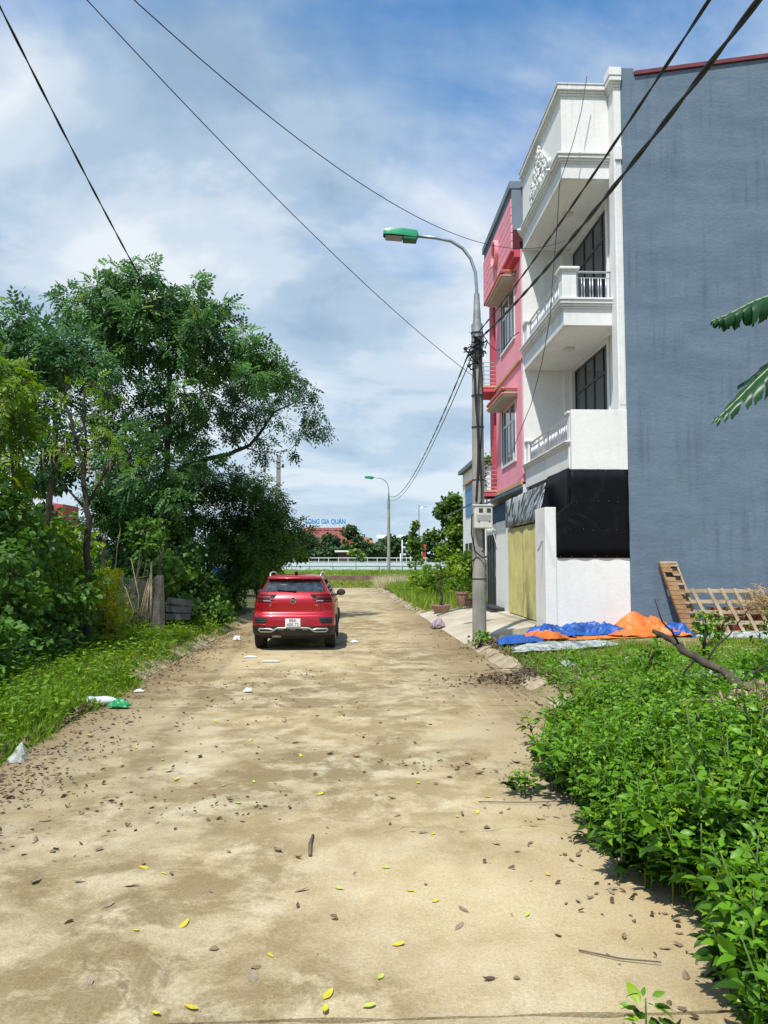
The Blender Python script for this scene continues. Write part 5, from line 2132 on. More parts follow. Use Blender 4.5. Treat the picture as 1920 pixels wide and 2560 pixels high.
def grass(name, label, pts, hgt, wid, lm, lean=.45, tint=(.1, .9), cat='grass', parent=None):
    pts = np.asarray(pts, float)
    n = len(pts)
    ax = np.tile([0., 0., 1.], (n, 1)) + rng.normal(size=(n, 3)) * lean * np.array([1, 1, .2])
    M = frames(ax, rand_dirs(n))
    h = hgt * (.45 + .8 * rng.random(n)) if np.isscalar(hgt) else hgt * (.5 + .8 * rng.random(n))
    S = np.stack([h, np.full(n, wid) * (.7 + .6 * rng.random(n)), h], 1)
    V, F = stamp(BLADE[0], BLADE[1], M, pts, S)
    patch_ = np.array([bump_noise(p[0] * .8, p[1] * .8, 1.1) for p in pts]) * .25
    tt = np.clip(tint[0] + (tint[1] - tint[0]) * rng.random(n) + patch_, 0, .98)
    o = np_mesh(name, V, F, lm, parent, np.repeat(tt, len(BLADE[0])))
    return tag(o, label, cat, kind='stuff')


def tufted(x0, x1, y0, y1, n, per, zf, sd=.05, keep=None):
    out = []
    while len(out) < n:
        x, y = random.uniform(x0, x1), random.uniform(y0, y1)
        if keep and not keep(x, y):
            continue
        for _ in range(per):
            px, py = random.gauss(x, sd), random.gauss(y, sd)
            out.append((px, py, zf(px, py) - .01))
    return out


def left_keep(x, y):
    e = -3.62 + .14 * bump_noise(y, 0, 1.2) - (.14 if y > 13 else 0) - (.10 if y > 17 else 0)
    if x > e:
        return random.random() < max(0, 1 - (x - e) / .30)
    return True


zlp = lambda x, y: zl(x, y) if x < -3.5 else .0
pts = tufted(-6.2, -3.40, 5.0, 12.5, 34000, 9, zlp, .05, left_keep)
grass('grass', 'thick green grass covering the left verge in the foreground', pts, .21, .011, L_GRASS, .6)
pts = tufted(-7.2, -3.6, 12.5, 25, 26000, 9, zlp, .06, left_keep)
grass('grass', 'short green grass on the left verge beside the kerb farther back', pts, .15, .013, L_GRASS, .65)
pts = tufted(-4.6, -3.6, 10.5, 24, 7000, 7, zlp, .06, left_keep)
grass('grass', 'dry yellowish grass along the left kerb', pts, .12, .012, leaf_mat('yellowing_grass', (.13, .13, .03), (.26, .23, .07), .3), .8)
# small broad-leaved weeds among the grass
n = 13000
pp = np.array(tufted(-6.6, -3.55, 5.0, 22, n, 5, zlp, .08, left_keep))[:n]
pp[:, 2] += .04 + .24 * rng.random(len(pp)) ** 1.6
ax = rng.normal(size=(len(pp), 3))
ax[:, 2] = np.abs(ax[:, 2]) * .25
V, F = stamp(LEAF4[0], LEAF4[1], frames(ax, np.tile([0., 0., 1.], (len(pp), 1)) + rng.normal(size=(len(pp), 3)) * .35), pp, np.stack([.07 + .05 * rng.random(len(pp)), .035 + .02 * rng.random(len(pp)), np.full(len(pp), .06)], 1))
tag(np_mesh('ground_cover', V, F, L_GRASS, None, np.repeat(np.clip(rng.random(len(pp)), 0, .98), 4)), 'low leafy weeds growing through the left grass', 'weeds', kind='stuff')
# undergrowth hiding the soil under the thicket
n = 16000
pp = []
while len(pp) < n:
    y = random.uniform(9.5, 30)
    xe = -4.85 if y < 14 else (-5.2 if y < 21 else -4.2)
    x = xe - abs(random.gauss(0, 1.8))
    pp.append((x, y, zl(x, y) + random.random() ** 1.5 * .55))
pp = np.array(pp)
ax = rng.normal(size=(n, 3))
ax[:, 2] *= .4
V, F = stamp(LEAF4[0], LEAF4[1], frames(ax, np.tile([0., 0., 1.], (n, 1)) + rng.normal(size=(n, 3)) * .5), pp, np.stack([.12 + .07 * rng.random(n), .06 + .04 * rng.random(n), np.full(n, .1)], 1))
tag(np_mesh('undergrowth', V, F, L_SHRUB, None, np.repeat(np.clip(rng.random(n) * .9, 0, .98), 4)), 'mixed leafy undergrowth below the left trees', 'undergrowth', kind='stuff')
# ------------------------------------------------------------------ tarpaulins and sacks
def crumple(name, m, parent, outline, zf, amp, seed, n=34, fr=5.0, thick=.012):
    """wrinkled cloth sheet over a quad outline (4 ground corners), resting on zf"""
    A, B, C, D_ = [Vector(p) for p in outline]
    size = ((B - A).length + (D_ - A).length) / 2
    n = int(n * 1.7)
    sx, sy = seed * 3.17, seed * 1.73
    rows = []
    for j in range(n + 1):
        v = j / n
        row = []
        for i in range(n + 1):
            u = i / n
            wx = .10 * mnoise.noise(Vector((u * 3 + sx, v * 3, sy)))
            wy = .10 * mnoise.noise(Vector((u * 3 + sx, v * 3 + 7, sy)))
            ed = min(1, 7 * min(u, 1 - u, v, 1 - v))
            p = A.lerp(B, u + wx * (1 - .5 * ed)).lerp(D_.lerp(C, u + wx * (1 - .5 * ed)), v + wy)
            q = Vector(((u + wx * 2) * fr * .75 + sx, (v + wy * 2) * fr * .75, sy))
            r1 = 1 - abs(mnoise.noise(q)) * 2.6
            r2 = 1 - abs(mnoise.noise(q * 2.3 + Vector((3, 1, 5)))) * 2.4
            w = .65 * r1 + .35 * r2
            z = zf(u, v) * (.75 + .5 * mnoise.noise(q * .6)) + amp * (w - .15) * (.4 + .6 * ed)
            row.append((p.x + .05 * r2 * amp * 2, p.y - .04 * r1 * amp * 2, p.z + max(.008 + .006 * ed, z)))
        rows.append(row)
    mb = MB()
    mb.grid(rows)
    return mb.build(name, m, parent, smooth=True, solid=thick)


M_BLUE_T = mat('blue_tarpaulin', (.016, .095, .36), (.010, .060, .24), .48, 3, bump=.35, bscale=16, spec=.5)
M_ORANGE_T = mat('orange_tarpaulin', (.74, .19, .03), (.56, .12, .02), .5, 3, bump=.35, bscale=16, spec=.4)
M_SACK = mat('woven_white_sack', (.40, .41, .39), (.16, .20, .20), .85, 5, bump=.6, bscale=22, stretch=(1, 3, 1), lo=.42, hi=.56)
bl = lambda h, p=1.0: (lambda u, v: h * (math.sin(math.pi * min(1, max(0, u))) * math.sin(math.pi * min(1, max(0, v)))) ** p)
tp = thing('tarpaulin', 'crumpled blue tarpaulin with orange underside spread in front of the white wall', 'tarpaulin', (4.8, 17.6, .18))
crumple('orange_underside', M_ORANGE_T, tp, [(3.75, 16.95, .19), (6.9, 17.55, .21), (6.6, 18.3, .21), (4.3, 17.9, .2)], lambda u, v: .03, .05, 11, thick=.008)
crumple('blue_sheet', M_BLUE_T, tp, [(3.02, 16.35, .19), (4.12, 16.75, .20), (4.15, 17.35, .2), (3.12, 17.25, .19)], bl(.13, .5), .07, 4, 26, 3.5)
crumple('blue_sheet', M_BLUE_T, tp, [(3.85, 17.2, .25), (4.95, 17.25, .25), (4.85, 18.3, .25), (4.0, 18.15, .25)], bl(.24, .6), .16, 6, 30, 4)
crumple('blue_sheet', M_BLUE_T, tp, [(4.75, 17.45, .25), (6.35, 17.8, .25), (6.25, 18.6, .25), (4.8, 18.55, .25)], bl(.22, .5), .18, 8, 34, 5)
crumple('orange_fold', M_ORANGE_T, tp, [(3.75, 16.95, .24), (4.75, 17.1, .24), (4.7, 17.32, .30), (3.7, 17.2, .36)], bl(.08, .6), .07, 47, 22, 4, .012)
ob = thing('tarpaulin_bundle', 'bunched orange tarpaulin heaped against the foot of the grey wall', 'tarpaulin', (6.9, 18.2, .18))


def heap(u, v):
    return .62 * math.exp(-((u - .45) / .27) ** 2 - ((v - .55) / .36) ** 2) + .05


crumple('orange_heap', M_ORANGE_T, ob, [(5.85, 17.55, .2), (7.7, 17.6, .2), (7.7, 18.7, .2), (6.1, 18.75, .2)], heap, .16, 17, 44, 4.5)
crumple('blue_corner', M_BLUE_T, ob, [(7.15, 17.75, .22), (7.9, 17.8, .2), (7.85, 18.45, .2), (7.2, 18.5, .24)], bl(.34, .6), .14, 23, 22, 4)
crumple('blue_corner', M_BLUE_T, ob, [(5.75, 17.75, .2), (6.3, 17.75, .22), (6.3, 18.4, .22), (5.75, 18.5, .2)], bl(.22, .6), .12, 29, 18, 4)
for (lab, q, s) in (('flattened white woven sacks spread on the ground before the blue tarpaulin', [(3.0, 14.7, .22), (5.35, 15.5, .25), (5.4, 16.25, .25), (3.2, 15.5, .22)], 31),
                    ('pale crumpled sacking at the foot of the slatted pallet', [(7.9, 17.3, .2), (9.9, 17.3, .2), (9.9, 18.0, .2), (8.0, 18.05, .2)], 37),
                    ('dirty white sack half hidden in weeds near the fallen branch', [(5.0, 11.0, .2), (6.0, 11.1, .2), (6.0, 12.0, .2), (5.1, 11.9, .2)], 41),
                    ('small torn white sack in the grass by the right kerb', [(3.45, 12.9, .16), (3.75, 12.95, .16), (3.75, 13.25, .16), (3.45, 13.2, .16)], 43)):
    o = crumple('white_sacking', M_SACK, None, q, bl(.07, .5), .09, s, 30, 6)
    tag(o, lab, 'sack')

# ------------------------------------------------------------------ pallets and bricks against the grey wall
def plank(a, b, w, t, nrm):
    m_ = MB()
    m_.bar(a, b, w, t, up=nrm)
    return m_


NR = Vector((0, -1, .28)).normalized()
p1 = thing('narrow_pallet', 'narrow brown wooden pallet propped upright against the grey wall', 'pallet', (7.9, 18.35, .2))
O1 = Vector((7.92, 18.32, .20))
U1, V1 = Vector((.42, 0, 0)), Vector((-.42, .5, 1.72))


def q1(u, v, o=0.0):
    return O1 + U1 * u + V1 * v + NR * o


for u in (0.02, .98):
    plank(q1(u, 0), q1(u, 1), .05, .09, NR).build('stile', M_WOOD_B if u < .5 else M_WOOD, p1, bevel=.004)
for k in range(15):
    v = .06 + .9 * k / 14
    if k in (12,):
        continue
    plank(q1(.0, v, .052), q1(.56, v - .006, .052), .105, .016, NR).build('slat', M_WOOD_B, p1, bevel=.003)
for k in range(8):
    v = .04 + .92 * k / 7
    plank(q1(.56, v, .035), q1(1.0, v, .035), .05, .05, NR).build('block', M_WOOD, p1, bevel=.003)
plank(q1(.0, 1.0, .01), q1(1.0, 1.0, .01), .06, .12, NR).build('end_rail', M_WOOD, p1, bevel=.004)
for k in range(7):
    v = .10 + .92 * k / 7
    plank(q1(.6, v, -.03), q1(1.0, v, -.03), .16, .012, NR).build('back_board', M_WOOD_B, p1)

p2 = thing('slatted_pallet', 'pale slatted wooden pallet leaning low against the grey wall', 'pallet', (9, 18.3, .2))
O2 = Vector((8.35, 18.1, .22))
U2, V2 = Vector((1.9, 0, 0)), Vector((-.32, .42, 1.06))


def q2(u, v, o=0.0):
    return O2 + U2 * u + V2 * v + NR * o


for v in (.05, .27, .5, .73, .97):
    plank(q2(-.02, v), q2(1.0, v - .01), .095, .03, NR).build('rail', M_WOOD, p2, bevel=.004)
for k, u in enumerate((.09, .30, .47, .64, .82, .98)):
    v0 = .52 if k == 1 else 0
    plank(q2(u, v0 - .02, .03), q2(u - .015, 1.02, .03), .085, .02, NR).build('slat', M_WOOD, p2, bevel=.003)
plank(q2(.27, -.02, .03), q2(.29, .5, .03), .08, .02, NR).build('slat', M_WOOD, p2, bevel=.003)
st = thing('brick_stack', 'stack of red bricks behind the slatted pallet', 'bricks', (9.2, 18.6, .2))
M_REDB = mat('new_red_brick', (.33, .085, .05), (.25, .06, .04), .85, 5)
for r_ in range(6):
    for c in range(7):
        mb = MB()
        x = 8.55 + c * .232 + (.1 if r_ % 2 else 0) + random.uniform(-.008, .008)
        mb.box(x, x + .215, 18.62, 18.73, .2 + r_ * .108, .3 + r_ * .108)
        mb.build('brick', M_REDB, st, bevel=.004)
# straw heap at the right edge
n = 900
c = np.array([10.0, 18.35, .95])
pp = c + rng.normal(size=(n, 3)) * np.array([.42, .16, .17])
pp[:, 2] = np.maximum(pp[:, 2], .3)
ax = rng.normal(size=(n, 3)) * np.array([1, .5, .4])
V, F = stamp(BLADE[0], BLADE[1], frames(ax, rand_dirs(n)), pp, np.stack([.18 + .2 * rng.random(n), np.full(n, .012), np.full(n, .1)], 1))
tag(np_mesh('straw_heap', V, F, leaf_mat('straw_blade', (.20, .13, .05), (.46, .33, .15), .2), None, np.repeat(rng.random(n) * .9, 5)), 'dry straw piled on the right end of the slatted pallet', 'straw', kind='stuff')

# ------------------------------------------------------------------ fallen branch and brush pile
lg = thing('fallen_branch', 'thick bare fallen branch slanting out of the weeds at right', 'branch', (4.8, 9.2, .2))
lp = [(4.11, 10.6, 1.0), (4.26, 10.3, .90), (4.33, 10.0, .76), (4.62, 9.6, .58), (4.64, 9.0, .40), (4.70, 8.6, .32), (4.85, 8.1, .22), (5.0, 7.6, .12)]
mb = MB()
fl = []
for a, b in zip(lp, lp[1:]):
    for k in range(4):
        fl.append(Vector(a).lerp(Vector(b), k / 4) + Vector((random.uniform(-.015, .015), 0, random.uniform(-.015, .015))))
fl.append(Vector(lp[-1]))
mb.tube(fl, [.028 + .05 * (k / (len(fl) - 1)) ** .7 + random.uniform(-.007, .007) for k in range(len(fl))], 10)
mb.build('bough', M_BARK, lg, smooth=True)
for (i, d) in ((6, (-.25, -.1, .30)), (10, (.35, .1, .32)), (12, (-.4, -.2, -.32)), (16, (-.35, -.3, -.2)), (18, (.55, .0, .35)), (20, (.45, -.2, .5)), (9, (-.3, 0, -.4)), (14, (.7, .2, .22))):
    a = fl[i]
    d = Vector(d)
    mb = MB()
    mb.tube([a, a + d * .5 + Vector((0, 0, .05)), a + d * 1.1, a + d * 1.8 + Vector((.05, 0, .1))], [.016, .013, .010, .005], 6)
    mb.build('twig', M_BARK_D, lg, smooth=True)
bp = []
CURL = tri_template(np.array([(0, 0, .0), (.3, .30, .20), (.7, .26, .26), (1, 0, .10), (.7, -.26, .20), (.3, -.30, .26), (.35, 0, -.02), (.7, 0, .0)], float), LEAF6[1].tolist())


def litter(name, label, pts, s0, s1, lm, cat, flat=.35, lift=.0, tint=(0, .95)):
    pts = np.asarray(pts, float)
    n_ = len(pts)
    ax_ = rng.normal(size=(n_, 3)) * np.array([1, 1, flat])
    up_ = np.tile([0., 0., 1.], (n_, 1)) * np.where(rng.random((n_, 1)) < .5, 1, -1) + rng.normal(size=(n_, 3)) * flat
    s = s0 + (s1 - s0) * rng.random(n_)
    V_, F_ = stamp(CURL[0], CURL[1], frames(ax_, up_), pts, np.stack([s, s * (.7 + .5 * rng.random(n_)), s * .9], 1))
    return tag(np_mesh(name, V_, F_, lm, None, np.repeat(np.clip(tint[0] + (tint[1] - tint[0]) * rng.random(n_), 0, .98), len(CURL[0]))), label, cat, kind='stuff')


L_DEAD = leaf_mat('dead_leaf', (.055, .035, .022), (.20, .145, .09), .1, .8)
L_DEADP = leaf_mat('pale_dead_leaf', (.10, .07, .045), (.40, .31, .21), .1, .8)
pts = []
for _ in range(1500):
    a, rr = random.uniform(0, 6.28), abs(random.gauss(0, .42))
    pts.append((4.0 + rr * math.cos(a) * 1.0, 7.7 + rr * math.sin(a) * 1.1, .12 + .50 * math.exp(-(rr / .5) ** 2) * random.uniform(.75, 1.08)))
litter('brush_pile', 'heap of dry pale leaves and twigs under the fallen branch', pts, .09, .17, L_DEADP, 'brush pile', .55)
mb = MB()
mb.ball((4.0, 7.7, .08), .62, 18, 10, (1, 1.1, .6))
tag(mb.build('compost_mound', M_TWIG, None, smooth=True), 'dark mound of rotting brush beneath the dry leaves', 'mound')
for k in range(26):
    a = random.uniform(0, 6.28)
    x, y = 4.0 + .35 * math.cos(a), 7.7 + .4 * math.sin(a)
    l = random.uniform(.35, .8)
    d = Vector((random.uniform(-1, 1), random.uniform(-.6, .6), random.uniform(-.25, .35))).normalized() * l / 2
    c = Vector((x, y, .42 + random.uniform(0, .18)))
    mb = MB()
    mb.tube([c - d, c + Vector((0, 0, .03)), c + d], [.011, .009, .004], 5)
    tag(mb.build('loose_twig', M_TWIG if k % 2 else M_STRAW, None, smooth=True), 'loose dry twig sticking out of the brush heap', 'twig', 'twigs in the brush heap')

# ------------------------------------------------------------------ weeds in the right foreground
def weed_edge(y):
    tab = [(2.4, 1.62), (3.2, 1.62), (3.6, 1.68), (4.2, 1.74), (4.8, 1.62), (5.4, 1.70), (6.0, 1.66), (6.7, 1.62), (7.4, 1.75), (8.2, 2.0), (9.0, 2.35), (10.0, 2.95), (11.5, 3.7), (13, 4.6)]
    return interp(tab, y)


def weed_arrays(h, seed, nst=3):
    """stems and opposite leaves of one plant about the origin"""
    r_ = np.random.default_rng(seed)
    T_, A_, U_, S_, tt = [], [], [], [], []
    stems = []
    for s in range(nst):
        a0 = r_.uniform(0, 6.28)
        lean = r_.uniform(.05, .5)
        hh = h * r_.uniform(.72, 1.05)
        base = np.array([math.cos(a0), math.sin(a0), 0]) * .03
        tip = np.array([math.cos(a0) * lean * hh, math.sin(a0) * lean * hh, hh])
        path = [base + (tip - base) * t + np.array([0, 0, .06 * hh * math.sin(t * 3.1)]) for t in np.linspace(0, 1, 6)]
        stems.append(path)
        n_ = int(5 + hh * 10)
        for k in range(n_):
            t = .22 + .78 * (k / (n_ - 1)) ** .85
            p = base + (tip - base) * t + np.array([0, 0, .06 * hh * math.sin(t * 3.1)])
            rot = k * 1.57 + r_.uniform(-.35, .35)
            top = t > .88
            for sd in (0, math.pi):
                d = np.array([math.cos(rot + sd), math.sin(rot + sd), .55 if top else r_.uniform(-.05, .35)])
                L_ = (.094 if not top else .056) * (1.2 - .4 * t) * r_.uniform(.6, 1.3)
                pet = .025 if top else .05
                q = p + d * pet
                three = (not top) and r_.random() < .6
                for f in ((0, .8, -.8) if three else (0,)):
                    dd = np.array([d[0] * math.cos(f) - d[1] * math.sin(f), d[0] * math.sin(f) + d[1] * math.cos(f), d[2] - .1 * abs(f)])
                    T_.append(q)
                    A_.append(dd + r_.normal(size=3) * .25)
                    U_.append(np.array([0, 0, 1]) + r_.normal(size=3) * .45)
                    S_.append(L_ * (1 if f == 0 else .82))
                    tt.append(np.clip(-.15 + 1.0 * t ** 1.4 + r_.normal() * .16, 0, .97) if r_.random() > .03 else 1.0)  # young tops paler; highlight above and shade below also put into the tint
    return stems, np.array(T_), np.array(A_), np.array(U_), np.array(S_), np.array(tt)


def leaves_from(T_, A_, U_, S_, ratio=.44, tm=LEAF6):
    return stamp(tm[0], tm[1], frames(A_, U_), T_, np.stack([S_, S_ * ratio * 1.2, S_], 1))


M_STEM = mat('weed_stem', (.10, .17, .03), (.07, .11, .02), .6, 6)
protos = []
for k in range(7):
    h = (.34, .42, .5, .58, .68, .82, .48)[k]
    stems, T_, A_, U_, S_, tt = weed_arrays(h, 100 + k, (3, 3, 4, 4, 4, 4, 5)[k])
    protos.append((stems, T_, A_, U_, S_, tt, h))
spots = []
rw_ = random.Random(12)
tries = 0
while len(spots) < 500 and tries < 30000:
    tries += 1
    y = rw_.uniform(2.4, 12.4)
    e = weed_edge(y) + .16 * bump_noise(y, 3, 2.3) + .05
    x = e + abs(rw_.gauss(0, 1)) * 1.25
    if x > .56 * y + 1.3:
        continue
    if y > 7.6 and rw_.random() < (y - 7.6) / 2.6:
        continue
    if x > 3.0 and 6.2 < y < 9.5 and rw_.random() < .85:
        continue
    if bump_noise(x * 1.7, y * 1.7, 1.6, 5) < -.30 and rw_.random() < .8:
        continue
    if any((x - a) ** 2 + (y - b) ** 2 < .10 ** 2 for a, b in spots):
        continue
    spots.append((x, y))
spots.sort(key=lambda s: s[1] + s[0] * .15)
proto_obj = {}
# the nearest plants are things of their own, each with stems and leaves
near_n = 170
Vs, Fs, Ts, o_ = [], [], [], 0
sV = MB()
for i, (x, y) in enumerate(spots):
    d = x - weed_edge(y)
    want = .26 + .44 * min(1, d / .8) + rw_.uniform(-.14, .16)
    if y < 6.2:
        want += .22 * min(1, max(0, (x - 2.1) / 1.2))
    if y > 6.2:
        want *= max(.55, 1 - .25 * (y - 6.2))
    k = min(range(7), key=lambda q: abs(protos[q][6] - want))
    if rw_.random() < .35:
        k = rw_.randrange(7) if d > .4 and y < 6.2 else rw_.randrange(3)
    stems, T_, A_, U_, S_, tt, h = protos[k]
    rz = rw_.uniform(0, 6.28)
    sc = rw_.uniform(.75, 1.2) * (1.08 if y < 5 else .95)
    z = zr(max(x, 2.8), y) if x > 2.62 else .01
    if i < near_n:
        if k not in proto_obj:
            t = thing('weed_plant', 'leafy green weed plant at the near edge of the dense right-hand weeds', 'weed', (x, y, z), rz, 'weed plants at the near edge of the right thicket')
            mb = MB()
            for path in stems:
                mb.tube([(p[0] + x, p[1] + y, p[2] + z) for p in path], [.006, .0055, .005, .0045, .004, .003], 5)
            mb.build('stems', M_STEM, t, smooth=True)
            V_, F_ = leaves_from(T_, A_, U_, S_, tm=LEAFN)
            V_ = V_ + np.array([x, y, z])
            np_mesh('leaves', V_, F_, L_WEED, t, np.repeat(tt, len(LEAFN[0])), smooth=True)
            t.scale = (sc, sc, sc)
            proto_obj[k] = t
        else:
            copy_tree(proto_obj[k], loc=(x, y, z), rz=rz, scale=sc)
    else:
        c_, s_ = math.cos(rz), math.sin(rz)
        Rm = np.array([[c_, s_, 0], [-s_, c_, 0], [0, 0, 1]])
        V_, F_ = leaves_from(T_ @ Rm * sc, A_ @ Rm, U_ @ Rm, S_ * sc)
        Vs.append(V_ + np.array([x, y, z]))
        Fs.append(F_ + o_)
        o_ += len(V_)
        Ts.append(np.repeat(tt, len(LEAF6[0])))
        for path in stems:
            pp_ = np.array(path) @ Rm * sc + np.array([x, y, z])
            sV.tube([tuple(p) for p in pp_[::2]] + [tuple(pp_[-1])], [.006, .005, .004, .003], 4, cap=False)
wt = np_mesh('weed_thicket', np.concatenate(Vs), np.concatenate(Fs), L_WEED, None, np.concatenate(Ts))
tag(wt, 'dense mass of leafy green weeds covering the right foreground', 'weeds', kind='stuff')
sV.build('stems', M_STEM, wt, smooth=True)['kind'] = 'stuff'
# lighter broad-leaved and narrow-leaved kinds mixed into the mass
Vs, Fs, Ts, o_ = [], [], [], 0
for q in range(150):
    x, y = spots[rw_.randrange(40, len(spots))]
    x, y = x + rw_.uniform(-.15, .15), y + rw_.uniform(-.15, .15)
    if x < weed_edge(y) + .1:
        continue
    z = zr(max(x, 2.8), y) if x > 2.62 else .01
    nn = rw_.randrange(8, 22)
    hh = rw_.uniform(.3, .8) if y < 6.2 else rw_.uniform(.2, .45)
    broad = q % 2
    T_ = np.stack([np.array([x + rw_.gauss(0, .05), y + rw_.gauss(0, .05), z + hh * rw_.uniform(.35, 1)]) for _ in range(nn)])
    A_ = rng.normal(size=(nn, 3)) * np.array([1, 1, .35]) + np.array([0, 0, .15 if broad else .7])
    S_ = (.05 + .045 * rng.random(nn)) if broad else (.12 + .12 * rng.random(nn))
    wd = S_ * (.62 if broad else .13)
    V_, F_ = stamp(LEAF6[0], LEAF6[1], frames(A_, np.tile([0., 0., 1.], (nn, 1)) + rng.normal(size=(nn, 3)) * .5), T_, np.stack([S_, wd, S_], 1))
    Vs.append(V_)
    Fs.append(F_ + o_)
    o_ += len(V_)
    Ts.append(np.repeat(np.clip(rw_.uniform(.2, .9) + rng.normal(size=nn) * .2, 0, 1), len(LEAF6[0])))
    sV2 = None
tag(np_mesh('mixed_weeds', np.concatenate(Vs), np.concatenate(Fs), leaf_mat('mixed_weed_leaf', (.035, .09, .010), (.14, .255, .025), .4), None, np.concatenate(Ts)), 'paler broad and narrow leaves mixed through the right weeds', 'weeds', kind='stuff')
# lone seedlings standing clear of the mass
for (lab, x, y, h, seed, nst) in (('lone upright seedling at the bottom edge right of centre', 1.18, 3.12, .26, 301, 1), ('sprawling young weed creeping onto the road from the right', 1.62, 5.45, .22, 302, 2), ('small weed at the road edge in front of the thicket', 1.42, 6.55, .2, 303, 3), ('leafy sprig hanging over the road at the thicket corner', 1.95, 8.3, .42, 304, 2)):
    stems, T_, A_, U_, S_, tt = weed_arrays(h, seed, nst)
    t = thing('seedling', lab, 'weed', (x, y, .0))
    mb = MB()
    for path in stems:
        mb.tube([(p[0] + x, p[1] + y, p[2]) for p in path], [.006, .0055, .005, .0045, .004, .003], 5)
    mb.build('stem', M_STEM, t, smooth=True)
    V_, F_ = leaves_from(T_, A_, U_, S_ * 1.1, tm=LEAFN)
    np_mesh('leaves', V_ + np.array([x, y, 0]), F_, L_WEED, t, np.repeat(tt, len(LEAFN[0])), smooth=True)

# ------------------------------------------------------------------ banana plant at the right edge
bn = thing('banana_plant', 'banana plant whose two torn leaves enter at the right edge', 'banana plant', (6.0, 8.8, .15))
mb = MB()
mb.tube([(6.0, 8.8, .1), (6.0, 8.8, 1.6), (5.97, 8.78, 3.1), (5.93, 8.75, 4.0)], [.14, .12, .09, .06], 14)
mb.build('pseudostem', mat('banana_stem', (.16, .20, .06), (.10, .10, .04), .6, 3, stretch=(1, 1, .2)), bn, smooth=True)


def banana_leaf(path, w, seed, hang, m=L_BANANA):
    r_ = random.Random(seed)
    P_ = [Vector(p) for p in path]
    fine_ = []
    N_ = 60
    for k in range(N_ + 1):
        t = k / N_ * (len(P_) - 1)
        i = min(int(t), len(P_) - 2)
        f = t - i
        p0, p1, p2, p3 = P_[max(i - 1, 0)], P_[i], P_[i + 1], P_[min(i + 2, len(P_) - 1)]
        fine_.append(.5 * ((2 * p1) + (p2 - p0) * f + (2 * p0 - 5 * p1 + 4 * p2 - p3) * f * f + (3 * p1 - p0 - 3 * p2 + p3) * f ** 3))
    mb_ = MB()
    mb_.tube(fine_, [.022 * (1 - .8 * k / N_) + .002 for k in range(N_ + 1)], 8)
    rib = mb_.build('leaf', mat('banana_midrib', (.30, .38, .12), (.22, .30, .09), .5, 4), bn, smooth=True)
    for sd in (-1, 1):
        k = 6
        while k < N_ - 1:
            span = r_.choice((2, 3, 3, 4, 5))
            k2 = min(k + span, N_)
            Vb = MB()
            rows = []
            tm = (k + k2) / 2 / N_
            ln = w * math.sin(math.pi * (.12 + .84 * tm)) * r_.uniform(.75, 1.1)
            hg = hang[0 if sd < 0 else 1] + r_.uniform(-.25, .25)
            fx = r_.uniform(-.12, .12)
            for j in range(6):
                s = j / 5
                row = []
                for q, kk in enumerate((k, (k + k2) // 2, k2)):
                    p = fine_[kk]
                    tg = (fine_[min(kk + 1, N_)] - fine_[max(kk - 1, 0)]).normalized()
                    side = tg.cross(Vector((0, 0, 1))).normalized() * sd
                    ang = hg * s
                    off = side * math.cos(ang) * s * ln + Vector((0, 0, -1)) * math.sin(max(0, ang)) * s * ln - tg * fx * s * s * ln + tg * s * ln * .25
                    tp_ = 1 - .5 * s ** 3
                    c0 = fine_[(k + k2) // 2]
                    row.append(tuple(p + (c0 - p) * (1 - tp_) + off + Vector((0, 0, .012 * math.sin(q * 2)))))
                rows.append(row)
            Vb.grid(rows)
            Vb.build('leaf_strip', m, rib, smooth=True)
            k = k2
    return rib


banana_leaf([(5.93, 8.75, 3.9), (5.75, 8.7, 4.6), (5.35, 8.6, 5.0), (4.95, 8.55, 5.05), (4.6, 8.5, 4.95), (4.3, 8.5, 4.8), (4.06, 8.5, 4.70)], .36, 3, (1.25, 1.35))
banana_leaf([(5.94, 8.75, 3.6), (5.7, 8.65, 4.25), (5.35, 8.6, 4.48), (5.0, 8.55, 4.36), (4.65, 8.5, 4.10), (4.3, 8.5, 3.76), (4.06, 8.5, 3.54)], .42, 5, (.95, .15))
banana_leaf([(5.94, 8.75, 3.8), (6.2, 8.9, 4.7), (6.7, 9.1, 5.2), (7.3, 9.2, 5.1), (7.8, 9.3, 4.7)], .40, 7, (1.0, 1.0))
banana_leaf([(5.94, 8.75, 3.8), (6.0, 9.2, 4.6), (6.1, 9.8, 4.9), (6.2, 10.4, 4.7), (6.3, 10.8, 4.3)], .38, 9, (.9, .9))

# ------------------------------------------------------------------ right lot growth
zrp = lambda x, y: zr(max(x, 2.76), y)


def right_keep(x, y):
    if x < xr(y) + .33:
        return False
    if y > 16.2 and x < 7.8:
        return random.random() < .06
    return random.random() < .55 + .45 * bump_noise(x, y, 1.3)


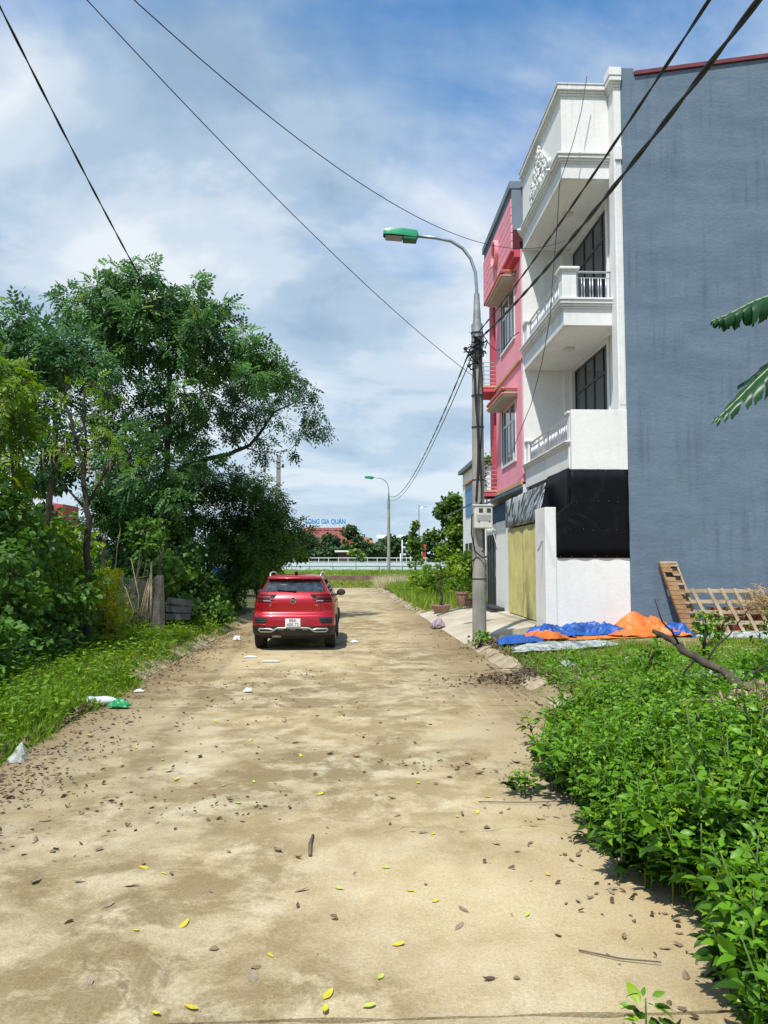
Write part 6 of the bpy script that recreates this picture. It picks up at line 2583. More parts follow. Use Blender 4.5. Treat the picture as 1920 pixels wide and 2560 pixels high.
pts = tufted(2.9, 9.5, 9.0, 17.2, 18000, 7, zrp, .06, right_keep)
grass('grass', 'patchy green grass on the bare lot in front of the grey wall', pts, .17, .013, L_GRASS, .7, (.2, .98))
low = np.array(tufted(2.95, 8.5, 8.2, 13.6, 9000, 9, zrp, .10, right_keep))
low[:, 2] += .03 + .26 * rng.random(len(low)) ** 1.5
ax = rng.normal(size=(len(low), 3))
ax[:, 2] = np.abs(ax[:, 2]) * .4
V, F = stamp(LEAF4[0], LEAF4[1], frames(ax, np.tile([0., 0., 1.], (len(low), 1)) + rng.normal(size=(len(low), 3)) * .45), low, np.stack([.06 + .05 * rng.random(len(low)), .03 + .02 * rng.random(len(low)), np.full(len(low), .06)], 1))
tag(np_mesh('low_weeds', V, F, L_WEED, None, np.repeat(np.clip(.25 + .7 * rng.random(len(low)), 0, .98), 4)), 'low bright weeds between the dense patch and the tarpaulins', 'weeds', kind='stuff')
pts = tufted(3.0, 10.5, 9.0, 17.5, 6000, 6, zrp, .07, right_keep)
grass('grass', 'dry yellow grass between the weeds on the bare lot', pts, .12, .012, leaf_mat('straw_grass', (.20, .17, .06), (.36, .30, .12), .3), .9)
for (lab, x, y, w, h, s) in (('dark twiggy bush at the right edge before the straw heap', 7.6, 13.8, .35, .95, .09), ('leafy weed clump in front of the slatted pallet', 7.9, 16.6, .3, .6, .09), ('tall weed standing in front of the narrow pallet', 6.2, 13.6, .14, .75, .09), ('weed tuft growing at the foot of the near lamp post', 2.75, 17.2, .2, .36, .08), ('low plants left of the fallen branch', 4.6, 12.2, .4, .45, .09), ('green weeds behind the fallen branch', 5.7, 10.4, .45, .55, .09)):
    shrub('lot_weed', lab, x, y, w, h, L_WEED if h < .9 else L_SHRUB, LEAF6, s, 90, 12, zrp(x, y), tint=(.2, .9), cat='weed', stems=10)
# thicket beyond the driveway
pts = tufted(2.35, 9, 29.8, 58, 17000, 7, lambda x, y: zr(max(x, 2.8), y) if x > 2.8 else .06, .12, lambda x, y: x > xr(y) + .25)
grass('tall_grass', 'tall bright green grass on the right verge beyond the driveway', pts, .62, .03, L_GRASS2, .45)
pts = tufted(1.55, 4.4, 55, 61, 3800, 8, lambda x, y: .08, .12, lambda x, y: x > xr(y) + .1)
grass('pale_grass', 'patch of pale feathery grass around the farther lamp post', pts, .85, .025, L_DRYG, .4)
for (lab, x, y, w, h, lm, s) in (('large bright bush right behind the potted tree', 5.0, 33.5, 1.0, 1.9, L_LIGHT, .15), ('green bush filling the verge left of the potted tree', 3.9, 36, 1.0, 1.5, L_LIGHT, .16), ('bushy growth behind the near lamp post', 5.6, 38.5, 1.2, 2.2, L_LIGHT, .18), ('low shrub on the verge halfway to the farther lamp post', 3.6, 43, 1.1, 1.2, L_LIGHT, .18), ('rounded bush at the far end of the right verge', 5.6, 50, 1.4, 1.5, L_FARL, .2)):
    shrub('verge_bush', lab, x, y, w, h, lm, LEAF4, s, 130, 30, .15, tint=(.1, .95))

# ------------------------------------------------------------------ potted plants
def pot(name, label, x, y, z0, r, h, m, cat='plant pot'):
    t = thing(name, label, cat, (x, y, z0))
    mb_ = MB()
    mb_.lathe([(r * .66, 0), (r * .72, .02), (r * .95, h * .85), (r * 1.06, h * .86), (r * 1.08, h), (r * .96, h), (r * .9, h * .8), (0, h * .78)], (x, y, z0), 20)
    mb_.build('pot', m, t, auto=35)
    return t


t = pot('potted_tree', 'small gnarled tree in a wide pinkish pot beside the driveway', 3.05, 27.6, .12, .34, .30, mat('pink_pot', (.36, .22, .18), (.28, .16, .13), .8, 5), 'potted tree')
cl = [(3.0, 27.6, 1.95, .22), (3.2, 27.5, 1.75, .2), (2.85, 27.6, 1.6, .16), (3.3, 27.6, 1.35, .14), (2.75, 27.6, 1.15, .12), (3.05, 27.5, 2.15, .2), (3.45, 27.6, 1.7, .16)]
skeleton([(3.05, 27.6, .35), (3.12, 27.6, .7), (2.98, 27.6, 1.1), (3.06, 27.6, 1.5), (3.02, 27.6, 1.85)], .055, .02, cl, twig=.008, limb=.022, skip=.2).build('trunk', M_BARK_D, t, smooth=True)
foliage('crown', cl, LEAF4, .09, L_LIGHT, t, dens=150)
t = pot('flower_pot', 'brown clay pot standing just left of the near lamp post', 4.15, 28.2, .3, .17, .34, mat('brown_pot', (.10, .065, .05), (.07, .045, .035), .7, 5))
t = pot('plant_tub', 'pale striped tub behind the brown clay pot', 4.05, 29.2, .28, .26, .55, mat('striped_tub', (.42, .24, .19), (.18, .12, .08), .8, 7, stretch=(3, 3, .3)))
cl = [(4.05, 29.2, .98, .2), (4.2, 29.2, 1.15, .18), (3.9, 29.2, 1.1, .16)]
foliage('foliage', cl, LEAF4, .1, L_SHRUB, t, dens=150)
cable('garden_hose', [(2.75, 26.2, .14), (3.1, 26.5, .22), (3.5, 26.9, .29), (3.9, 27.2, .34), (4.15, 27.9, .34)], .022, 'green garden hose lying on the far edge of the driveway')
bpy.context.scene.objects['garden_hose'].data.materials[0] = mat('green_hose', (.05, .16, .13), (.04, .12, .10), .5)
# bougainvillea on the pink house's lower corner balcony
t = thing('balcony_plant', 'flowering plant on the lower corner balcony of the pink house', 'plant', (4.95, 29.3, 4.66))
cl = [(4.9, 29.2, 5.0, .2), (4.85, 28.9, 5.4, .22), (4.95, 29.1, 5.75, .26), (4.8, 28.75, 5.15, .14), (4.75, 29.3, 5.6, .2), (5.0, 28.9, 6.0, .18)]
skeleton([(5.0, 29.2, 4.66), (4.95, 29.2, 5.1), (4.95, 29.1, 5.7)], .02, .01, cl, twig=.006, limb=.012, skip=.1).build('stem', M_BARK_D, t, smooth=True)
foliage('foliage', cl, LEAF4, .10, L_SHRUB, t, dens=150)
fl_c = [(c[0] - .05, c[1] - .05, c[2] + .05, c[3] * .7) for c in cl[:4]]
foliage('blossom', fl_c, LEAF4, .06, leaf_mat('pink_blossom', (.45, .10, .14), (.70, .25, .30), .3), t, dens=26)
# ------------------------------------------------------------------ beyond the road end
bwl = thing('brick_wall', 'low weathered brick wall across the end of the road', 'wall', (-5, 62, .2))
mb = MB()
mb.box(-30, 9, 62.02, 62.2, 0, .84)
mb.build('core', mat('mortar', (.24, .19, .15), (.17, .13, .10), .95, 4), bwl)
mb = MB()
for r_ in range(8):
    x = -30 + (.115 if r_ % 2 else 0)
    while x < 8.8:
        l = .215 + random.uniform(-.006, .004)
        if random.random() > .02:
            d = random.uniform(0, .018)
            z = .22 + r_ * .083
            mb.box(x, x + l, 61.985 - d, 62.1, z, z + .070)
        x += .232
bk = mb.build('brickwork', M_BRICK, bwl)
bk['kind'] = 'stuff'
pts = tufted(-16, 9, 58.0, 61.8, 8000, 8, lambda x, y: zfar(x, y), .12, None)
grass('bank_grass', 'yellow-green grass on the bank below the brick wall', pts, .30, .035, leaf_mat('bank_grass_blade', (.14, .15, .025), (.25, .26, .05), .3), .5)
pts = tufted(-16, 16, 62.4, 72, 9000, 8, lambda x, y: zfar(x, y), .15, None) + tufted(-16, 20, 72, 99, 6000, 8, lambda x, y: zfar(x, y), .2, None)
grass('field_grass', 'bright green grass on the raised field behind the brick wall', pts, .32, .05, L_GRASS2, .5)

fc = thing('panel_fence', 'long low white panel fence across the field', 'fence', (0, 100, .85))
M_PANEL = mat('white_fence_panel', (.60, .68, .72), (.50, .58, .63), .6, 2)
x = -24
while x < 34:
    mb = MB()
    mb.box(x + .02, x + 2.98, 99.95, 100.0, .9, 1.9)
    mb.build('panel', M_PANEL, fc)
    mb = MB()
    mb.box(x - .05, x + .05, 99.86, 99.94, .85, 1.45)
    mb.build('post', M_STEEL, fc)
    x += 3
mb = MB()
mb.box(-24, 34, 99.90, 99.93, 1.40, 1.45)
mb.build('rail', M_STEEL, fc)
hr = thing('handrail', 'white steel railing above the panel fence', 'railing', (-2, 103, .85))
M_RAILW = mat('white_rail_paint', (.72, .74, .75), (.62, .64, .66), .5, 4)
for z in (2.45, 2.0):
    mb = MB()
    mb.box(-6.3, 9.6, 103, 103.06, z, z + (.10 if z > 2.2 else .06))
    mb.build('rail', M_RAILW, hr)
for k in range(13):
    mb = MB()
    mb.box(-6.3 + k * 1.3, -6.22 + k * 1.3, 103.005, 103.055, .85, 2.45)
    mb.build('post', M_RAILW, hr)

# restaurant with roof lettering
rs_ = thing('restaurant', 'red-roofed restaurant with blue roof lettering behind the trees', 'building', (-4, 155, .85))
mb = MB()
mb.box(-16, 4.5, 150.5, 165, .8, 5.0)
mb.build('wall', mat('cream_wall', (.55, .48, .36), (.45, .40, .30), .85), rs_)
M_TILE = mat('red_roof_tile', (.25, .075, .06), (.18, .055, .048), .85, 3, stretch=(2.5, 1, .4))
M_TILE2 = mat('orange_roof_tile', (.50, .16, .05), (.38, .12, .05), .8, 3, stretch=(2.5, 1, .4))
mb = MB()
mb.add([(-17.5, 149, 4.9), (3.9, 149, 4.9), (3.9, 167, 4.9), (-17.5, 167, 4.9), (-10.4, 156.5, 8.9), (-1.6, 156.5, 8.9)], [(0, 1, 5, 4), (1, 2, 5), (2, 3, 4, 5), (3, 0, 4)])
mb.build('roof', M_TILE, rs_)
mb = MB()
mb.add([(-2, 147.5, 5.0), (4.4, 147.5, 5.0), (4.4, 152, 5.2), (-2, 152, 7.4), (2.4, 149.5, 6.6), (-2, 149.5, 7.4)], [(0, 1, 4, 5), (1, 2, 4), (2, 3, 5, 4)])
mb.build('porch_roof', M_TILE2, rs_)
M_SIGN = mat('blue_sign_letters', (.03, .26, .58), (.025, .22, .5), .4)
sg = text('sign_lettering', 'LONG GIA QU\u00c1N', 1.32, (-6.1, 154.6, 10.0), M_SIGN, rs_, extr=.06, bold=.05)
sg.scale.x = .76
for k in range(9):
    x = -9.4 + k * .86
    mb = MB()
    mb.tube([(x, 154.8, 8.2), (x, 154.7, 9.4)], .025, 5)
    mb.build('sign_strut', M_STEEL, rs_)
    mb = MB()
    mb.tube([(x + .5, 156.4, 8.8), (x, 154.75, 9.6)], .02, 4)
    mb.build('sign_strut', M_STEEL, rs_)
for k in range(6):
    mb = MB()
    mb.box(-14 + k * 3, -12.4 + k * 3, 150.42, 150.49, 1.6, 3.6)
    mb.build('window', M_GLASS, rs_)

# pale block with red lettering seen through the left trees
lb = thing('roadside_block', 'distant pale building with red rooftop sign seen through the left trees', 'building', (-63, 155, .85))
mb = MB()
mb.box(-67.5, -59.5, 152, 165, .8, 13.6)
mb.build('wall', M_WHITE2, lb)
mb = MB()
mb.box(-60.2, -57.0, 151.6, 160, .8, 13.2)
mb.build('red_wing', mat('red_cladding', (.40, .07, .06), (.33, .06, .05), .7), lb)
for k in range(3):
    for j in range(3):
        mb = MB()
        mb.box(-66.5 + k * 2.3, -65.0 + k * 2.3, 151.93, 151.99, 2.5 + j * 3.6, 4.6 + j * 3.6)
        mb.build('window', M_GLASS, lb)
M_REDL = mat('red_sign_letters', (.60, .06, .05), (.5, .05, .04), .5)
for k in range(8):
    # eight upright letter blocks; the wording cannot be read in the photograph
    x = -66.2 + k * .78
    mb = MB()
    mb.box(x, x + .14, 152.5, 152.62, 14.0, 15.3)
    mb.box(x + .14, x + .5, 152.5, 152.62, 15.1, 15.3)
    mb.box(x + .14, x + .5, 152.5, 152.62, 14.0 + .55, 14.2 + .55)
    mb.build('roof_letter', M_REDL, lb)

# ------------------------------------------------------------------ far trees
def far_tree(label, x, y, z0, h, r, lm, dens=70, trunk=.3, leaf=.34, n=26, shape='round', name='roadside_tree'):
    cl = []
    for _ in range(n):
        t = random.random()
        z = z0 + h * (trunk + (1 - trunk) * t)
        rr = r * (math.sin(math.pi * (.12 + .80 * t)) if shape == 'round' else (1 - t) * .95 + .08)
        a, q = random.uniform(0, 6.28), random.random() ** .5
        cl.append((x + rr * q * math.cos(a), y + rr * q * math.sin(a) * .8, z, random.uniform(.55, .85) * max(.45, r / 2.2)))
    t_ = thing(name, label, 'tree', (x, y, z0))
    skeleton([(x, y, z0 - .1), (x + .05, y, z0 + h * .3), (x, y, z0 + h * .75)], .055 * r + .08, .05, cl, twig=.03, limb=.09, skip=.35).build('trunk', M_BARK, t_, smooth=True)
    foliage('crown', cl, LEAF4, leaf, lm, t_, dens=dens, tint=(.0, .95))
    return t_


random.seed(77)
far_tree('rounded bright green tree left of the near lamp post, biggest on the far right', 9.6, 76, .86, 7.3, 2.3, L_FARL, 60, .22, .34, 44)
far_tree('tree with twin trunks beside the rounded bright tree, partly behind the post', 12.0, 82, .86, 6.4, 2.2, L_FAR, 60, .25, .36, 30)
far_tree('small pointed light green tree between the tall lamp and rounded tree', 7.4, 96, .86, 6.0, 1.25, L_FARL, 60, .12, .34, 26, 'cone')
FT = [(-15, 118, 5.6, 2.8, 'leafy tree at the left end of the panel fence'), (-10.6, 116, 5.2, 2.5, 'dark tree below the left end of the blue roof lettering'), (-7.2, 112, 5.0, 2.3, 'tree under the middle of the blue roof lettering'),
      (-3.9, 110, 4.6, 2.1, 'tree in front of the red tiled roof'), (-.75, 109, 6.1, 1.7, 'pointed tree at the right end of the red roof'), (2.3, 118, 5.2, 2.4, 'dark tree just left of the farther lamp post'),
      (5.4, 122, 5.0, 2.3, 'tree just right of the farther lamp post'), (8.6, 128, 5.0, 2.4, 'tree behind the globe lamp standard'), (12.5, 126, 5.2, 2.6, 'hazy tree behind the red banner'), (17.5, 120, 6.0, 2.8, 'tree behind the rounded bright tree'),
      (22.5, 122, 6.5, 3.0, 'distant tree right of the rounded bright tree'), (-21, 120, 6.0, 3.0, 'distant tree seen over the red car roof'), (-27, 118, 6.6, 3.2, 'distant tree far left behind the thicket')]
for (x, y, h, r, lab) in FT:
    far_tree(lab, x, y, .86, h, r, L_FAR, 46, .12, .42, 24)
# distant belt of trees closing the horizon
n = 26000
xx = rng.uniform(-230, 230, n)
top = 5.0 + 1.4 * np.sin(xx * .21) + 1.1 * np.sin(xx * .53 + 1) + .8 * np.sin(xx * 1.3 + 2)
pp = np.stack([xx, 205 + rng.normal(size=n) * 5, .8 + top * rng.random(n) ** .7], 1)
V, F = stamp(LEAF4[0], LEAF4[1], frames(rng.normal(size=(n, 3)), rand_dirs(n)), pp, np.stack([1.4 + .9 * rng.random(n), .9 + .5 * rng.random(n), np.full(n, .5)], 1))
tag(np_mesh('tree_belt', V, F, L_FAR, None, np.repeat(np.clip(.2 + .6 * rng.random(n), 0, .98), 4)), 'distant dark belt of trees along the horizon', 'trees', kind='stuff')

# banana-like bush by the fence, small kiosk
shrub('palm_bush', 'light green spiky bush at the fence left of the farther lamp post', .2, 104, .9, 2.6, L_FARL, LEAF4, .5, 60, 12, .86)
ks = thing('kiosk', 'small kiosk with a flat pale roof behind the panel fence', 'kiosk', (-1.7, 106, .86))
mb = MB()
mb.box(-2.9, -.4, 105.5, 107.5, 3.3, 3.55)
mb.build('roof', M_WHITE2, ks)
mb = MB()
mb.box(-2.5, -.8, 105.8, 107.2, .86, 3.3)
mb.build('booth', mat('brown_booth', (.10, .05, .04), (.07, .04, .03), .8), ks)
# steel roof strips behind the far trees
for (lab, x0, x1, y, z) in (('long pale shed roof between the far trees', 3.6, 8.6, 132, 6.3), ('low pale shed roof behind the red banner', 11.0, 16.5, 134, 3.6)):
    s_ = thing('shed', lab, 'shed', ((x0 + x1) / 2, y, .86))
    mb = MB()
    mb.prism([(x0, y, z - .35), (x1, y, z - .35), (x1, y + 2.5, z + .25), (x0, y + 2.5, z + .25)], (0, 0, .12))
    mb.build('roof', M_PANEL, s_)
    mb = MB()
    mb.box(x0 + .3, x1 - .3, y + .3, y + 2.3, .86, z - .3)
    mb.build('wall', mat('grey_shed_wall', (.22, .24, .24), (.17, .18, .18), .8), s_)

# ------------------------------------------------------------------ far lamps, posts, banner
tl_ = thing('tall_lamp', 'tall slim highway lamp above the far trees', 'street lamp', (9.85, 120, .86))
mb = MB()
mb.tube([(9.85, 120, .8), (9.85, 120, 10.9)], [.13, .07], 8)
mb.build('pole', M_STEEL, tl_)
mb = MB()
mb.tube([(9.85, 120, 10.1), (10.2, 120, 10.4), (10.6, 120, 10.6)], .04, 6)
mb.build('arm', M_STEEL, tl_)
mb = MB()
mb.box(10.5, 11.05, 119.85, 120.15, 10.55, 10.68)
mb.build('lamp_head', M_STEEL, tl_, bevel=.03)
gl = thing('globe_lamp', 'white branching lamp standard with pale globes behind the fence', 'street lamp', (7.82, 110, .86))
mb = MB()
mb.tube([(7.82, 110, .8), (7.82, 110, 2.6), (7.82, 110, 5.0)], [.16, .09, .05], 10)
mb.build('pole', M_RAILW, gl, smooth=True)
M_GLOBE = mat('frosted_globe', (.55, .60, .62), (.45, .5, .52), .4)
for (dx, z) in ((-.85, 3.0), (.85, 3.0), (-.95, 4.0), (.95, 4.0), (-.5, 4.6), (.5, 4.6), (0, 5.2), (-.45, 3.5), (.45, 3.5)):
    mb = MB()
    mb.tube([(7.82, 110, z - .55), (7.82 + dx * .6, 110, z - .5), (7.82 + dx, 110, z - .18)], .035, 6)
    mb.build('branch', M_RAILW, gl)
    mb = MB()
    mb.ball((7.82 + dx, 110, z), .24, 10, 7, (1, 1, .75))
    mb.build('globe', M_GLOBE, gl, smooth=True)
bn_ = thing('red_banner', 'upright red banner on a pole behind the panel fence', 'banner', (10.1, 115, .86))
mb = MB()
mb.tube([(9.85, 115, .8), (9.85, 115, 7.8)], .05, 6)
mb.build('pole', M_RAILW, bn_)
mb = MB()
mb.grid([[(9.9 + .55 * i / 3, 115 + .05 * math.sin(j), 2.3 + 2.3 * j / 7) for i in range(4)] for j in range(8)])
mb.build('cloth', mat('red_cloth', (.42, .05, .05), (.34, .04, .04), .8), bn_, solid=.02)
for k, (x, y, h) in enumerate(((6.1, 101.5, 4.0), (11.6, 101.5, 3.6), (13.9, 101.5, 4.3), (14.9, 101.5, 4.5), (5.9, 101.8, 2.2))):
    mb = MB()
    mb.tube([(x, y, .8), (x, y, .86 + h)], [.09, .07], 8)
    tag(mb.build('white_post', M_RAILW, None, smooth=True), ['slim white post right of the farther lamp post', 'white post right of the red banner', 'left of two white posts by the rounded tree', 'right of two white posts by the rounded tree', 'short white post just above the fence'][k], 'post')
# ------------------------------------------------------------------ leaves and litter on the road
random.seed(99)
zroad = lambda x, y: .008 * bump_noise(x, y, .9)
YL = [(-.12, 3.62, .10), (-.13, 3.50, .08), (.06, 3.52, .075), (-.72, 3.54, .09), (-.86, 3.50, .06), (.12, 3.75, .07), (-.42, 3.98, .06), (.22, 4.05, .08), (-.10, 4.75, .07), (-.92, 4.32, .10), (-1.16, 4.25, .05), (.20, 5.05, .07), (.33, 4.7, .06), (.46, 4.55, .06), (.95, 4.35, .06), (-1.35, 5.1, .08), (-1.2, 5.0, .05), (.42, 5.7, .06), (.56, 5.65, .06), (.95, 6.1, .08), (.78, 6.0, .06), (1.1, 6.5, .07), (-.3, 6.6, .09), (-.95, 6.4, .08), (-1.15, 6.9, .06), (-1.6, 7.1, .10), (-.9, 7.0, .07), (-1.9, 7.8, .08), (-.55, 7.9, .09), (-1.15, 8.6, .09), (-2.1, 7.2, .07), (-2.9, 7.1, .09), (-2.3, 8.3, .07), (.1, 8.9, .08), (.55, 6.9, .07), (-3.0, 8.9, .1), (1.2, 4.9, .07), (-.2, 10.2, .10), (.9, 9.4, .12), (-1.7, 9.6, .09)]


def leaf_mesh(nm, m, seed, curl):
    r_ = random.Random(seed)
    mb = MB()
    rows = []
    for j in range(7):
        t = j / 6
        w = .24 * math.sin(math.pi * (.06 + .88 * t) ** .8) * r_.uniform(.9, 1.1)
        lift = curl * (t - .45) ** 2 * 1.6
        rows.append([(t - .5, -w, lift + curl * .35 * (w * 4) + .012), (t - .5, 0, lift), (t - .5, w, lift + curl * .25 * (w * 4) + .012)])
    mb.grid(rows)
    mb.bar((-.5, 0, curl * .33), (-.72, .02, curl * .4), .02, .02)
    me = mb.build(nm, m, None, smooth=True)
    d = me.data
    bpy.data.objects.remove(me)
    return d


M_YL2 = mat('fallen_lime_leaf', (.45, .52, .08), (.36, .44, .06), .55, 6)
ymesh = [leaf_mesh('yellow_leaf', M_YLEAF, 1, .10), leaf_mesh('yellow_leaf', M_YLEAF, 2, .25), leaf_mesh('yellow_leaf', M_YL2, 3, .18)]
for i, (x, y, s) in enumerate(YL):
    o = bpy.data.objects.new('yellow_leaf', ymesh[i % 3])
    COL.objects.link(o)
    o.location = (x, y, zroad(x, y) + .004)
    o.rotation_euler = (random.uniform(-.15, .15), random.uniform(-.15, .15), random.uniform(0, 6.28))
    o.scale = (s * .8, s * .8, s * .8)
    tag(o, 'small yellow leaf lying flat on the dusty road', 'leaf', 'yellow leaves on the road')
M_DL1 = mat('brown_dead_leaf', (.26, .185, .115), (.15, .10, .062), .85, 9)
M_DL2 = mat('dark_dead_leaf', (.12, .082, .055), (.07, .048, .034), .85, 9)
M_DL3 = mat('grey_dead_leaf', (.30, .235, .17), (.20, .15, .10), .85, 9)
bmesh_ = [leaf_mesh('dry_leaf', (M_DL1, M_DL2, M_DL3, M_DL1)[k], 10 + k, (.25, .45, .15, .6)[k]) for k in range(4)]
cnt = 0
while cnt < 240:
    mode = random.random()
    y = random.uniform(3.1, 15) ** 1 if mode < .6 else random.uniform(3.3, 10)
    if mode < .42:
        x = -3.45 + abs(random.gauss(0, .55)) + .25 * bump_noise(y, 1, 2)      # left margin
    elif mode < .62:
        x = weed_edge(min(y, 12)) - abs(random.gauss(0, .35)) - .02
        x = min(x, 2.5)
    else:
        x = random.uniform(-3.3, 2.2)
        if random.random() < .35:
            continue
    if x < -3.5 or x > 2.55:
        continue
    k = random.randrange(4)
    o = bpy.data.objects.new('dry_leaf', bmesh_[k])
    COL.objects.link(o)
    s = random.uniform(.04, .09)
    o.location = (x, y, zroad(x, y) + .004)
    o.rotation_euler = (random.uniform(-.25, .25), random.uniform(-.25, .25), random.uniform(0, 6.28))
    o.scale = (s, s * random.uniform(.6, 1.1), s * random.uniform(.7, 1.2))
    tag(o, 'curled dry brown leaf lying on the dusty road', 'leaf', 'dry leaves on the road')
    cnt += 1
# crumbs of leaf and soil, drifted along both edges
pts = []
for _ in range(2700):
    y = random.uniform(3.0, 22)
    q = random.random()
    if q < .50:
        x = -3.42 + abs(random.gauss(0, .38)) + .2 * bump_noise(y, 2, 1.7)
        if y > 10 and random.random() < .45:
            x = -3.45 + abs(random.gauss(0, .12))
    elif q < .72:
        x = (weed_edge(y) if y < 9.5 else xr(y)) - abs(random.gauss(0, .22)) + .05
    elif q < .86:
        cx, cy = random.choice([(-1.9, 6.6), (-2.4, 5.6), (-2.9, 6.9), (-1.1, 6.3), (.7, 7.4), (-1.8, 12.4), (-1.7, 11.0), (1.5, 12.2), (-.9, 13.6), (-2.6, 8.2)])
        x, y = random.gauss(cx, .32), random.gauss(cy, .22)
    else:
        x = random.uniform(-3.4, 2.4)
    if x < -3.5 or x > 2.6:
        continue
    pts.append((x, y, zroad(x, y) + .003 + random.random() * .006))
for _ in range(220):
    x, y = -3.35 + abs(random.gauss(0, .45)), random.gauss(6.9, .7)
    pts.append((x, y, .004 + random.random() * .02))
litter('leaf_litter', 'scattered crumbs of dry leaf over the road and along its edges', pts, .018, .06, L_DEAD, 'leaf litter', .3)
pts = []
for _ in range(2600):
    y = random.uniform(9.2, 18)
    x = xr(y) + .32 + abs(random.gauss(0, .5))
    pts.append((x, y, zr(max(x, 2.76), y) + random.random() * .03))
for _ in range(260):
    x, y = random.gauss(2.65, .5), random.gauss(12.5, .22)
    pts.append((x, y, .05 + .12 * math.exp(-((x - 2.8) / .5) ** 2) * random.random()))
for _ in range(1500):
    y = random.uniform(5, 11)
    x = -3.5 - abs(random.gauss(0, .12))
    pts.append((x, y, .02 + random.random() * .03))
litter('leaf_drift', 'drifted dry leaves and twigs along the road edges', pts, .04, .11, L_DEAD, 'leaf litter', .45)
# swept heap of twigs on the right kerb
for k in range(34):
    c = Vector((random.gauss(2.85, .40), random.gauss(12.65, .16), .09 + random.random() * .09))
    l = random.uniform(.25, .7)
    d = Vector((1, random.uniform(-.35, .35), random.uniform(-.12, .25))).normalized() * l / 2
    mb = MB()
    mb.tube([c - d, c + Vector((0, random.uniform(-.03, .03), .02)), c + d], [.006, .005, .003], 5)
    tag(mb.build('dry_twig', M_TWIG if k % 3 else M_BARK, None, smooth=True), 'dry twig in the swept heap on the right kerb', 'twig', 'twigs heaped on the right kerb')
# single sticks
for (lab, pts_) in (('long thin stick pointing out of the right weeds', [(1.0, 6.35, .01), (1.35, 6.3, .015), (1.75, 6.28, .03)]), ('thin dry stick near the bottom right weeds', [(1.12, 3.95, .01), (1.3, 3.85, .015), (1.48, 3.8, .02)]), ('short flat piece of bark in the middle of the road', [(-.30, 5.25, .012), (-.31, 5.45, .014), (-.30, 5.62, .012)])):
    mb = MB()
    mb.tube(pts_, [.004, .004, .003] if 'bark' not in lab else [.012, .014, .009], 6)
    tag(mb.build('stick', M_TWIG, None, smooth=True), lab, 'stick')
# plastic and paper litter
M_PLAST = mat('white_plastic', (.72, .74, .74), (.58, .62, .62), .35, 8, bump=.4)
for (lab, x, y, w, d, h, sd) in (('small white plastic scrap on the road left of the car', -2.14, 15.9, .26, .10, .035, 51), ('flat white plastic strip on the road behind the car', -1.66, 15.25, .36, .10, .025, 52), ('crumpled white paper on the road left of centre', -1.62, 11.75, .13, .09, .05, 53), ('white scrap at the edge of the left grass', -3.24, 11.8, .14, .08, .03, 54), ('white scrap on the road right of the car', -.04, 18.75, .18, .08, .05, 55), ('white scrap beside the left kerb near the car', -2.95, 19.4, .2, .14, .12, 56)):
    o = crumple('plastic_scrap', M_PLAST, None, [(x - w / 2, y - d / 2, .012), (x + w / 2, y - d / 2, .012), (x + w / 2, y + d / 2, .012), (x - w / 2, y + d / 2, .012)], bl(h, .6), h * .5, sd, 12, 4, .004)
    tag(o, lab, 'litter')
b_ = thing('plastic_bottle', 'crushed clear bottle with green cap lying at the left grass edge', 'bottle', (-3.42, 10.7, .04))
mb = MB()
mb.lathe([(.0, -.24), (.05, -.235), (.062, -.2), (.055, -.08), (.064, .02), (.05, .12), (.02, .18), (.02, .21), (0, .212)], (-3.42, 10.7, .075), 12, 'x')
mb.build('bottle_body', mat('clear_plastic', (.62, .68, .66), (.5, .56, .54), .12, 5), b_, smooth=True)
mb = MB()
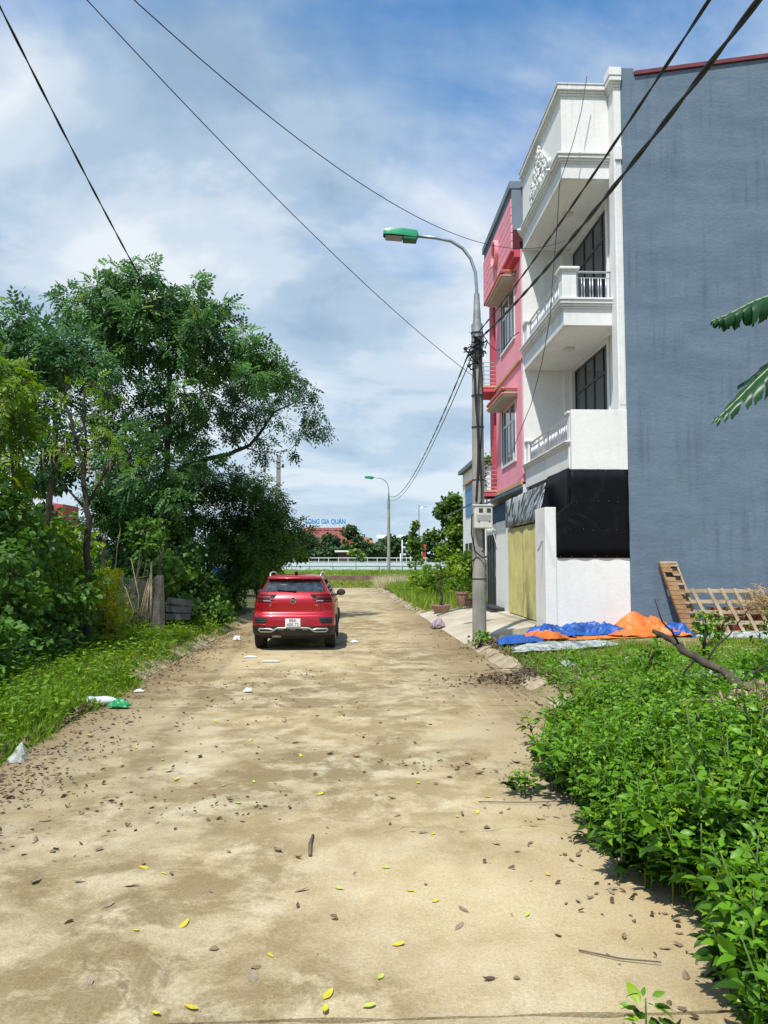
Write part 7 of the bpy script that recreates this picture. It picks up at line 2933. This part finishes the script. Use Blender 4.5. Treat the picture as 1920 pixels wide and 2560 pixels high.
mb.lathe([(0, .205), (.026, .205), (.026, .24), (0, .242)], (-3.42, 10.7, .075), 10, 'x')
mb.build('cap', M_GREEN_LAMP, b_)
o = crumple('green_wrapper', mat('green_plastic', (.02, .26, .09), (.015, .2, .07), .4, 5), None, [(-3.32, 10.5, .02), (-3.05, 10.45, .02), (-3.0, 10.6, .02), (-3.25, 10.68, .02)], bl(.09, .5), .05, 61, 12, 4, .004)
tag(o, 'green and white plastic wrapper beside the crushed bottle', 'litter')
# clear bag peak at the left edge
m_, nt_, b2_ = new_mat('clear_bag')
b2_.inputs['Base Color'].default_value = (.62, .64, .63, 1)
b2_.inputs['Roughness'].default_value = .18
tr_ = nt_.nodes.new('ShaderNodeBsdfTransparent')
mx_ = nt_.nodes.new('ShaderNodeMixShader')
nt_.links.new(add_ramp(nt_, add_noise(nt_, 14, 4, .6), [(.35, .15), (.65, .75)]), mx_.inputs[0])
nt_.links.new(tr_.outputs[0], mx_.inputs[1])
nt_.links.new(b2_.outputs[0], mx_.inputs[2])
nt_.links.new(mx_.outputs[0], nt_.nodes['Material Output'].inputs[0])
mb = MB()
rows = []
for j in range(9):
    t = j / 8
    row = []
    for a in range(19):
        an = a * 2 * math.pi / 18
        rr = (.10 * (1 - t) ** .8 + .004) * (1 + .45 * mnoise.noise(Vector((math.cos(an) * 1.6, math.sin(an) * 1.6, t * 3))))
        row.append((-3.3 + .03 * t + rr * math.cos(an), 7.8 + rr * .7 * math.sin(an), .008 + .17 * t + .02 * mnoise.noise(Vector((an * 2, t * 4, 3)))))
    rows.append(row)
mb.grid(rows)
tag(mb.build('plastic_bag', m_, None, auto=25), 'pointed clear plastic bag standing at the left grass edge', 'bag')
o = crumple('rag', mat('mauve_rag', (.40, .32, .38), (.28, .20, .26), .8, 6), None, [(2.2, 22.4, .02), (2.6, 22.5, .05), (2.6, 22.9, .06), (2.2, 22.8, .02)], bl(.22, .5), .16, 63, 14, 5, .006)
tag(o, 'crumpled mauve rag on the kerb left of the near lamp post', 'rag')
